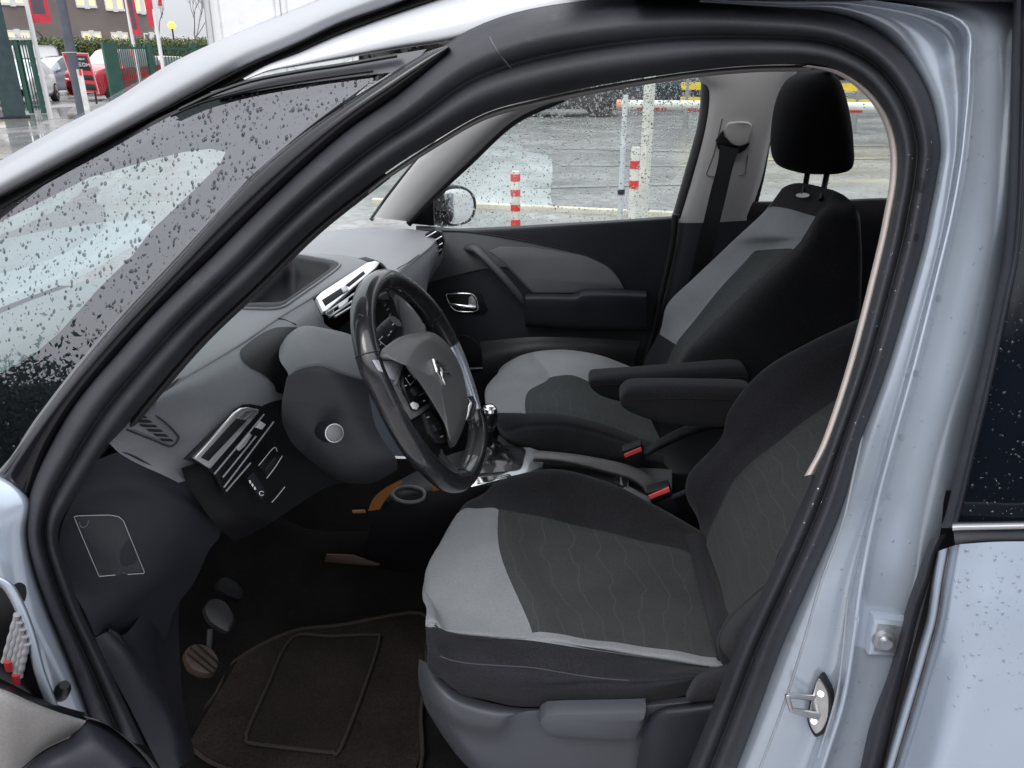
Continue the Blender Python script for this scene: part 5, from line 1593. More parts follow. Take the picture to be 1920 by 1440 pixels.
wet(6500, (790, 140, 1320, 425), .0006, .0024, lambda x, y: random.random() < (1.0 if y < 270 else .5), pane, 1.25)
wet(160, (840, 200, 1310, 420), .0026, .0042, None, pane, 1.2)
fr_l = [(1322, 120), (1326, 160), (1320, 232), (1292, 335), (1271, 410)]
rows = [[G(x - 12, y, -.004), G(x - 8, y, -.03), G(x + 4, y, -.045), G(x + 9, y, -.03)] for x, y in fr_l]
patch('window_frame', rows, [M['rubber_dark']], PD, su=5, sv=4)
rows = [[G(x + 2, y, -.03), G(x + 8, y, -.045), G(x + 16, y, -.04), G(x + 20, y, -.02)] for x, y in fr_l]
patch('frame_shell', rows, [M['paint_inner']], PD, su=5, sv=4)
tube('door_edge_seal', [V(x, y, DY - .02) for x, y in ((1267, 402), (1258, 470), (1240, 550), (1220, 640), (1200, 700), (1180, 800))], .010, M['rubber_dark'], PD, sub=5)
# ---- far side body: pillars
rows = [[V(x, y, d) for x, y, d in r] for r in (
    [(698, 412, 1.47), (706, 408, 1.44), (730, 411, 1.425), (757, 414, 1.435), (770, 416, 1.47)], [(737, 358, 1.46), (745, 352, 1.43), (770, 360, 1.415), (800, 368, 1.425), (812, 370, 1.46)],
    [(800, 283, 1.43), (812, 272, 1.40), (840, 290, 1.385), (868, 300, 1.395), (882, 304, 1.43)], [(870, 226, 1.40), (885, 216, 1.37), (920, 225, 1.355), (950, 228, 1.365), (966, 226, 1.40)],
    [(960, 172, 1.37), (985, 160, 1.34), (1020, 170, 1.325), (1040, 180, 1.335), (1058, 184, 1.37)], [(1060, 110, 1.33), (1090, 100, 1.30), (1120, 110, 1.29), (1140, 120, 1.30), (1160, 130, 1.33)])]
FP = patch('far_front_pillar', rows, [M['trim_beige']], CAR, su=5, sv=4)
tube('pillar_edge', [V(x, y, d + .02) for x, y, d in ((766, 420, 1.45), (810, 371, 1.44), (880, 305, 1.41), (964, 228, 1.38), (1058, 184, 1.35))], .009, M['rubber_dark'], FP, sub=5)
tube('pillar_edge', [V(x, y, d + .03) for x, y, d in ((696, 412, 1.45), (736, 357, 1.44), (800, 282, 1.41), (870, 225, 1.38))], .006, M['rubber_dark'], FP, sub=5)
plate('mirror_sail', [V(x, y, 1.49) for x, y in ((772, 420), (790, 385), (812, 364), (814, 424))], .01, M['black_plastic'], PD, .002)
rows = [[V(x, y, d) for x, y, d in r] for r in (
    [(1290, 60, 1.40), (1320, 60, 1.36), (1400, 60, 1.345), (1480, 60, 1.36), (1510, 60, 1.40)],
    [(1300, 130, 1.42), (1332, 140, 1.38), (1400, 135, 1.36), (1470, 130, 1.375), (1496, 130, 1.41)],
    [(1322, 170, 1.43), (1346, 175, 1.39), (1395, 175, 1.37), (1450, 180, 1.385), (1470, 180, 1.42)],
    [(1312, 240, 1.45), (1336, 245, 1.41), (1385, 250, 1.39), (1432, 255, 1.405), (1446, 256, 1.44)],
    [(1290, 330, 1.47), (1312, 335, 1.43), (1360, 335, 1.41), (1412, 335, 1.425), (1428, 336, 1.46)],
    [(1266, 418, 1.49), (1284, 418, 1.45), (1330, 418, 1.43), (1386, 416, 1.445), (1402, 414, 1.48)])]
bp_ = patch('far_centre_pillar', rows, [M['trim_beige']], CAR, su=5, sv=5)
sbp = Surf(bp_)
rows = [[V(x, y, d) for x, y, d in r] for r in (
    [(1266, 417, 1.48), (1290, 418, 1.442), (1340, 417, 1.43), (1420, 412, 1.45)], [(1258, 470, 1.47), (1285, 470, 1.435), (1340, 470, 1.43), (1430, 470, 1.45)],
    [(1238, 560, 1.47), (1265, 560, 1.435), (1330, 560, 1.43), (1430, 560, 1.45)], [(1205, 680, 1.47), (1235, 680, 1.435), (1320, 680, 1.43), (1430, 680, 1.45)], [(1180, 820, 1.47), (1220, 820, 1.435), (1320, 820, 1.43), (1430, 820, 1.45)])]
patch('lower_pillar_trim', rows, [M['dash_dark']], bp_)
cord_on('belt_slide_edge', sbp, [(1354, 222), (1348, 250), (1338, 290), (1326, 322), (1326, 328), (1340, 331), (1392, 328), (1398, 318), (1402, 290)], .0012, mat('shadow line', (.14, .135, .135), .6), bp_, .001)
loop = plate_on('belt_anchor', sbp, [(1357, 243), (1352, 250), (1344, 262), (1348, 278), (1360, 288), (1378, 288), (1394, 280), (1403, 268), (1400, 266), (1386, 272), (1370, 268), (1360, 256)], .012, .01, M['black_plastic'], CAR, .002)
plate_on('anchor_cover', sbp, [(1362, 240), (1368, 229), (1395, 227), (1408, 233), (1406, 248), (1398, 268), (1384, 272), (1372, 268), (1362, 254)], .010, .012, M['trim_beige'], loop, .003, 2)
strap = [[(1350, 272), (1386, 280)], [(1345, 310), (1374, 315)], [(1332, 360), (1362, 366)], [(1318, 420), (1348, 424)], [(1304, 475), (1336, 478)], [(1294, 520), (1322, 524)], [(1270, 600), (1290, 606)]]
patch('seat_belt', [[V(x, y, 1.345 if y < 440 else 1.345 + (y - 440) * .0006) for x, y in r] for r in strap], [mat('black belt webbing', (.012, .012, .014), .7, weave=.5, gscale=700)], CAR, su=5, sv=4)
# rear door on the far side: glass, belt, dark rear cabin
RP = part('far_rear_door', (0.8, 1.5, .9))
rows = [[G(*(np.array(a) + (np.array(b) - a) * t), .02) for t in (0, .5, 1)] for a, b in zip([(1400, 100), (1560, 90), (1760, 90), (1960, 90)], [(1390, 420), (1560, 400), (1760, 396), (1960, 392)])]
rpn = patch('window_pane', rows, [M['glass']], RP, su=3, sv=3)
sg = Surf(rpn)
wet(420, (1410, 130, 1700, 395), .0010, .0028, None, rpn, 1.0)
rows = [[V(x, y, d) for x, y, d in r] for r in (
    [(1400, 396, 1.53), (1500, 393, 1.53), (1600, 390, 1.53), (1660, 388, 1.53), (1960, 380, 1.53)], [(1400, 399, 1.48), (1500, 396, 1.48), (1600, 393, 1.48), (1660, 391, 1.48), (1960, 384, 1.48)], [(1400, 425, 1.46), (1500, 424, 1.46), (1600, 422, 1.46), (1660, 420, 1.46), (1960, 420, 1.46)], [(1400, 900, 1.46), (1500, 900, 1.46), (1600, 900, 1.46), (1660, 900, 1.46), (1960, 900, 1.46)])]
patch('door_panel', rows, [M['black_plastic']], RP, su=4, sv=4)
tube('waist_strip', [V(x, y, 1.478) for x, y in ((1600, 400), (1640, 398), (1680, 396), (1800, 392))], .006, M['dash_mid'], RP)
tube('pane_edge', [G(1440, 262, -.02), G(1428, 330, -.02), G(1412, 395, -.02)], .008, M['rubber_dark'], RP)
rows = [[np.array((X, y, z)) for y in (.06, .4, .75, 1.1, 1.44)] for X, z in ((.80, .55), (.82, .75), (.95, .78), (1.30, .80), (1.42, 1.05), (1.50, 1.35))]
patch('rear_bench', rows, [M['cloth_black']], CAR)
patch('near_rear_lining', [[np.array((X, .02, z)) for X in (.42, .8, 1.5)] for z in (.4, .8, 1.08)], [M['black_plastic']], RD, su=2, sv=2)
# ---- passenger mirror outside the far window
PM = part('door_mirror', (-0.4, 1.75, 1.1))
mo = [(826, 356), (836, 349), (860, 347), (880, 353), (892, 366), (896, 385), (892, 405), (882, 418), (862, 424), (842, 424), (832, 410), (828, 385)]
mcen = np.mean([V(x, y, 1.74) for x, y in mo], axis=0)
nm_ = np.array((.80, -.58, .05)); nm_ /= np.linalg.norm(nm_)
mp_ = [Pl(x, y, mcen, nm_) for x, y in mo]
sh = plate('mirror_housing', mp_, .09, M['black_plastic'], PM, .012, 3, nm_)
mi_ = [(834, 366), (842, 356), (862, 354), (878, 360), (886, 372), (888, 388), (884, 404), (874, 414), (858, 420), (844, 418), (838, 400)]
plate('mirror_glass', [Pl(x, y, mcen + nm_ * .003, nm_) for x, y in mi_], .004, M['mirror'], PM, .001, 3, nm_)
plate('mirror_cap', [V(x, y, 1.80) for x, y in ((818, 362), (826, 350), (846, 346), (850, 380), (840, 424), (818, 424), (812, 400))], .05, M['paint'], PM, .01, 2)

# ---- windscreen, roof and tail so that the cabin is closed
L0, L1, L2 = S(-140, 388, .27), S(313, 123, .27), S(720, -52, .27)
def mir(p): return np.array((p[0] + .02, 1.50 - p[1] + .02, p[2]))
Ls = [np.array((-1.30, .16, 1.10)), lerp(np.array((-1.30, .16, 1.10)), L0, .5) + np.array((0, 0, .02)), L0, L1, L2]
rows = [[lerp(p, mir(p), t) + np.array((-.05 * (1 - (2 * t - 1) ** 2), 0, -.055 * min(1, 6 * t, 6 * (1 - t)))) for t in (0, .25, .5, .75, 1)] for p in Ls]
patch('windscreen', rows, [M['screen_glass']], CAR, su=4, sv=4)
e = rows[-1]
rf = [[p for p in e], [p + np.array((.35, 0, .05)) for p in e], [p + np.array((.9, 0, .05)) for p in e], [p + np.array((1.5, 0, -.05)) for p in e], [p + np.array((1.9, 0, -.35)) for p in e]]
patch('roof', [[p + np.array((0, 0, .0)) for p in r] for r in rf], [M['paint']], CAR, su=3, sv=4)
patch('headliner', [[p + np.array((0.05, 0, -.035)) for p in r] for r in rf], [mat('pale headlining', (.36, .35, .345), .8)], CAR, su=3, sv=4)
patch('far_roof_side', [[V(x, y, d) for x, y, d in r] for r in ([(900, 180, 1.36), (1100, 110, 1.33), (1300, 70, 1.33), (1600, 60, 1.33), (2000, 60, 1.33)], [(930, 215, 1.40), (1050, 172, 1.40), (1200, 140, 1.40), (1320, 128, 1.40), (2000, 110, 1.40)])], [M['trim_beige']], CAR)
# far quarter window
patch('far_quarter_window', [[V(x, y, 1.47) for x, y in r] for r in ([(560, 430), (640, 418), (700, 412)], [(600, 340), (680, 330), (745, 352)], [(700, 240), (780, 230), (815, 272)], [(800, 180), (880, 170), (900, 200)])], [M['glass']], CAR, su=3, sv=3)
# bonnet and front bodywork under the windscreen
fr0 = rows[0]
patch('bonnet', [[np.array((p[0] * (1 if k_ else 1) + dx, lerp(np.array(p), np.array((p[0], .75 + (p[1] - .75) * 1.22, 0)), min(1, k_))[1], p[2] + dz)) for p in fr0] for k_, (dx, dz) in enumerate(((.04, -.012), (-.12, -.012), (-.5, -.07), (-.75, -.16), (-.86, -.34), (-.86, -.8)))], [M['paint_bar']], CAR, su=4, sv=4)
patch('far_flank', [[np.array((X, 1.62, z)) for X in (-2.0, -1.2, -.6, 0, 1.0, 2.0)] for z in (.25, .6, .84)], [M['paint']], CAR, su=2, sv=2)
patch('tail', [[np.array((2.0, y, z)) for y in (-.1, .75, 1.6)] for z in (.3, .9, 1.45)], [M['paint']], CAR, su=2, sv=2)
patch('underbody', [[np.array((X, y, .24)) for X in (-2.0, 0, 2.0)] for y in (-.05, .75, 1.62)], [M['void']], CAR, su=2, sv=2)
for X in (-1.25, 1.55):
    for Yw in (-.02, 1.52):
        wh = tube('wheel', [np.array((X, Yw - .1, .32)), np.array((X, Yw - .09, .32)), np.array((X, Yw + .09, .32)), np.array((X, Yw + .1, .32))], [.25, .32, .32, .25], M['rubber_dark'], CAR, sub=2, seg=32)
        tube('wheel_disc', [np.array((X, Yw - .103 if Yw < 1 else Yw + .103, .32)), np.array((X, Yw - .098 if Yw < 1 else Yw + .098, .32))], [.22, .22], M['satin'], wh, sub=1, seg=32)

# ---- floor mat (lies loose on the carpet)
MO = [(405, 1300), (440, 1240), (545, 1185), (640, 1172), (790, 1150), (800, 1220), (790, 1330), (775, 1460), (600, 1475), (420, 1440), (350, 1392), (352, 1372)]
FM = plate('floor_mat', [Z(x, y, FZ + .012) for x, y in MO], .008, M['mat_cloth'], None, .003, 2, np.array((0, 0, 1.0)))
tag(FM, 'dusty dark brown carpet mat in the driver footwell below the pedals', 'floor mat')
MI = [(548, 1196), (620, 1193), (700, 1190), (711, 1200), (690, 1270), (640, 1400), (622, 1410), (600, 1409), (475, 1394), (463, 1384), (466, 1366), (500, 1290)]
plate('heel_pad', [Z(x, y, FZ + .016) for x, y in MI], .004, M['mat_cloth'], FM, .002, 3, np.array((0, 0, 1.0)))
tube('heel_pad_edge', [Z(x, y, FZ + .018) for x, y in MI], .0035, M['mat_edge'], FM, closed=True, sub=5, seg=6)
tube('mat_binding', [Z(x, y, FZ + .012) for x, y in MO], .004, M['mat_edge'], FM, closed=True, sub=5, seg=6)
# ------------------------------------------------------------------ outside: ground
def ground_mat():
    m, nt, b = _nt('wet asphalt and paving')
    N, L = nt.nodes.new, nt.links.new
    tc = N('ShaderNodeTexCoord')
    n1 = N('ShaderNodeTexNoise'); n1.inputs['Scale'].default_value = .35; n1.inputs['Detail'].default_value = 7; n1.inputs['Roughness'].default_value = .6
    L(tc.outputs['Object'], n1.inputs['Vector'])
    n2 = N('ShaderNodeTexNoise'); n2.inputs['Scale'].default_value = 28; n2.inputs['Detail'].default_value = 6
    L(tc.outputs['Object'], n2.inputs['Vector'])
    br = N('ShaderNodeTexBrick'); br.inputs['Scale'].default_value = 1.0
    br.inputs['Brick Width'].default_value = 2.0; br.inputs['Row Height'].default_value = 2.0; br.inputs['Mortar Size'].default_value = .02
    br.offset = 0.0
    br.inputs['Color1'].default_value = (.27, .255, .255, 1); br.inputs['Color2'].default_value = (.32, .305, .30, 1); br.inputs['Mortar'].default_value = (.45, .44, .43, 1)
    L(tc.outputs['Object'], br.inputs['Vector'])
    mx = N('ShaderNodeMix'); mx.data_type = 'RGBA'; mx.blend_type = 'MULTIPLY'; mx.inputs['Factor'].default_value = 1
    cr_ = N('ShaderNodeMapRange'); cr_.inputs['From Min'].default_value = .3; cr_.inputs['From Max'].default_value = .7; cr_.inputs['To Min'].default_value = .65; cr_.inputs['To Max'].default_value = 1.25
    L(n2.outputs['Fac'], cr_.inputs['Value'])
    L(br.outputs['Color'], mx.inputs[6]); L(cr_.outputs['Result'], mx.inputs[7])
    L(mx.outputs[2], b.inputs['Base Color'])
    r = N('ShaderNodeMapRange'); r.inputs['From Min'].default_value = .38; r.inputs['From Max'].default_value = .62; r.inputs['To Min'].default_value = .07; r.inputs['To Max'].default_value = .42
    L(n1.outputs['Fac'], r.inputs['Value']); L(r.outputs['Result'], b.inputs['Roughness'])
    bp = N('ShaderNodeBump'); bp.inputs['Strength'].default_value = .12; bp.inputs['Distance'].default_value = .01
    L(n2.outputs['Fac'], bp.inputs['Height']); L(bp.outputs['Normal'], b.inputs['Normal'])
    b.inputs['Specular IOR Level'].default_value = .6
    return m


gm = mesh_from('ground', [(-1500, -1500, 0), (1500, -1500, 0), (1500, 1500, 0), (-1500, 1500, 0)], [(0, 1, 2, 3)], [ground_mat()], None, False)
gm['kind'] = 'structure'


def sheet(name, poly, m, z=.004, sub=5):
    P_, _ = cr([Z(x, y, 0)[:2] for x, y in poly], sub, True)
    tri = tessellate_polygon([[Vector((p[0], p[1], 0)) for p in P_]])
    o = mesh_from(name, [(p[0], p[1], z) for p in P_], [tuple(t) for t in tri], [m], None, False)
    bm = bmesh.new(); bm.from_mesh(o.data)
    for f in bm.faces:
        if f.normal.z < 0:
            f.normal_flip()
    bm.to_mesh(o.data); bm.free()
    o['kind'] = 'structure'
    return o


yard = mat('dark wet yard asphalt', (.235, .235, .23), .24, vary=.3, vscale=.9, spec=.7, grain=.3, gscale=40, dirt=((.22, .215, .205), 1.3, .52), fleck=.25, fscale=9)
sheet('road', [(640, 520), (640, 300), (760, 200), (900, 172), (1300, 170), (1750, 185), (2300, 300), (2300, 520), (1500, 500)], yard, .002, 4)
pud = mat('puddle with sky reflection in its colour', (.84, .90, .885), .22, vary=.12, vscale=1.2, spec=.8, coat=1.0)  # near-white teal base paints the sky reflected in the water
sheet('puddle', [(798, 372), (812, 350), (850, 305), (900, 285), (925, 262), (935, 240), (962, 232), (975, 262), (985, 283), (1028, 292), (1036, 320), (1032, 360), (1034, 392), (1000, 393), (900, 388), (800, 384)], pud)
pud2 = mat('shallow standing water', (.40, .375, .37), .27, vary=.25, vscale=.8, spec=.9, coat=1.0)
sheet('puddle', [(-80, 215), (20, 205), (110, 203), (190, 208), (170, 218), (90, 224), (60, 236), (-80, 240)], pud2)
sheet('puddle', [(-60, 270), (40, 258), (120, 250), (160, 262), (60, 290), (-60, 300)], pud2)
pale = mat('pale wet paving band', (.40, .40, .39), .25, vary=.15, vscale=2, coat=.6)
sheet('pavement', [(1380, 392), (1450, 345), (1700, 336), (1900, 345), (1900, 420), (1420, 420)], pale)
for (a, b, w) in (((1036, 278), (1320, 284), 2.2), ((1000, 352), (1300, 345), 2.4), ((1050, 310), (1300, 312), 1.6), ((1420, 300), (1700, 296), 2.0), ((1420, 270), (1700, 275), 1.6)):
    sheet('paving_joint', [(a[0], a[1] - w), (b[0], b[1] - w), (b[0], b[1] + w), (a[0], a[1] + w)], pale, .008, 1)


def away(px):
    d = ray(px, 100.0); v = np.array((d[0], d[1], 0)); v /= np.linalg.norm(v)
    return v, np.array((v[1], -v[0], 0))   # depth direction, image-right direction


def gpt(px, r):
    d = B(px, 200, r); return np.array((d[0], d[1], 0.0))


def hz_(px, py, r): return float(B(px, py, r)[2])


# ---- boundary kerb beam beside the parking place
k0, k1 = Z(700, 381, 0.0), Z(1420, 414, 0.0)
dk = k1 - k0; dk[2] = 0; dk /= np.linalg.norm(dk)
rows = [[k0 + np.array((0, .02, 0)), k1 + np.array((0, .02, 0))]]
nk = np.array((-dk[1], dk[0], 0))
pts = [p + nk * a + np.array((0, 0, z)) for p in (k0, k1) for a, z in ((-.04, 0), (-.038, .045), (-.03, .055), (.03, .055), (.038, .045), (.04, 0))]
kb_ = mesh_from('kerb', pts, [(i, i + 1, 7 + i, 6 + i) for i in range(5)] + [(0, 1, 2, 3, 4, 5), (11, 10, 9, 8, 7, 6)], [mat('weathered cream kerb', (.62, .58, .48), .5, vary=.15, vscale=3)], None, False)
kb_['kind'] = 'structure'

# ---- bollards, posts, barrier beyond the passenger window
red_b = mat('red reflective band', (.62, .045, .04), .4, vary=.15, vscale=20)
wht = mat('dirty white paint', (.66, .66, .60), .45, vary=.12, vscale=7, dirt=((.40, .36, .25), 5, .62))


def bollard(name, px, ytop, r, rad, bands, label, dome=.01):
    g = gpt(px, r)
    h = hz_(px, ytop, r)
    root = empty(name, g, label, 'bollard')
    tube('post_body', [g + np.array((0, 0, z)) for z in (0, h * .5, h - .015, h)], [rad, rad, rad, rad * .8], wht, root, sub=2, seg=20)
    tube('base_plate', [g + np.array((0, 0, z)) for z in (0, .02)], [rad * 2.2, rad * 2.0], M['rubber_dark'], root, sub=1, seg=20)
    for z0, z1 in bands:
        a, b = hz_(px, z0, r), hz_(px, z1, r)
        tube('red_band', [g + np.array((0, 0, a)), g + np.array((0, 0, b))], rad + .0025, red_b, root, sub=1, seg=20)
    return root


bollard('bollard', 966, 324, 6.4, .036, ((326, 339), (355, 367), (383, 395), (411, 424)), 'slim white flexible bollard with four orange red bands in front of the pale puddle')
bollard('bollard', 1196, 280, 6.6, .036, ((301, 316), (338, 353)), 'white steel bollard with two red bands and a rusty foot beside the tall white post')
g = gpt(1216, 6.9)
po = tube('gate_post', [g, g + np.array((0, 0, 1.2)), g + np.array((0, 0, 2.6)), g + np.array((0, 0, 2.62))], [.045, .045, .045, .03], wht, None, sub=2, seg=4)
tag(po, 'tall square white post standing right of the red banded bollard', 'post')
g = gpt(1172, 8.2)
po = empty('barrier_rest', g, 'thin pale grey pole that catches the tip of the barrier arm', 'post')
tube('pole', [g, g + np.array((0, 0, .6)), g + np.array((0, 0, hz_(1180, 178, 8.2)))], [.028, .026, .026], mat('pale grey post paint', (.55, .58, .60), .4), po, sub=2, seg=12)
tube('pole_collar', [g + np.array((0, 0, .25)), g + np.array((0, 0, .30))], [.036, .036], M['rubber_dark'], po, sub=1, seg=12)
ba = empty('road_barrier', gpt(1900, 8.5), 'white road barrier with red stripes on its arm lowered across the yard exit', 'barrier')
e0, e1 = B(1160, 196, 8.25), B(2050, 196, 8.6)
e1[2] = e0[2]
tube('arm', [e0, lerp(e0, e1, .5), e1], .044, wht, ba, sub=2, seg=14)
tube('arm_tip', [e0 + (e0 - e1) * .004, e0 + (e1 - e0) * .008], [.046, .046], mat('faded orange cap', (.62, .30, .18), .5), ba, sub=1, seg=14)
for a in (.045, .085, .165, .245, .33, .52, .62, .74, .86):
    p_, q_ = lerp(e0, e1, a), lerp(e0, e1, a + .03)
    mid_ = np.array((0, 0, -.012))
    tube('red_stripe', [p_ + mid_, q_ + mid_], .0385, red_b, ba, sub=1, seg=14)
gb_ = np.array((e1[0], e1[1], 0))
box('barrier_housing', gb_ + np.array((-.2, -.2, 0)), gb_ + np.array((.2, .2, 1.25)), wht, ba, .03)
# yellow guard rail further back
yel = mat('yellow safety paint', (.70, .50, .05), .45, vary=.12, vscale=5)
ylr = empty('guard_rail', gpt(1500, 19), 'double yellow guard rail on grey feet beyond the barrier', 'guard rail')
a0_, a1_ = B(1278, 161, 19), B(2000, 168, 19)
for dz in (0, -.30):
    p_, q_ = a0_ + np.array((0, 0, dz)), a1_ + np.array((0, 0, dz))
    v_ = q_ - p_; v_ /= np.linalg.norm(v_); nn_ = np.array((-v_[1], v_[0], 0)) * .05
    pts = [P_ + s_ * nn_ + np.array((0, 0, zz)) for P_ in (p_, q_) for s_, zz in ((1, .075), (1, -.075), (-1, -.075), (-1, .075))]
    mesh_from('rail', pts, [(0, 1, 5, 4), (1, 2, 6, 5), (2, 3, 7, 6), (3, 0, 4, 7), (0, 3, 2, 1), (4, 5, 6, 7)], [yel], ylr, False)
for t in (.02, .25, .5, .75, .98):
    p_ = lerp(a0_, a1_, t)
    tube('rail_post', [np.array((p_[0], p_[1], 0)), np.array((p_[0], p_[1], p_[2] + .12))], .06, mat('grey rail post', (.25, .25, .25), .5), ylr, sub=1, seg=8)


# ---- cars
tyre = mat('tyre rubber', (.02, .02, .021), .8, vary=.2)
alloy = mat('alloy wheel', (.45, .46, .48), .3, metal=.8)
cglass = mat('car window glass', (.05, .065, .07), .04, vary=.15, coat=1.0)
cglass_l = mat('bright windscreen glass', (.42, .50, .50), .05, vary=.2, coat=1.0)


def make_car(name, label, paint, loc, head, scale=1.0, tall=1.0, kind='car', group=None, suv=False, rim_m=None):
    rz = atan2(-head[1], -head[0])
    root = empty(name, loc, label, kind, group, rz)
    xs = [-2.05, -2.0, -1.75, -1.25, -.92, -.30, .15, .75, 1.35, 1.72, 1.98, 2.05]
    tp = [.58, .80, .90, .99, 1.04, 1.46, 1.53, 1.52, 1.46, 1.22, .98, .62]
    bl = [.50, .70, .82, .90, .93, .95, .96, .98, 1.0, 1.02, .92, .55]
    wd = [.70, .80, .86, .89, .90, .90, .90, .90, .89, .87, .82, .74]
    wr = [.55, .64, .70, .72, .68, .60, .58, .58, .58, .62, .64, .60]
    if suv:
        tp = [t * 1.06 + .04 for t in tp]; bl = [b * 1.06 + .03 for b in bl]
    if suv == 'round':
        xs = [-1.80, -1.76, -1.6, -1.2, -.88, -.32, .1, .6, 1.15, 1.5, 1.72, 1.78]
    grid = []
    for x, t, b, w, r in zip(xs, tp, bl, wd, wr):
        t *= tall; b *= tall
        half = [(w * .86, .20), (w * .98, .34), (w, .58 * min(1, b / .7)), (w * .97, b), ((w * .97 + r) / 2 + .02, (b + t) / 2 + .02), (r, t - .03), (r * .55, t), (0, t + .012)]
        grid.append([(x, y, z) for y, z in half] + [(x, -y, z) for y, z in half[-2::-1]])
    G_ = np.array(grid) * scale
    fine = []
    for i in range(len(xs)):
        q_, _ = cr(G_[i], 2); fine.append(q_)
    fine = np.array(fine)
    F2 = []
    for j in range(fine.shape[1]):
        q_, _ = cr(fine[:, j], 3); F2.append(q_)
    P_ = np.array(F2).transpose(1, 0, 2)
    nu, nv = P_.shape[:2]
    reg = {}
    for i in range(nu - 1):
        for j in range(nv - 1):
            u = (i + .5) / 3; v = (j + .5) / 2
            vs_ = v if v < 7 else 14 - v
            k_ = 'body'
            if 4.15 < u < 4.95 and vs_ > 4.9:
                k_ = 'windscreen'
            elif 4.55 < u < 8.6 and 3.15 < vs_ < 4.85 and not (6.05 < u < 6.35):
                k_ = 'side_window' if v < 7 else 'side_window_far'
            elif 8.4 < u < 9.6 and vs_ > 4.7:
                k_ = 'rear_window'
            reg.setdefault(k_, []).append((i * nv + j, (i + 1) * nv + j, (i + 1) * nv + j + 1, i * nv + j + 1))
    c_, s_ = cos(rz), sin(rz)
    Rm = np.array(((c_, -s_, 0), (s_, c_, 0), (0, 0, 1)))
    allv = P_.reshape(-1, 3) @ Rm.T + np.array(loc)

    def tw(p): return Rm @ (np.array(p, float) * scale) + np.array(loc)
    for k_, fl in reg.items():
        used_ = sorted({i for f in fl for i in f}); mp__ = {o: n_ for n_, o in enumerate(used_)}
        mm = paint if k_ == 'body' else (cglass_l if k_ == 'windscreen' else cglass)
        o = mesh_from('side_window' if k_ == 'side_window_far' else k_, allv[used_], [tuple(mp__[i] for i in f) for f in fl], [mm], root, True, sharp=45)
        bm = bmesh.new(); bm.from_mesh(o.data); bmesh.ops.recalc_face_normals(bm, faces=bm.faces); bm.to_mesh(o.data); bm.free()
    fx = xs[0]
    wxs = (-1.30, 1.30) if suv != 'round' else (-1.15, 1.15)
    for wx in wxs:
        for sy in (-1, 1):
            t_ = tube('wheel', [tw((wx, sy * .70, .33)), tw((wx, sy * .72, .33)), tw((wx, sy * .90, .33)), tw((wx, sy * .915, .33))], [.27 * scale, .335 * scale, .335 * scale, .28 * scale], tyre, root, sub=2, seg=28)
            sp_ = []
            for k_ in range(5):
                a = 2 * pi * k_ / 5
                sp_.append(tube('rim', [tw((wx + .04 * cos(a), sy * .922, .33 + .04 * sin(a))), tw((wx + .235 * cos(a), sy * .918, .33 + .235 * sin(a)))], .03 * scale, rim_m or alloy, root, sub=1, seg=6))
            rg_ = [tw((wx + .245 * cos(a), sy * .918, .33 + .245 * sin(a))) for a in np.linspace(0, 2 * pi, 20, endpoint=False)]
            sp_.append(tube('rim', rg_, .018 * scale, rim_m or alloy, root, closed=True, sub=1, seg=6))
            r_ = join(sp_, 'rim'); r_.parent = t_
            from mathutils import Matrix
            r_.matrix_parent_inverse = t_.matrix_parent_inverse.copy() if False else (Matrix.LocRotScale(root.location, root.rotation_euler, root.scale) @ t_.matrix_parent_inverse).inverted()
    white = mat('headlamp lens', (.75, .77, .78), .1, coat=1)
    for sy in (-1, 1):
        cx_ = [tw((fx + .10 + .05 * sin(a), sy * .60 + .14 * cos(a), .74 * tall + .085 * sin(a))) for a in np.linspace(0, 2 * pi, 12, endpoint=False)]
        nrm_ = Rm @ np.array((-.92, sy * .36, .15)); 
        o_ = plate('headlight', [p + nrm_ * .07 * scale for p in cx_], .12 * scale, white, root, .012 * scale, 1, nrm_ / np.linalg.norm(nrm_))
        tube('mirror', [tw((-.70, sy * .90, .98 * tall)), tw((-.70, sy * 1.0, 1.0 * tall)), tw((-.70, sy * 1.08, 1.0 * tall))], [.05 * scale, .09 * scale, .06 * scale], paint, root, sub=3, seg=10)
    nf = Rm @ np.array((-1.0, 0, 0))
    plate('grille', [tw((fx - .015, y, z)) for y, z in ((-.45, .36), (.45, .36), (.5, .50), (-.5, .50))], .06 * scale, M['black_plastic'], root, .01, 0, nf)
    plate('number_plate', [tw((fx - .03, y, z)) for y, z in ((-.26, .52), (.26, .52), (.26, .63), (-.26, .63))], .05 * scale, yel, root, .004, 0, nf)
    return root


def paint(name, c, metal=.2):
    return mat(name, c, .25, metal=metal, coat=1.0, vary=.05)


def heading(px, ang):
    """ang 0: pointing to the image left; positive turns toward the viewer"""
    d, r = away(px)
    a = radians(ang)
    h = -r * cos(a) - d * sin(a)
    return h


make_car('parked_car', 'bright red rounded hatchback parked nose left behind the black and red signboard', paint('cherry red paint', (.40, .012, .025)), gpt(232, 36.5), heading(232, 44), 1.0, 1.10, suv='round')
make_car('parked_car', 'grey blue hatchback with silver wheels parked left of the signboard', paint('grey blue paint', (.24, .25, .30), .4), gpt(126, 42), heading(110, 35), 1.02, 1.0)
make_car('parked_car', 'white hatchback standing behind the green fence right of the red car', paint('white paint', (.66, .67, .68), 0), gpt(300, 44), heading(300, 10), 1.0, 1.0)
make_car('parked_car', 'white car seen through the bars of the open green gate', paint('cold white paint', (.62, .64, .68), 0), gpt(45, 35), heading(50, 75), .95, 1.0)
dk_p = paint('near black paint', (.012, .014, .017), .1)
make_car('parked_car', 'dark car far behind the wet yard left of the barrier tip', dk_p, gpt(1030, 23), heading(1040, 4), 1.0, 1.0, rim_m=M['black_plastic'])
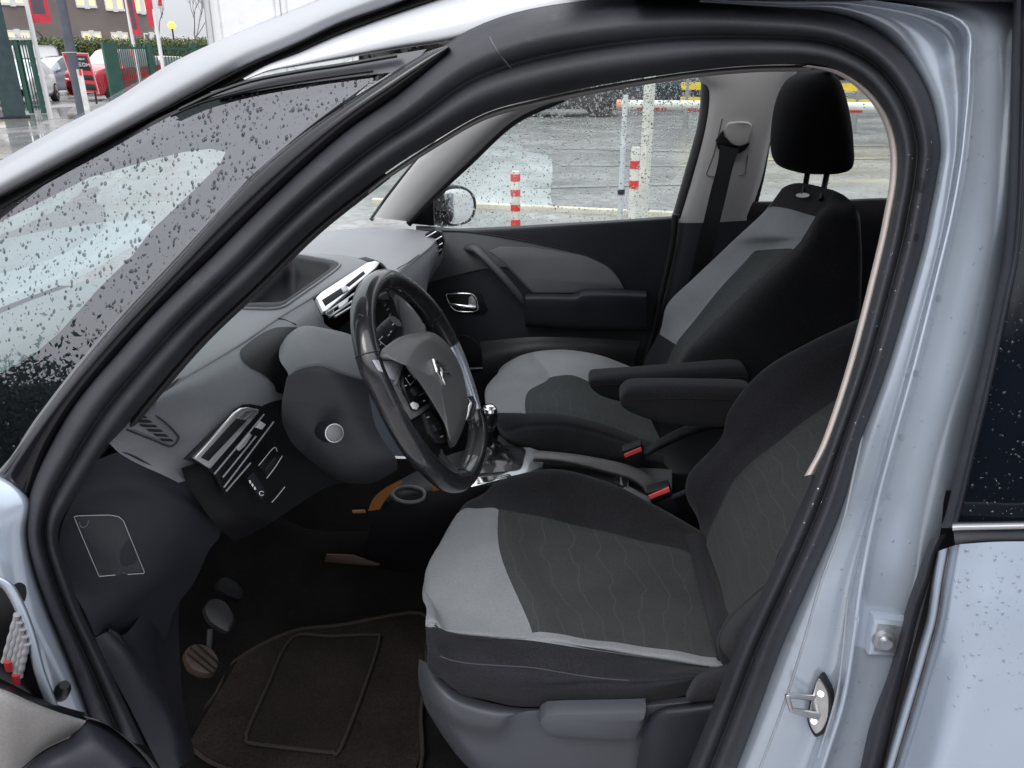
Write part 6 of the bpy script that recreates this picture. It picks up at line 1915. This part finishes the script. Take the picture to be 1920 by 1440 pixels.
make_car('parked_car', 'dark blue car beyond the barrier partly hidden by the tall white post', paint('night blue paint', (.02, .03, .05), .2), gpt(1235, 26), heading(1225, 8), .9, .95, rim_m=M['black_plastic'])


# ---- vans
def make_van(name, label, px, r, length, width, height, ang, win=False, seams=True):
    h = heading(px, ang)
    rz = atan2(-h[1], -h[0])
    loc = gpt(px, r)
    root = empty(name, loc, label, 'van', None, rz)
    c_, s_ = cos(rz), sin(rz)
    Rm = np.array(((c_, -s_, 0), (s_, c_, 0), (0, 0, 1)))

    def tw(p): return Rm @ np.array(p, float) + loc
    wp = mat('white van paint', (.93, .93, .93), .3, coat=.7, vary=.03)
    xs = [-length, -length + .02, -length + .5, -length + 1.0, -length + 1.7, -length + 2.2, -.10, -.03, 0]
    tp = [.75, .95, 1.15, 1.3, height * .86, height * .97, height, height * .995, height * .98]
    rows_ = []
    for x, t in zip(xs, tp):
        w = width / 2 * (1 if x > -length + .4 else .9)
        half = [(w * .95, .30), (w, .42), (w, t * .5), (w * .975, t * .82), (w * .93, t * .955), (w * .82, t), (0, t + .02)]
        rows_.append([tw((x, y, z)) for y, z in half] + [tw((x, -y, z)) for y, z in half[-2::-1]])
    b = patch('body', rows_, [wp], root, su=2, sv=3)
    bk = [rows_[-1]]
    mesh_from('rear_doors', rows_[-1], [tuple(range(len(rows_[-1])))], [wp], root, False)
    bm = bmesh.new(); bm.from_mesh(b.data); bmesh.ops.recalc_face_normals(bm, faces=bm.faces); bm.to_mesh(b.data); bm.free()
    for x in (-length + .9, -1.0):
        for sy in (-1, 1):
            wl = tube('wheel', [tw((x, sy * (width / 2 - .2), .34)), tw((x, sy * (width / 2 - .18), .34)), tw((x, sy * (width / 2 + .0), .34)), tw((x, sy * (width / 2 + .015), .34))], [.28, .34, .34, .28], tyre, root, sub=2, seg=24)
    line = mat('door gap shadow', (.45, .45, .45), .6)
    if seams:
        for y in (-width * .46, 0.0, width * .46):
            tube('door_gap', [tw((.004, y, .45)), tw((.004, y, height * .5)), tw((.004, y * .985, height * .93))], .007, line, root, sub=2, seg=6)
        z0, z1, rr = 1.35, height * .90, .12
        for ya, yb in ((-width * .40, -.08), (.08, width * .40)):
            P_ = []
            for cy_, cz_, a0_, a1_ in ((yb - rr, z1 - rr, 0, pi / 2), (ya + rr, z1 - rr, pi / 2, pi), (ya + rr, z0 + rr, pi, 1.5 * pi), (yb - rr, z0 + rr, 1.5 * pi, 2 * pi)):
                for a in np.linspace(a0_, a1_, 5):
                    P_.append(tw((.004, cy_ + rr * cos(a), cz_ + rr * sin(a))))
            tube('panel_recess', P_, .011, mat('panel crease', (.70, .70, .70), .5), root, closed=True, sub=2, seg=6)
    if win:
        plate('rear_window', [tw((.02, y, z)) for y, z in ((-width * .34, height * .52), (width * .34, height * .52), (width * .30, height * .72), (-width * .30, height * .72))], .03, mat('van rear window', (.20, .15, .15), .2), root, .01, 0, Rm @ np.array((1.0, 0, 0)))
    return root


make_van('delivery_van', 'tall white panel van with a recessed door panel rising behind the silver pillar', 545, 12.5, 5.2, 2.0, 2.75, -90, seams=True)
make_van('camper_van', 'white van with a dark rear window parked behind the grey blue hatchback', 88, 50, 5.0, 2.1, 2.05, -75, win=True, seams=False)

# ---- hedge
leafm = [mat('hedge leaf', (.13, .175, .065), .6, vary=.3), mat('dark hedge leaf', (.075, .105, .04), .65, vary=.3), mat('yellowed hedge leaf', (.20, .21, .09), .6, vary=.3)]


def leaf_mass(name, p0, p1, h, w, n, size, mats_, seed=1, top_jit=.12):
    r_ = np.random.default_rng(seed)
    vs, fs, mi = [], [], []
    p0, p1 = np.array(p0, float), np.array(p1, float)
    L_ = p1 - p0; ll = np.linalg.norm(L_); d_ = L_ / ll; n_ = np.array((-d_[1], d_[0], 0))
    for i in range(n):
        t = r_.random()
        face = r_.random()
        wob = .25 * sin(t * ll * .9) + .15 * sin(t * ll * 2.3 + 1)
        if face < .75:
            q_ = p0 + L_ * t + n_ * (w / 2) * (1 + .12 * r_.normal()) * (1 if n_.dot(CAM - p0) > 0 else -1) + np.array((0, 0, h * r_.random() ** .9))
        else:
            q_ = p0 + L_ * t + n_ * (r_.random() - .5) * w + np.array((0, 0, h + top_jit * r_.normal() + .3 * wob * top_jit))
        a = r_.normal(size=3); a /= np.linalg.norm(a)
        b = np.cross(a, r_.normal(size=3)); b /= np.linalg.norm(b)
        s_ = size * (.6 + .8 * r_.random())
        k_ = len(vs)
        vs += [q_ - a * s_, q_ + b * s_ * .45, q_ + a * s_, q_ - b * s_ * .45]
        fs.append((k_, k_ + 1, k_ + 2, k_ + 3))
        mi.append(int(r_.choice(len(mats_), p=[.5, .33, .17][:len(mats_)] if len(mats_) == 3 else None)))
    # inner dark core
    k_ = len(vs)
    for P_ in (p0, p1):
        for s_, z in ((-.38, 0), (-.38, h * .94), (.38, h * .94), (.38, 0)):
            vs.append(P_ + n_ * w * s_ + np.array((0, 0, z)))
    fs += [(k_, k_ + 1, k_ + 5, k_ + 4), (k_ + 1, k_ + 2, k_ + 6, k_ + 5), (k_ + 2, k_ + 3, k_ + 7, k_ + 6), (k_, k_ + 3, k_ + 2, k_ + 1), (k_ + 4, k_ + 5, k_ + 6, k_ + 7)]
    mi += [1] * 5
    return mesh_from(name, vs, fs, mats_, None, False, mi)


hd0, hd1 = gpt(-80, 55), gpt(640, 58)
hh = hz_(250, 70, 56)
hedge = leaf_mass('hedge', hd1, hd0, hh - .28, 1.6, 42000, .075, leafm, 3)
tag(hedge, 'long clipped green hedge running below the dark building windows', 'hedge')

# ---- dark rendered building with lit windows
fa, fb = gpt(-260, 63), gpt(312, 70)
bdir = fb - fa; bl_ = np.linalg.norm(bdir); bdir /= bl_
bn = np.array((bdir[1], -bdir[0], 0))
if bn.dot(CAM - fa) < 0: bn = -bn
BH = 10.5
bld = empty('office_building', (fa + fb) / 2, 'dark brown two storey building with small lit white framed windows behind the hedge', 'building')
cpts = [fa, fb, fb - bn * 14, fa - bn * 14]
vs = [c + np.array((0, 0, z)) for z in (0, BH) for c in cpts]
mesh_from('wall', vs, [(0, 1, 5, 4), (1, 2, 6, 5), (2, 3, 7, 6), (3, 0, 4, 7)], [mat('dark brown render', (.20, .165, .155), .75, grain=.3, gscale=30, vary=.12, vscale=.5, dirt=((.25, .21, .195), .3, .6))], bld, False)
vs = [c + o_ + np.array((0, 0, z)) for z in (BH, BH + .25) for c, o_ in zip(cpts, ((bn - bdir) * .3, (bn + bdir) * .3, (-bn + bdir) * .3, (-bn - bdir) * .3))]
mesh_from('roof', vs, [(0, 1, 5, 4), (1, 2, 6, 5), (2, 3, 7, 6), (3, 0, 4, 7), (4, 5, 6, 7), (3, 2, 1, 0)], [mat('dark roof edge', (.05, .05, .05), .6)], bld, False)


def Fw(px, py, out=0.0):
    r_ = ray(px, py); t = bn.dot(fa + bn * out - CAM) / bn.dot(r_); return CAM + r_ * t


def onf(s, z, out): return fa + bdir * s + bn * out + np.array((0, 0, z))


lit = [emis('warm lit room', (.95, .74, .42), .5), emis('pale lit room', (.85, .78, .62), .35), mat('dim room glass', (.22, .22, .24), .1)]
wfm = mat('white window frame', (.78, .78, .76), .4, vary=.03)


def window(px0, px1, pyb, ht, litm, k_):
    a, b = Fw(px0, pyb), Fw(px1, pyb)
    s0, s1 = (a - fa).dot(bdir), (b - fa).dot(bdir)
    z0 = (a[2] + b[2]) / 2; z1 = z0 + ht
    f_ = .09
    pcs = []
    def bar(sa, sb_, za, zb, o0, o1):
        vs = [onf(s, z, o) for o in (o0, o1) for s, z in ((sa, za), (sb_, za), (sb_, zb), (sa, zb))]
        return mesh_from('window', vs, [(4, 5, 6, 7), (0, 1, 5, 4), (1, 2, 6, 5), (2, 3, 7, 6), (3, 0, 4, 7)], [wfm], bld, False)
    sm = (s0 + s1) / 2
    pcs += [bar(s0 - f_, s1 + f_, z0 - .16, z0, -.02, .12), bar(s0 - f_, s1 + f_, z1, z1 + .1, -.02, .06), bar(s0 - f_, s0, z0 + .002, z1 - .002, -.02, .05), bar(s1, s1 + f_, z0 + .002, z1 - .002, -.02, .05), bar(sm - .16, sm + .16, z0 - .22, z1 + .17, .0, .15)]
    w_ = join(pcs, 'window')
    vs = [onf(s0, z0, .02), onf(s1, z0, .02), onf(s1, z1, .02), onf(s0, z1, .02)]
    mesh_from('window_pane', vs, [(0, 1, 2, 3)], [litm], w_, False)


for k_, (a, b, y) in enumerate(((1, 43, 5), (-75, -40, 1), (145, 178, 10), (200, 230, 16), (255, 278, 21))):
    window(a, b, y, 1.5, lit[0] if k_ in (2, 3, 4) else lit[1], k_)
for k_, (a, b, y) in enumerate(((13, 57, 80), (-70, -30, 78), (158, 190, 81), (213, 240, 82), (274, 297, 83))):
    window(a, b, y, hz_(100, 61, 66) - hz_(100, 81, 66), lit[0] if k_ == 2 else lit[1] if k_ in (0, 3) else lit[2], k_)
p_ = [Fw(293, -8, .06), Fw(307, -8, .06), Fw(308, 16, .06), Fw(295, 16, .06)]
plate('wall_sign', p_, .05, mat('white wall sign', (.75, .72, .72), .5), bld, .01)
plate('wall_sign', [Fw(297, -4, .10), Fw(303, -3, .10), Fw(304, 11, .10), Fw(297, 10, .10)], .05, mat('red sign mark', (.55, .05, .06), .5), bld, .01)
p_ = gpt(330, 95); q_ = gpt(395, 95)
shd = mesh_from('shed', [p_ - (q_ - p_) * .5, q_, q_ + np.array((0, 0, hz_(340, 64, 95))), p_ - (q_ - p_) * .5 + np.array((0, 0, hz_(340, 64, 95)))] + [v + np.array((-4, 12, 0)) for v in (p_ - (q_ - p_) * .5, q_, q_ + np.array((0, 0, 3.4)), p_ - (q_ - p_) * .5 + np.array((0, 0, 3.4)))], [(0, 1, 2, 3), (3, 2, 6, 7), (1, 5, 6, 2), (0, 3, 7, 4)], [mat('white cladding', (.72, .72, .72), .5)], None, False)
tag(shd, 'low white flat roofed shed just showing over the far end of the hedge', 'shed')

# ---- green gate post, gate leaf, fence panels
grn = mat('dark green gate paint', (.018, .075, .055), .4, vary=.15, vscale=4)


def vbox(name, p, q, w, d_, z0, z1, m, par):
    """upright slab from p to q (ground points)"""
    v_ = q - p; l_ = np.linalg.norm(v_); v_ = v_ / l_; n_ = np.array((-v_[1], v_[0], 0)) * d_ / 2
    vs = [P_ + s_ * n_ + np.array((0, 0, z)) for z in (z0, z1) for P_, s_ in ((p, -1), (q, -1), (q, 1), (p, 1))]
    return mesh_from(name, vs, [(0, 1, 5, 4), (1, 2, 6, 5), (2, 3, 7, 6), (3, 0, 4, 7), (4, 5, 6, 7), (3, 2, 1, 0)], [m], par, False)


def panel(root, p, q, z0, z1, nbar, bw):
    v_ = (q - p); l_ = np.linalg.norm(v_); v_ = v_ / l_
    o_ = []
    for z in (z0 + .06, z1 - .10):
        o_.append(vbox('bars', p, q, 0, .05, z, z + .07, grn, root))
    for k_ in range(nbar):
        c = lerp(p, q, (k_ + .5) / nbar)
        o_.append(vbox('bars', c - v_ * bw / 2, c + v_ * bw / 2, 0, .028, z0, z1 + .05, grn, root))
    return join(o_, 'bars')


g = gpt(24, 26.5)
d_, r_ = away(24)
gp = empty('gate_post', g, 'thick dark green gate post at the left edge of the yard', 'gate post')
vbox('post_body', g - r_ * .26, g + r_ * .26, 0, .5, 0, 3.3, mat('dark slate green paint', (.03, .055, .06), .4, vary=.2), gp)
vbox('base_plate', g - r_ * .36, g + r_ * .36, 0, .62, 0, .06, M['rubber_dark'], gp)
gt = empty('gate_leaf', gpt(60, 28), 'open dark green barred gate leaf beside the thick gate post', 'gate')
p_, q_ = gpt(32, 28.5), gpt(80, 28.0)
panel(gt, p_, q_, .1, hz_(60, 77, 28.2), 9, .02)
for c in (p_, lerp(p_, q_, .52), q_):
    v_ = (q_ - p_) / np.linalg.norm(q_ - p_)
    vbox('stile', c - v_ * .055, c + v_ * .055, 0, .09, .02, hz_(60, 75, 28.2), grn, gt)
vbox('top_cap', p_ - v_ * .3, q_ + v_ * .05, 0, .12, hz_(60, 75, 28.2), hz_(60, 75, 28.2) + .05, mat('pale grey cap', (.5, .52, .52), .5), gt)
fn = empty('fence', gpt(260, 40), 'dark green bar fence on thick posts in front of the red and white cars', 'fence')
p_, q_, e_ = gpt(219, 31.5), gpt(296, 32), gpt(520, 35)
zt = hz_(230, 86, 31.5)
panel(fn, p_, q_, .15, zt, 20, .022)
panel(fn, q_, e_, .15, hz_(330, 88, 33), 48, .022)
for c, w in ((p_, .12), (lerp(p_, q_, .16), .10), (q_, .09), (lerp(q_, e_, .33), .08), (lerp(q_, e_, .66), .08)):
    v_ = (q_ - p_) / np.linalg.norm(q_ - p_)
    vbox('fence_post', c - v_ * w, c + v_ * w, 0, .16, 0, zt + .1, grn, fn)

# ---- lamp post with white reflector strip, flagpoles
d_, r_ = away(140)
g = gpt(153, 24.5)
lp_ = empty('lamp_post', g, 'dark grey lamp post with a white lower strip standing before the signboard', 'lamp post')
tube('pole', [g, g + np.array((0, 0, 2)), g + np.array((0, 0, 7.5))], [.135, .12, .10], mat('slate grey post paint', (.085, .095, .12), .4, vary=.12), lp_, sub=2, seg=20)
hs = hz_(145, 130, 24.5)
vbox('white_strip', g + r_ * .05 - d_ * .14, g + r_ * .17 - d_ * .10, 0, .05, .02, hs, mat('white reflector strip', (.78, .78, .76), .4), lp_)
vbox('red_reflector', g + r_ * .10 - d_ * .18, g + r_ * .15 - d_ * .17, 0, .03, hs - .14, hs, red_b, lp_)
tube('pole_band', [g + np.array((0, 0, hz_(136, 99, 24.5))), g + np.array((0, 0, hz_(136, 97.5, 24.5)))], .135, mat('grey strap', (.5, .5, .5), .4), lp_, sub=1, seg=20)
hb_ = g + np.array((0, 0, 7.4))
tube('lamp_head', [hb_, hb_ - d_ * .4 + np.array((0, 0, .15)), hb_ - d_ * 1.2 + np.array((0, 0, .2))], [.06, .08, .10], M['dash_dark'], lp_)


def flagpole(px, r, label, flag, hcol=None):
    g_ = gpt(px, r)
    root = empty('flagpole', g_, label, 'flagpole', None)
    tube('pole', [g_, g_ + np.array((0, 0, 4)), g_ + np.array((0, 0, 8.5))], [.062, .055, .04], mat('white pole paint', (.76, .76, .76), .35, vary=.04), root, sub=2, seg=14)
    return root, g_


fdark = mat('dark grey flag cloth', (.10, .085, .11), .8, vary=.1)
fred = mat('red flag cloth', (.60, .045, .075), .8, vary=.12)
root, g_ = flagpole(91, 27, 'white flagpole with a dark red bordered banner left of the lamp post', None)
d_, r_ = away(66)
zb = hz_(68, 43, 27)


def banner(root, base, x0, x1, zb_, zt_, waves, border, par_r, skew=0.0):
    rows_ = []
    for z in np.linspace(zb_, zt_, 8):
        r__ = []
        for x in np.linspace(x0, x1, 7):
            r__.append(base + par_r * (x + skew * (z - zb_)) + np.array((0, 0, z)) + d_ * waves * sin(x * 9 + z * 1.3))
        rows_.append(r__)
    return patch('flag', rows_, [fdark, fred], root, su=3, sv=3, matfn=lambda u, v: 1 if (u < border[0] or v < border[1] or v > 6 - border[2]) else 0)


banner(root, g_, .05, .50, zb, zb + 4.5, .03, (.35, .7, 1.3), r_)
tube('halyard', [g_ + r_ * .10 + np.array((0, 0, hz_(68, 58, 27))), g_ + r_ * .2 + np.array((0, 0, hz_(68, 70, 27))), g_ + r_ * .07 + np.array((0, 0, hz_(68, 83, 27)))], .015, M['dash_dark'], root)
for px, r__, lab, x0, x1, yb in ((270, 34, 'white flagpole with a limp red and dark flag left of the building corner', .05, .55, 66), (317, 31, 'white flagpole with a rolled red flag nearest the silver pillar', -.22, .06, 50)):
    root, g_ = flagpole(px, r__, lab, None)
    d_, r_ = away(px)
    zb = hz_(px, yb, r__)
    banner(root, g_, x0, x1 if r__ > 99 else .0 if r__ < 32 else .30, zb, zb + 3.6, .09, (.5, .8, 2.0) if r__ > 32 else (1, 3, 3), r_, -.03)

# ---- signboard: black and red stand-up board
d_, r_ = away(160)
sg_ = empty('signboard', gpt(158, 29), 'black and red advertising board in a pale frame standing behind the lamp post', 'sign')
c0 = gpt(160, 29)


def sgp(px, py, out=0.0):
    r__ = ray(px, py); n_ = -d_ * .97 + r_ * .0 + np.array((0, 0, .10)); n_ /= np.linalg.norm(n_)
    t = n_.dot(c0 + n_ * out - CAM) / n_.dot(r__); return CAM + r__ * t


BO = [(115, 97.5), (165.5, 99.5), (187, 176), (141, 172)]
plate('board_frame', [sgp(x, y) for x, y in BO], .05, mat('pale sign frame', (.55, .52, .52), .4), sg_, .01)


def bq(u, v):
    a = np.array(BO, float)
    return tuple((a[0] * (1 - u) + a[1] * u) * (1 - v) + (a[3] * (1 - u) + a[2] * u) * v)


fc = plate('board_face', [sgp(*bq(u, v), .012) for u, v in ((.03, .02), (.97, .02), (.97, .98), (.03, .98))], .02, mat('red board', (.60, .03, .04), .45), sg_, .004)
for (u0, u1, v0, v1) in ((.10, .91, .07, .44), (.10, .92, .55, .68), (.10, .92, .77, .93)):
    plate('black_panel', [sgp(*bq(u, v), .018) for u, v in ((u0, v0), (u1, v0), (u1, v1), (u0, v1))], .01, mat('black board', (.014, .013, .014), .4), fc, .002)
# worn pale lettering EDM
FONT = {'E': [((0, 0), (0, 1)), ((0, 1), (.8, 1)), ((0, .5), (.65, .5)), ((0, 0), (.8, 0))], 'D': [((0, 0), (0, 1)), ((0, 1), (.5, 1)), ((.5, 1), (.85, .7)), ((.85, .7), (.85, .3)), ((.85, .3), (.5, 0)), ((.5, 0), (0, 0))],
        'M': [((0, 0), (0, 1)), ((0, 1), (.45, .4)), ((.45, .4), (.9, 1)), ((.9, 1), (.9, 0))]}
u = .50
for ch in 'EDM':
    st__ = []
    for a, b in FONT[ch]:
        P_ = [sgp(*bq(u + p[0] * .13, .335 - p[1] * .075), .026) for p in (a, b)]
        st__.append(tube('lettering', P_, .018, M['grey_mark'], fc, sub=1, seg=5))
    join(st__, 'lettering')
    u += .15
plate('wavy_mark', [sgp(*bq(u, v), .024) for u, v in ((.52, .16), (.62, .13), (.72, .15), (.80, .13), (.78, .17), (.60, .19))], .004, M['grey_mark'], fc, .001)
for px_ in (143, 178):
    tube('leg', [sgp(px_, 172), np.array((*sgp(px_ + 1, 185)[:2], 0.0))], .03, M['rubber_dark'], sg_, sub=1, seg=8)
rk = mat('grey stone', (.22, .21, .20), .7, vary=.2)
for px_, r__, s_, lab in ((147, 25.5, .26, 'small grey boulder at the foot of the lamp post'), (181, 26.5, .30, 'larger grey boulder right of the lamp post foot')):
    bm = bmesh.new()
    bmesh.ops.create_icosphere(bm, subdivisions=3, radius=1)
    for v in bm.verts:
        f = 1 + .12 * sin(v.co.x * 3 + px_) + .1 * sin(v.co.y * 4 + 1) + .06 * sin(v.co.z * 7)
        v.co = Vector((v.co.x * s_ * 1.4 * f, v.co.y * s_ * f, v.co.z * s_ * .7 * f + s_ * .3))
    me = bpy.data.meshes.new('boulder'); bm.to_mesh(me); bm.free()
    o = link('boulder', me, rk); o.location = gpt(px_, r__)
    tag(o, lab, 'boulder')


# ---- bare trees and the lit street lamp
bark = mat('wet bark', (.26, .22, .23), .8, vary=.2)


def bare_tree(px, r, h, label, seed):
    rd = random.Random(seed)
    g_ = gpt(px, r)
    root = empty('bare_tree', g_, label, 'tree')
    trunk, twigs = [], []

    def grow(p, d, l, rad, lev):
        q_ = p + d * l * .5 + np.array([rd.uniform(-1, 1) for _ in range(3)]) * l * .05
        e = p + d * l
        (trunk if lev < 2 else twigs).append(([p, q_, e], [rad, rad * .8, rad * .6]))
        if lev >= 5:
            return
        for k_ in range(3 if lev < 4 else 2):
            a = np.array([rd.uniform(-1, 1), rd.uniform(-1, 1), rd.uniform(.1, .9)])
            nd = d * .75 + a * .55; nd /= np.linalg.norm(nd)
            grow(p + d * l * rd.uniform(.55, 1.0), nd, l * rd.uniform(.55, .78), rad * .58, lev + 1)
    grow(g_, np.array((0, 0, 1.0)), h * .36, .10, 0)
    for nm, L_ in (('trunk', trunk), ('crown', twigs)):
        vs, fs = [], []
        for P_, R_ in L_:
            k_ = len(vs)
            for p, rr in zip(P_, R_):
                for s_ in range(4):
                    vs.append(p + rr * np.array((cos(s_ * pi / 2), sin(s_ * pi / 2), 0)))
            for a in range(2):
                for s_ in range(4):
                    fs.append((k_ + a * 4 + s_, k_ + a * 4 + (s_ + 1) % 4, k_ + a * 4 + 4 + (s_ + 1) % 4, k_ + a * 4 + 4 + s_))
        mesh_from(nm, vs, fs, [bark], root, True)


bare_tree(318, 78, 11, 'bare tree spreading beside the right corner of the dark building', 4)
bare_tree(384, 80, 9.5, 'bare thin tree between the lit street lamp and the white van', 9)
g_ = gpt(345, 82)
sl = empty('street_lamp', g_, 'lit orange street lamp glowing over the hedge', 'street lamp')
zl = hz_(344, 48, 82)
tube('pole', [g_, g_ + np.array((0, 0, zl * .5)), g_ + np.array((0, 0, zl))], [.09, .08, .07], mat('dark lamp pole', (.05, .05, .05), .5), sl, sub=2, seg=8)
tube('lantern', [g_ + np.array((0, 0, zl - .25)), g_ + np.array((0, 0, zl)), g_ + np.array((0, 0, zl + .3))], [.2, .36, .18], emis('sodium lamp', (1.0, .50, .10), 1.7), sl, sub=3, seg=14)

# ---- trees across the yard behind the viewer and beyond (dark mass mirrored in glass and wet ground)
tl = leaf_mass('treeline', (40, -26, 0), (-90, -22, 0), 6.0, 5, 9000, .5, [mat('dark winter trees', (.03, .03, .025), .8), mat('darker winter trees', (.014, .015, .013), .8)], 8, .9)
tl['kind'] = 'stuff'
tag(tl, 'dark mass of winter trees across the yard', 'trees')
tl3 = leaf_mass('treeline', (-22, -17, 0), (-85, -30, 0), 7.0, 6, 34000, .12, [mat('dark pines', (.02, .024, .018), .8), mat('darker pines', (.010, .012, .010), .8)], 21, .9)
tl3['kind'] = 'stuff'
tag(tl3, 'dark belt of tall trees mirrored low in the front quarter glass', 'trees')
tl2 = leaf_mass('treeline', (60, 52, 0), (-16, 56, 0), 7.5, 5, 9000, .5, [mat('grey winter trees', (.05, .05, .045), .8), mat('grey dark winter trees', (.022, .024, .022), .8)], 12, .9)
tl2['kind'] = 'stuff'
tag(tl2, 'grey dark winter trees far behind the barrier', 'trees')

for o_ in list(scene.objects):
    c_ = o_.get('category')
    g_ = {'bollard': 'bollards along the yard edge', 'flagpole': 'white flagpoles in front of the building', 'boulder': 'boulders by the lamp post', 'tree': 'bare trees behind the hedge'}.get(c_)
    if c_ == 'car' and o_.name.startswith('parked_car'):
        g_ = 'cars parked around the yard'
    if g_:
        o_['group'] = g_

# ------------------------------------------------------------------ light
w = bpy.data.worlds.new('World')
scene.world = w
w.use_nodes = True
nt = w.node_tree
N, L = nt.nodes.new, nt.links.new
bg = nt.nodes['Background']
sky = N('ShaderNodeTexSky')
sky.sky_type = 'NISHITA'
sky.sun_disc = False
SE, SR = 48.0, 205.0
sky.sun_elevation = radians(SE)
sky.sun_rotation = radians(SR)
sky.air_density = 1.0
sky.dust_density = 3.0
hs_ = N('ShaderNodeHueSaturation')
hs_.inputs['Saturation'].default_value = 0.10
hs_.inputs['Value'].default_value = SKYV
L(sky.outputs[0], hs_.inputs['Color'])
# an overcast sky: even grey cloud, about three times brighter overhead than at the horizon
tc = N('ShaderNodeTexCoord')
sx = N('ShaderNodeSeparateXYZ'); L(tc.outputs['Generated'], sx.inputs[0])
mr = N('ShaderNodeMapRange'); mr.inputs['From Min'].default_value = 0.0; mr.inputs['From Max'].default_value = 1.0
mr.inputs['To Min'].default_value = HOR; mr.inputs['To Max'].default_value = ZEN
L(sx.outputs['Z'], mr.inputs['Value'])
cl = N('ShaderNodeCombineColor')
for k_, f_ in (('Red', .97), ('Green', 1.0), ('Blue', 1.055)):
    mm = N('ShaderNodeMath'); mm.operation = 'MULTIPLY'; mm.inputs[1].default_value = f_
    L(mr.outputs['Result'], mm.inputs[0]); L(mm.outputs[0], cl.inputs[k_])
mxw = N('ShaderNodeMix'); mxw.data_type = 'RGBA'; mxw.inputs['Factor'].default_value = .85
L(hs_.outputs[0], mxw.inputs[6]); L(cl.outputs[0], mxw.inputs[7])
L(mxw.outputs[2], bg.inputs['Color'])
bg.inputs['Strength'].default_value = 0.12
sl_ = bpy.data.lights.new('sun', 'SUN')
so = bpy.data.objects.new('sun', sl_)
COL.objects.link(so)
sl_.energy = SUNE
sl_.angle = radians(25)
sl_.color = (1.0, .97, .93)
az = radians(SR)
dvec = Vector((sin(az) * cos(radians(SE)), cos(az) * cos(radians(SE)), sin(radians(SE))))
so.rotation_euler = dvec.to_track_quat('Z', 'Y').to_euler()
so.location = (0, 0, 30)

scene.view_settings.view_transform = 'Standard'
scene.view_settings.look = 'None'
scene.view_settings.exposure = 0
scene.render.engine = 'CYCLES'
scene.cycles.use_denoising = True
scene.cycles.max_bounces = 8
scene.cycles.transparent_max_bounces = 16
scene.cycles.caustics_refractive = False
scene.cycles.caustics_reflective = False
scene.cycles.sample_clamp_indirect = 4.0
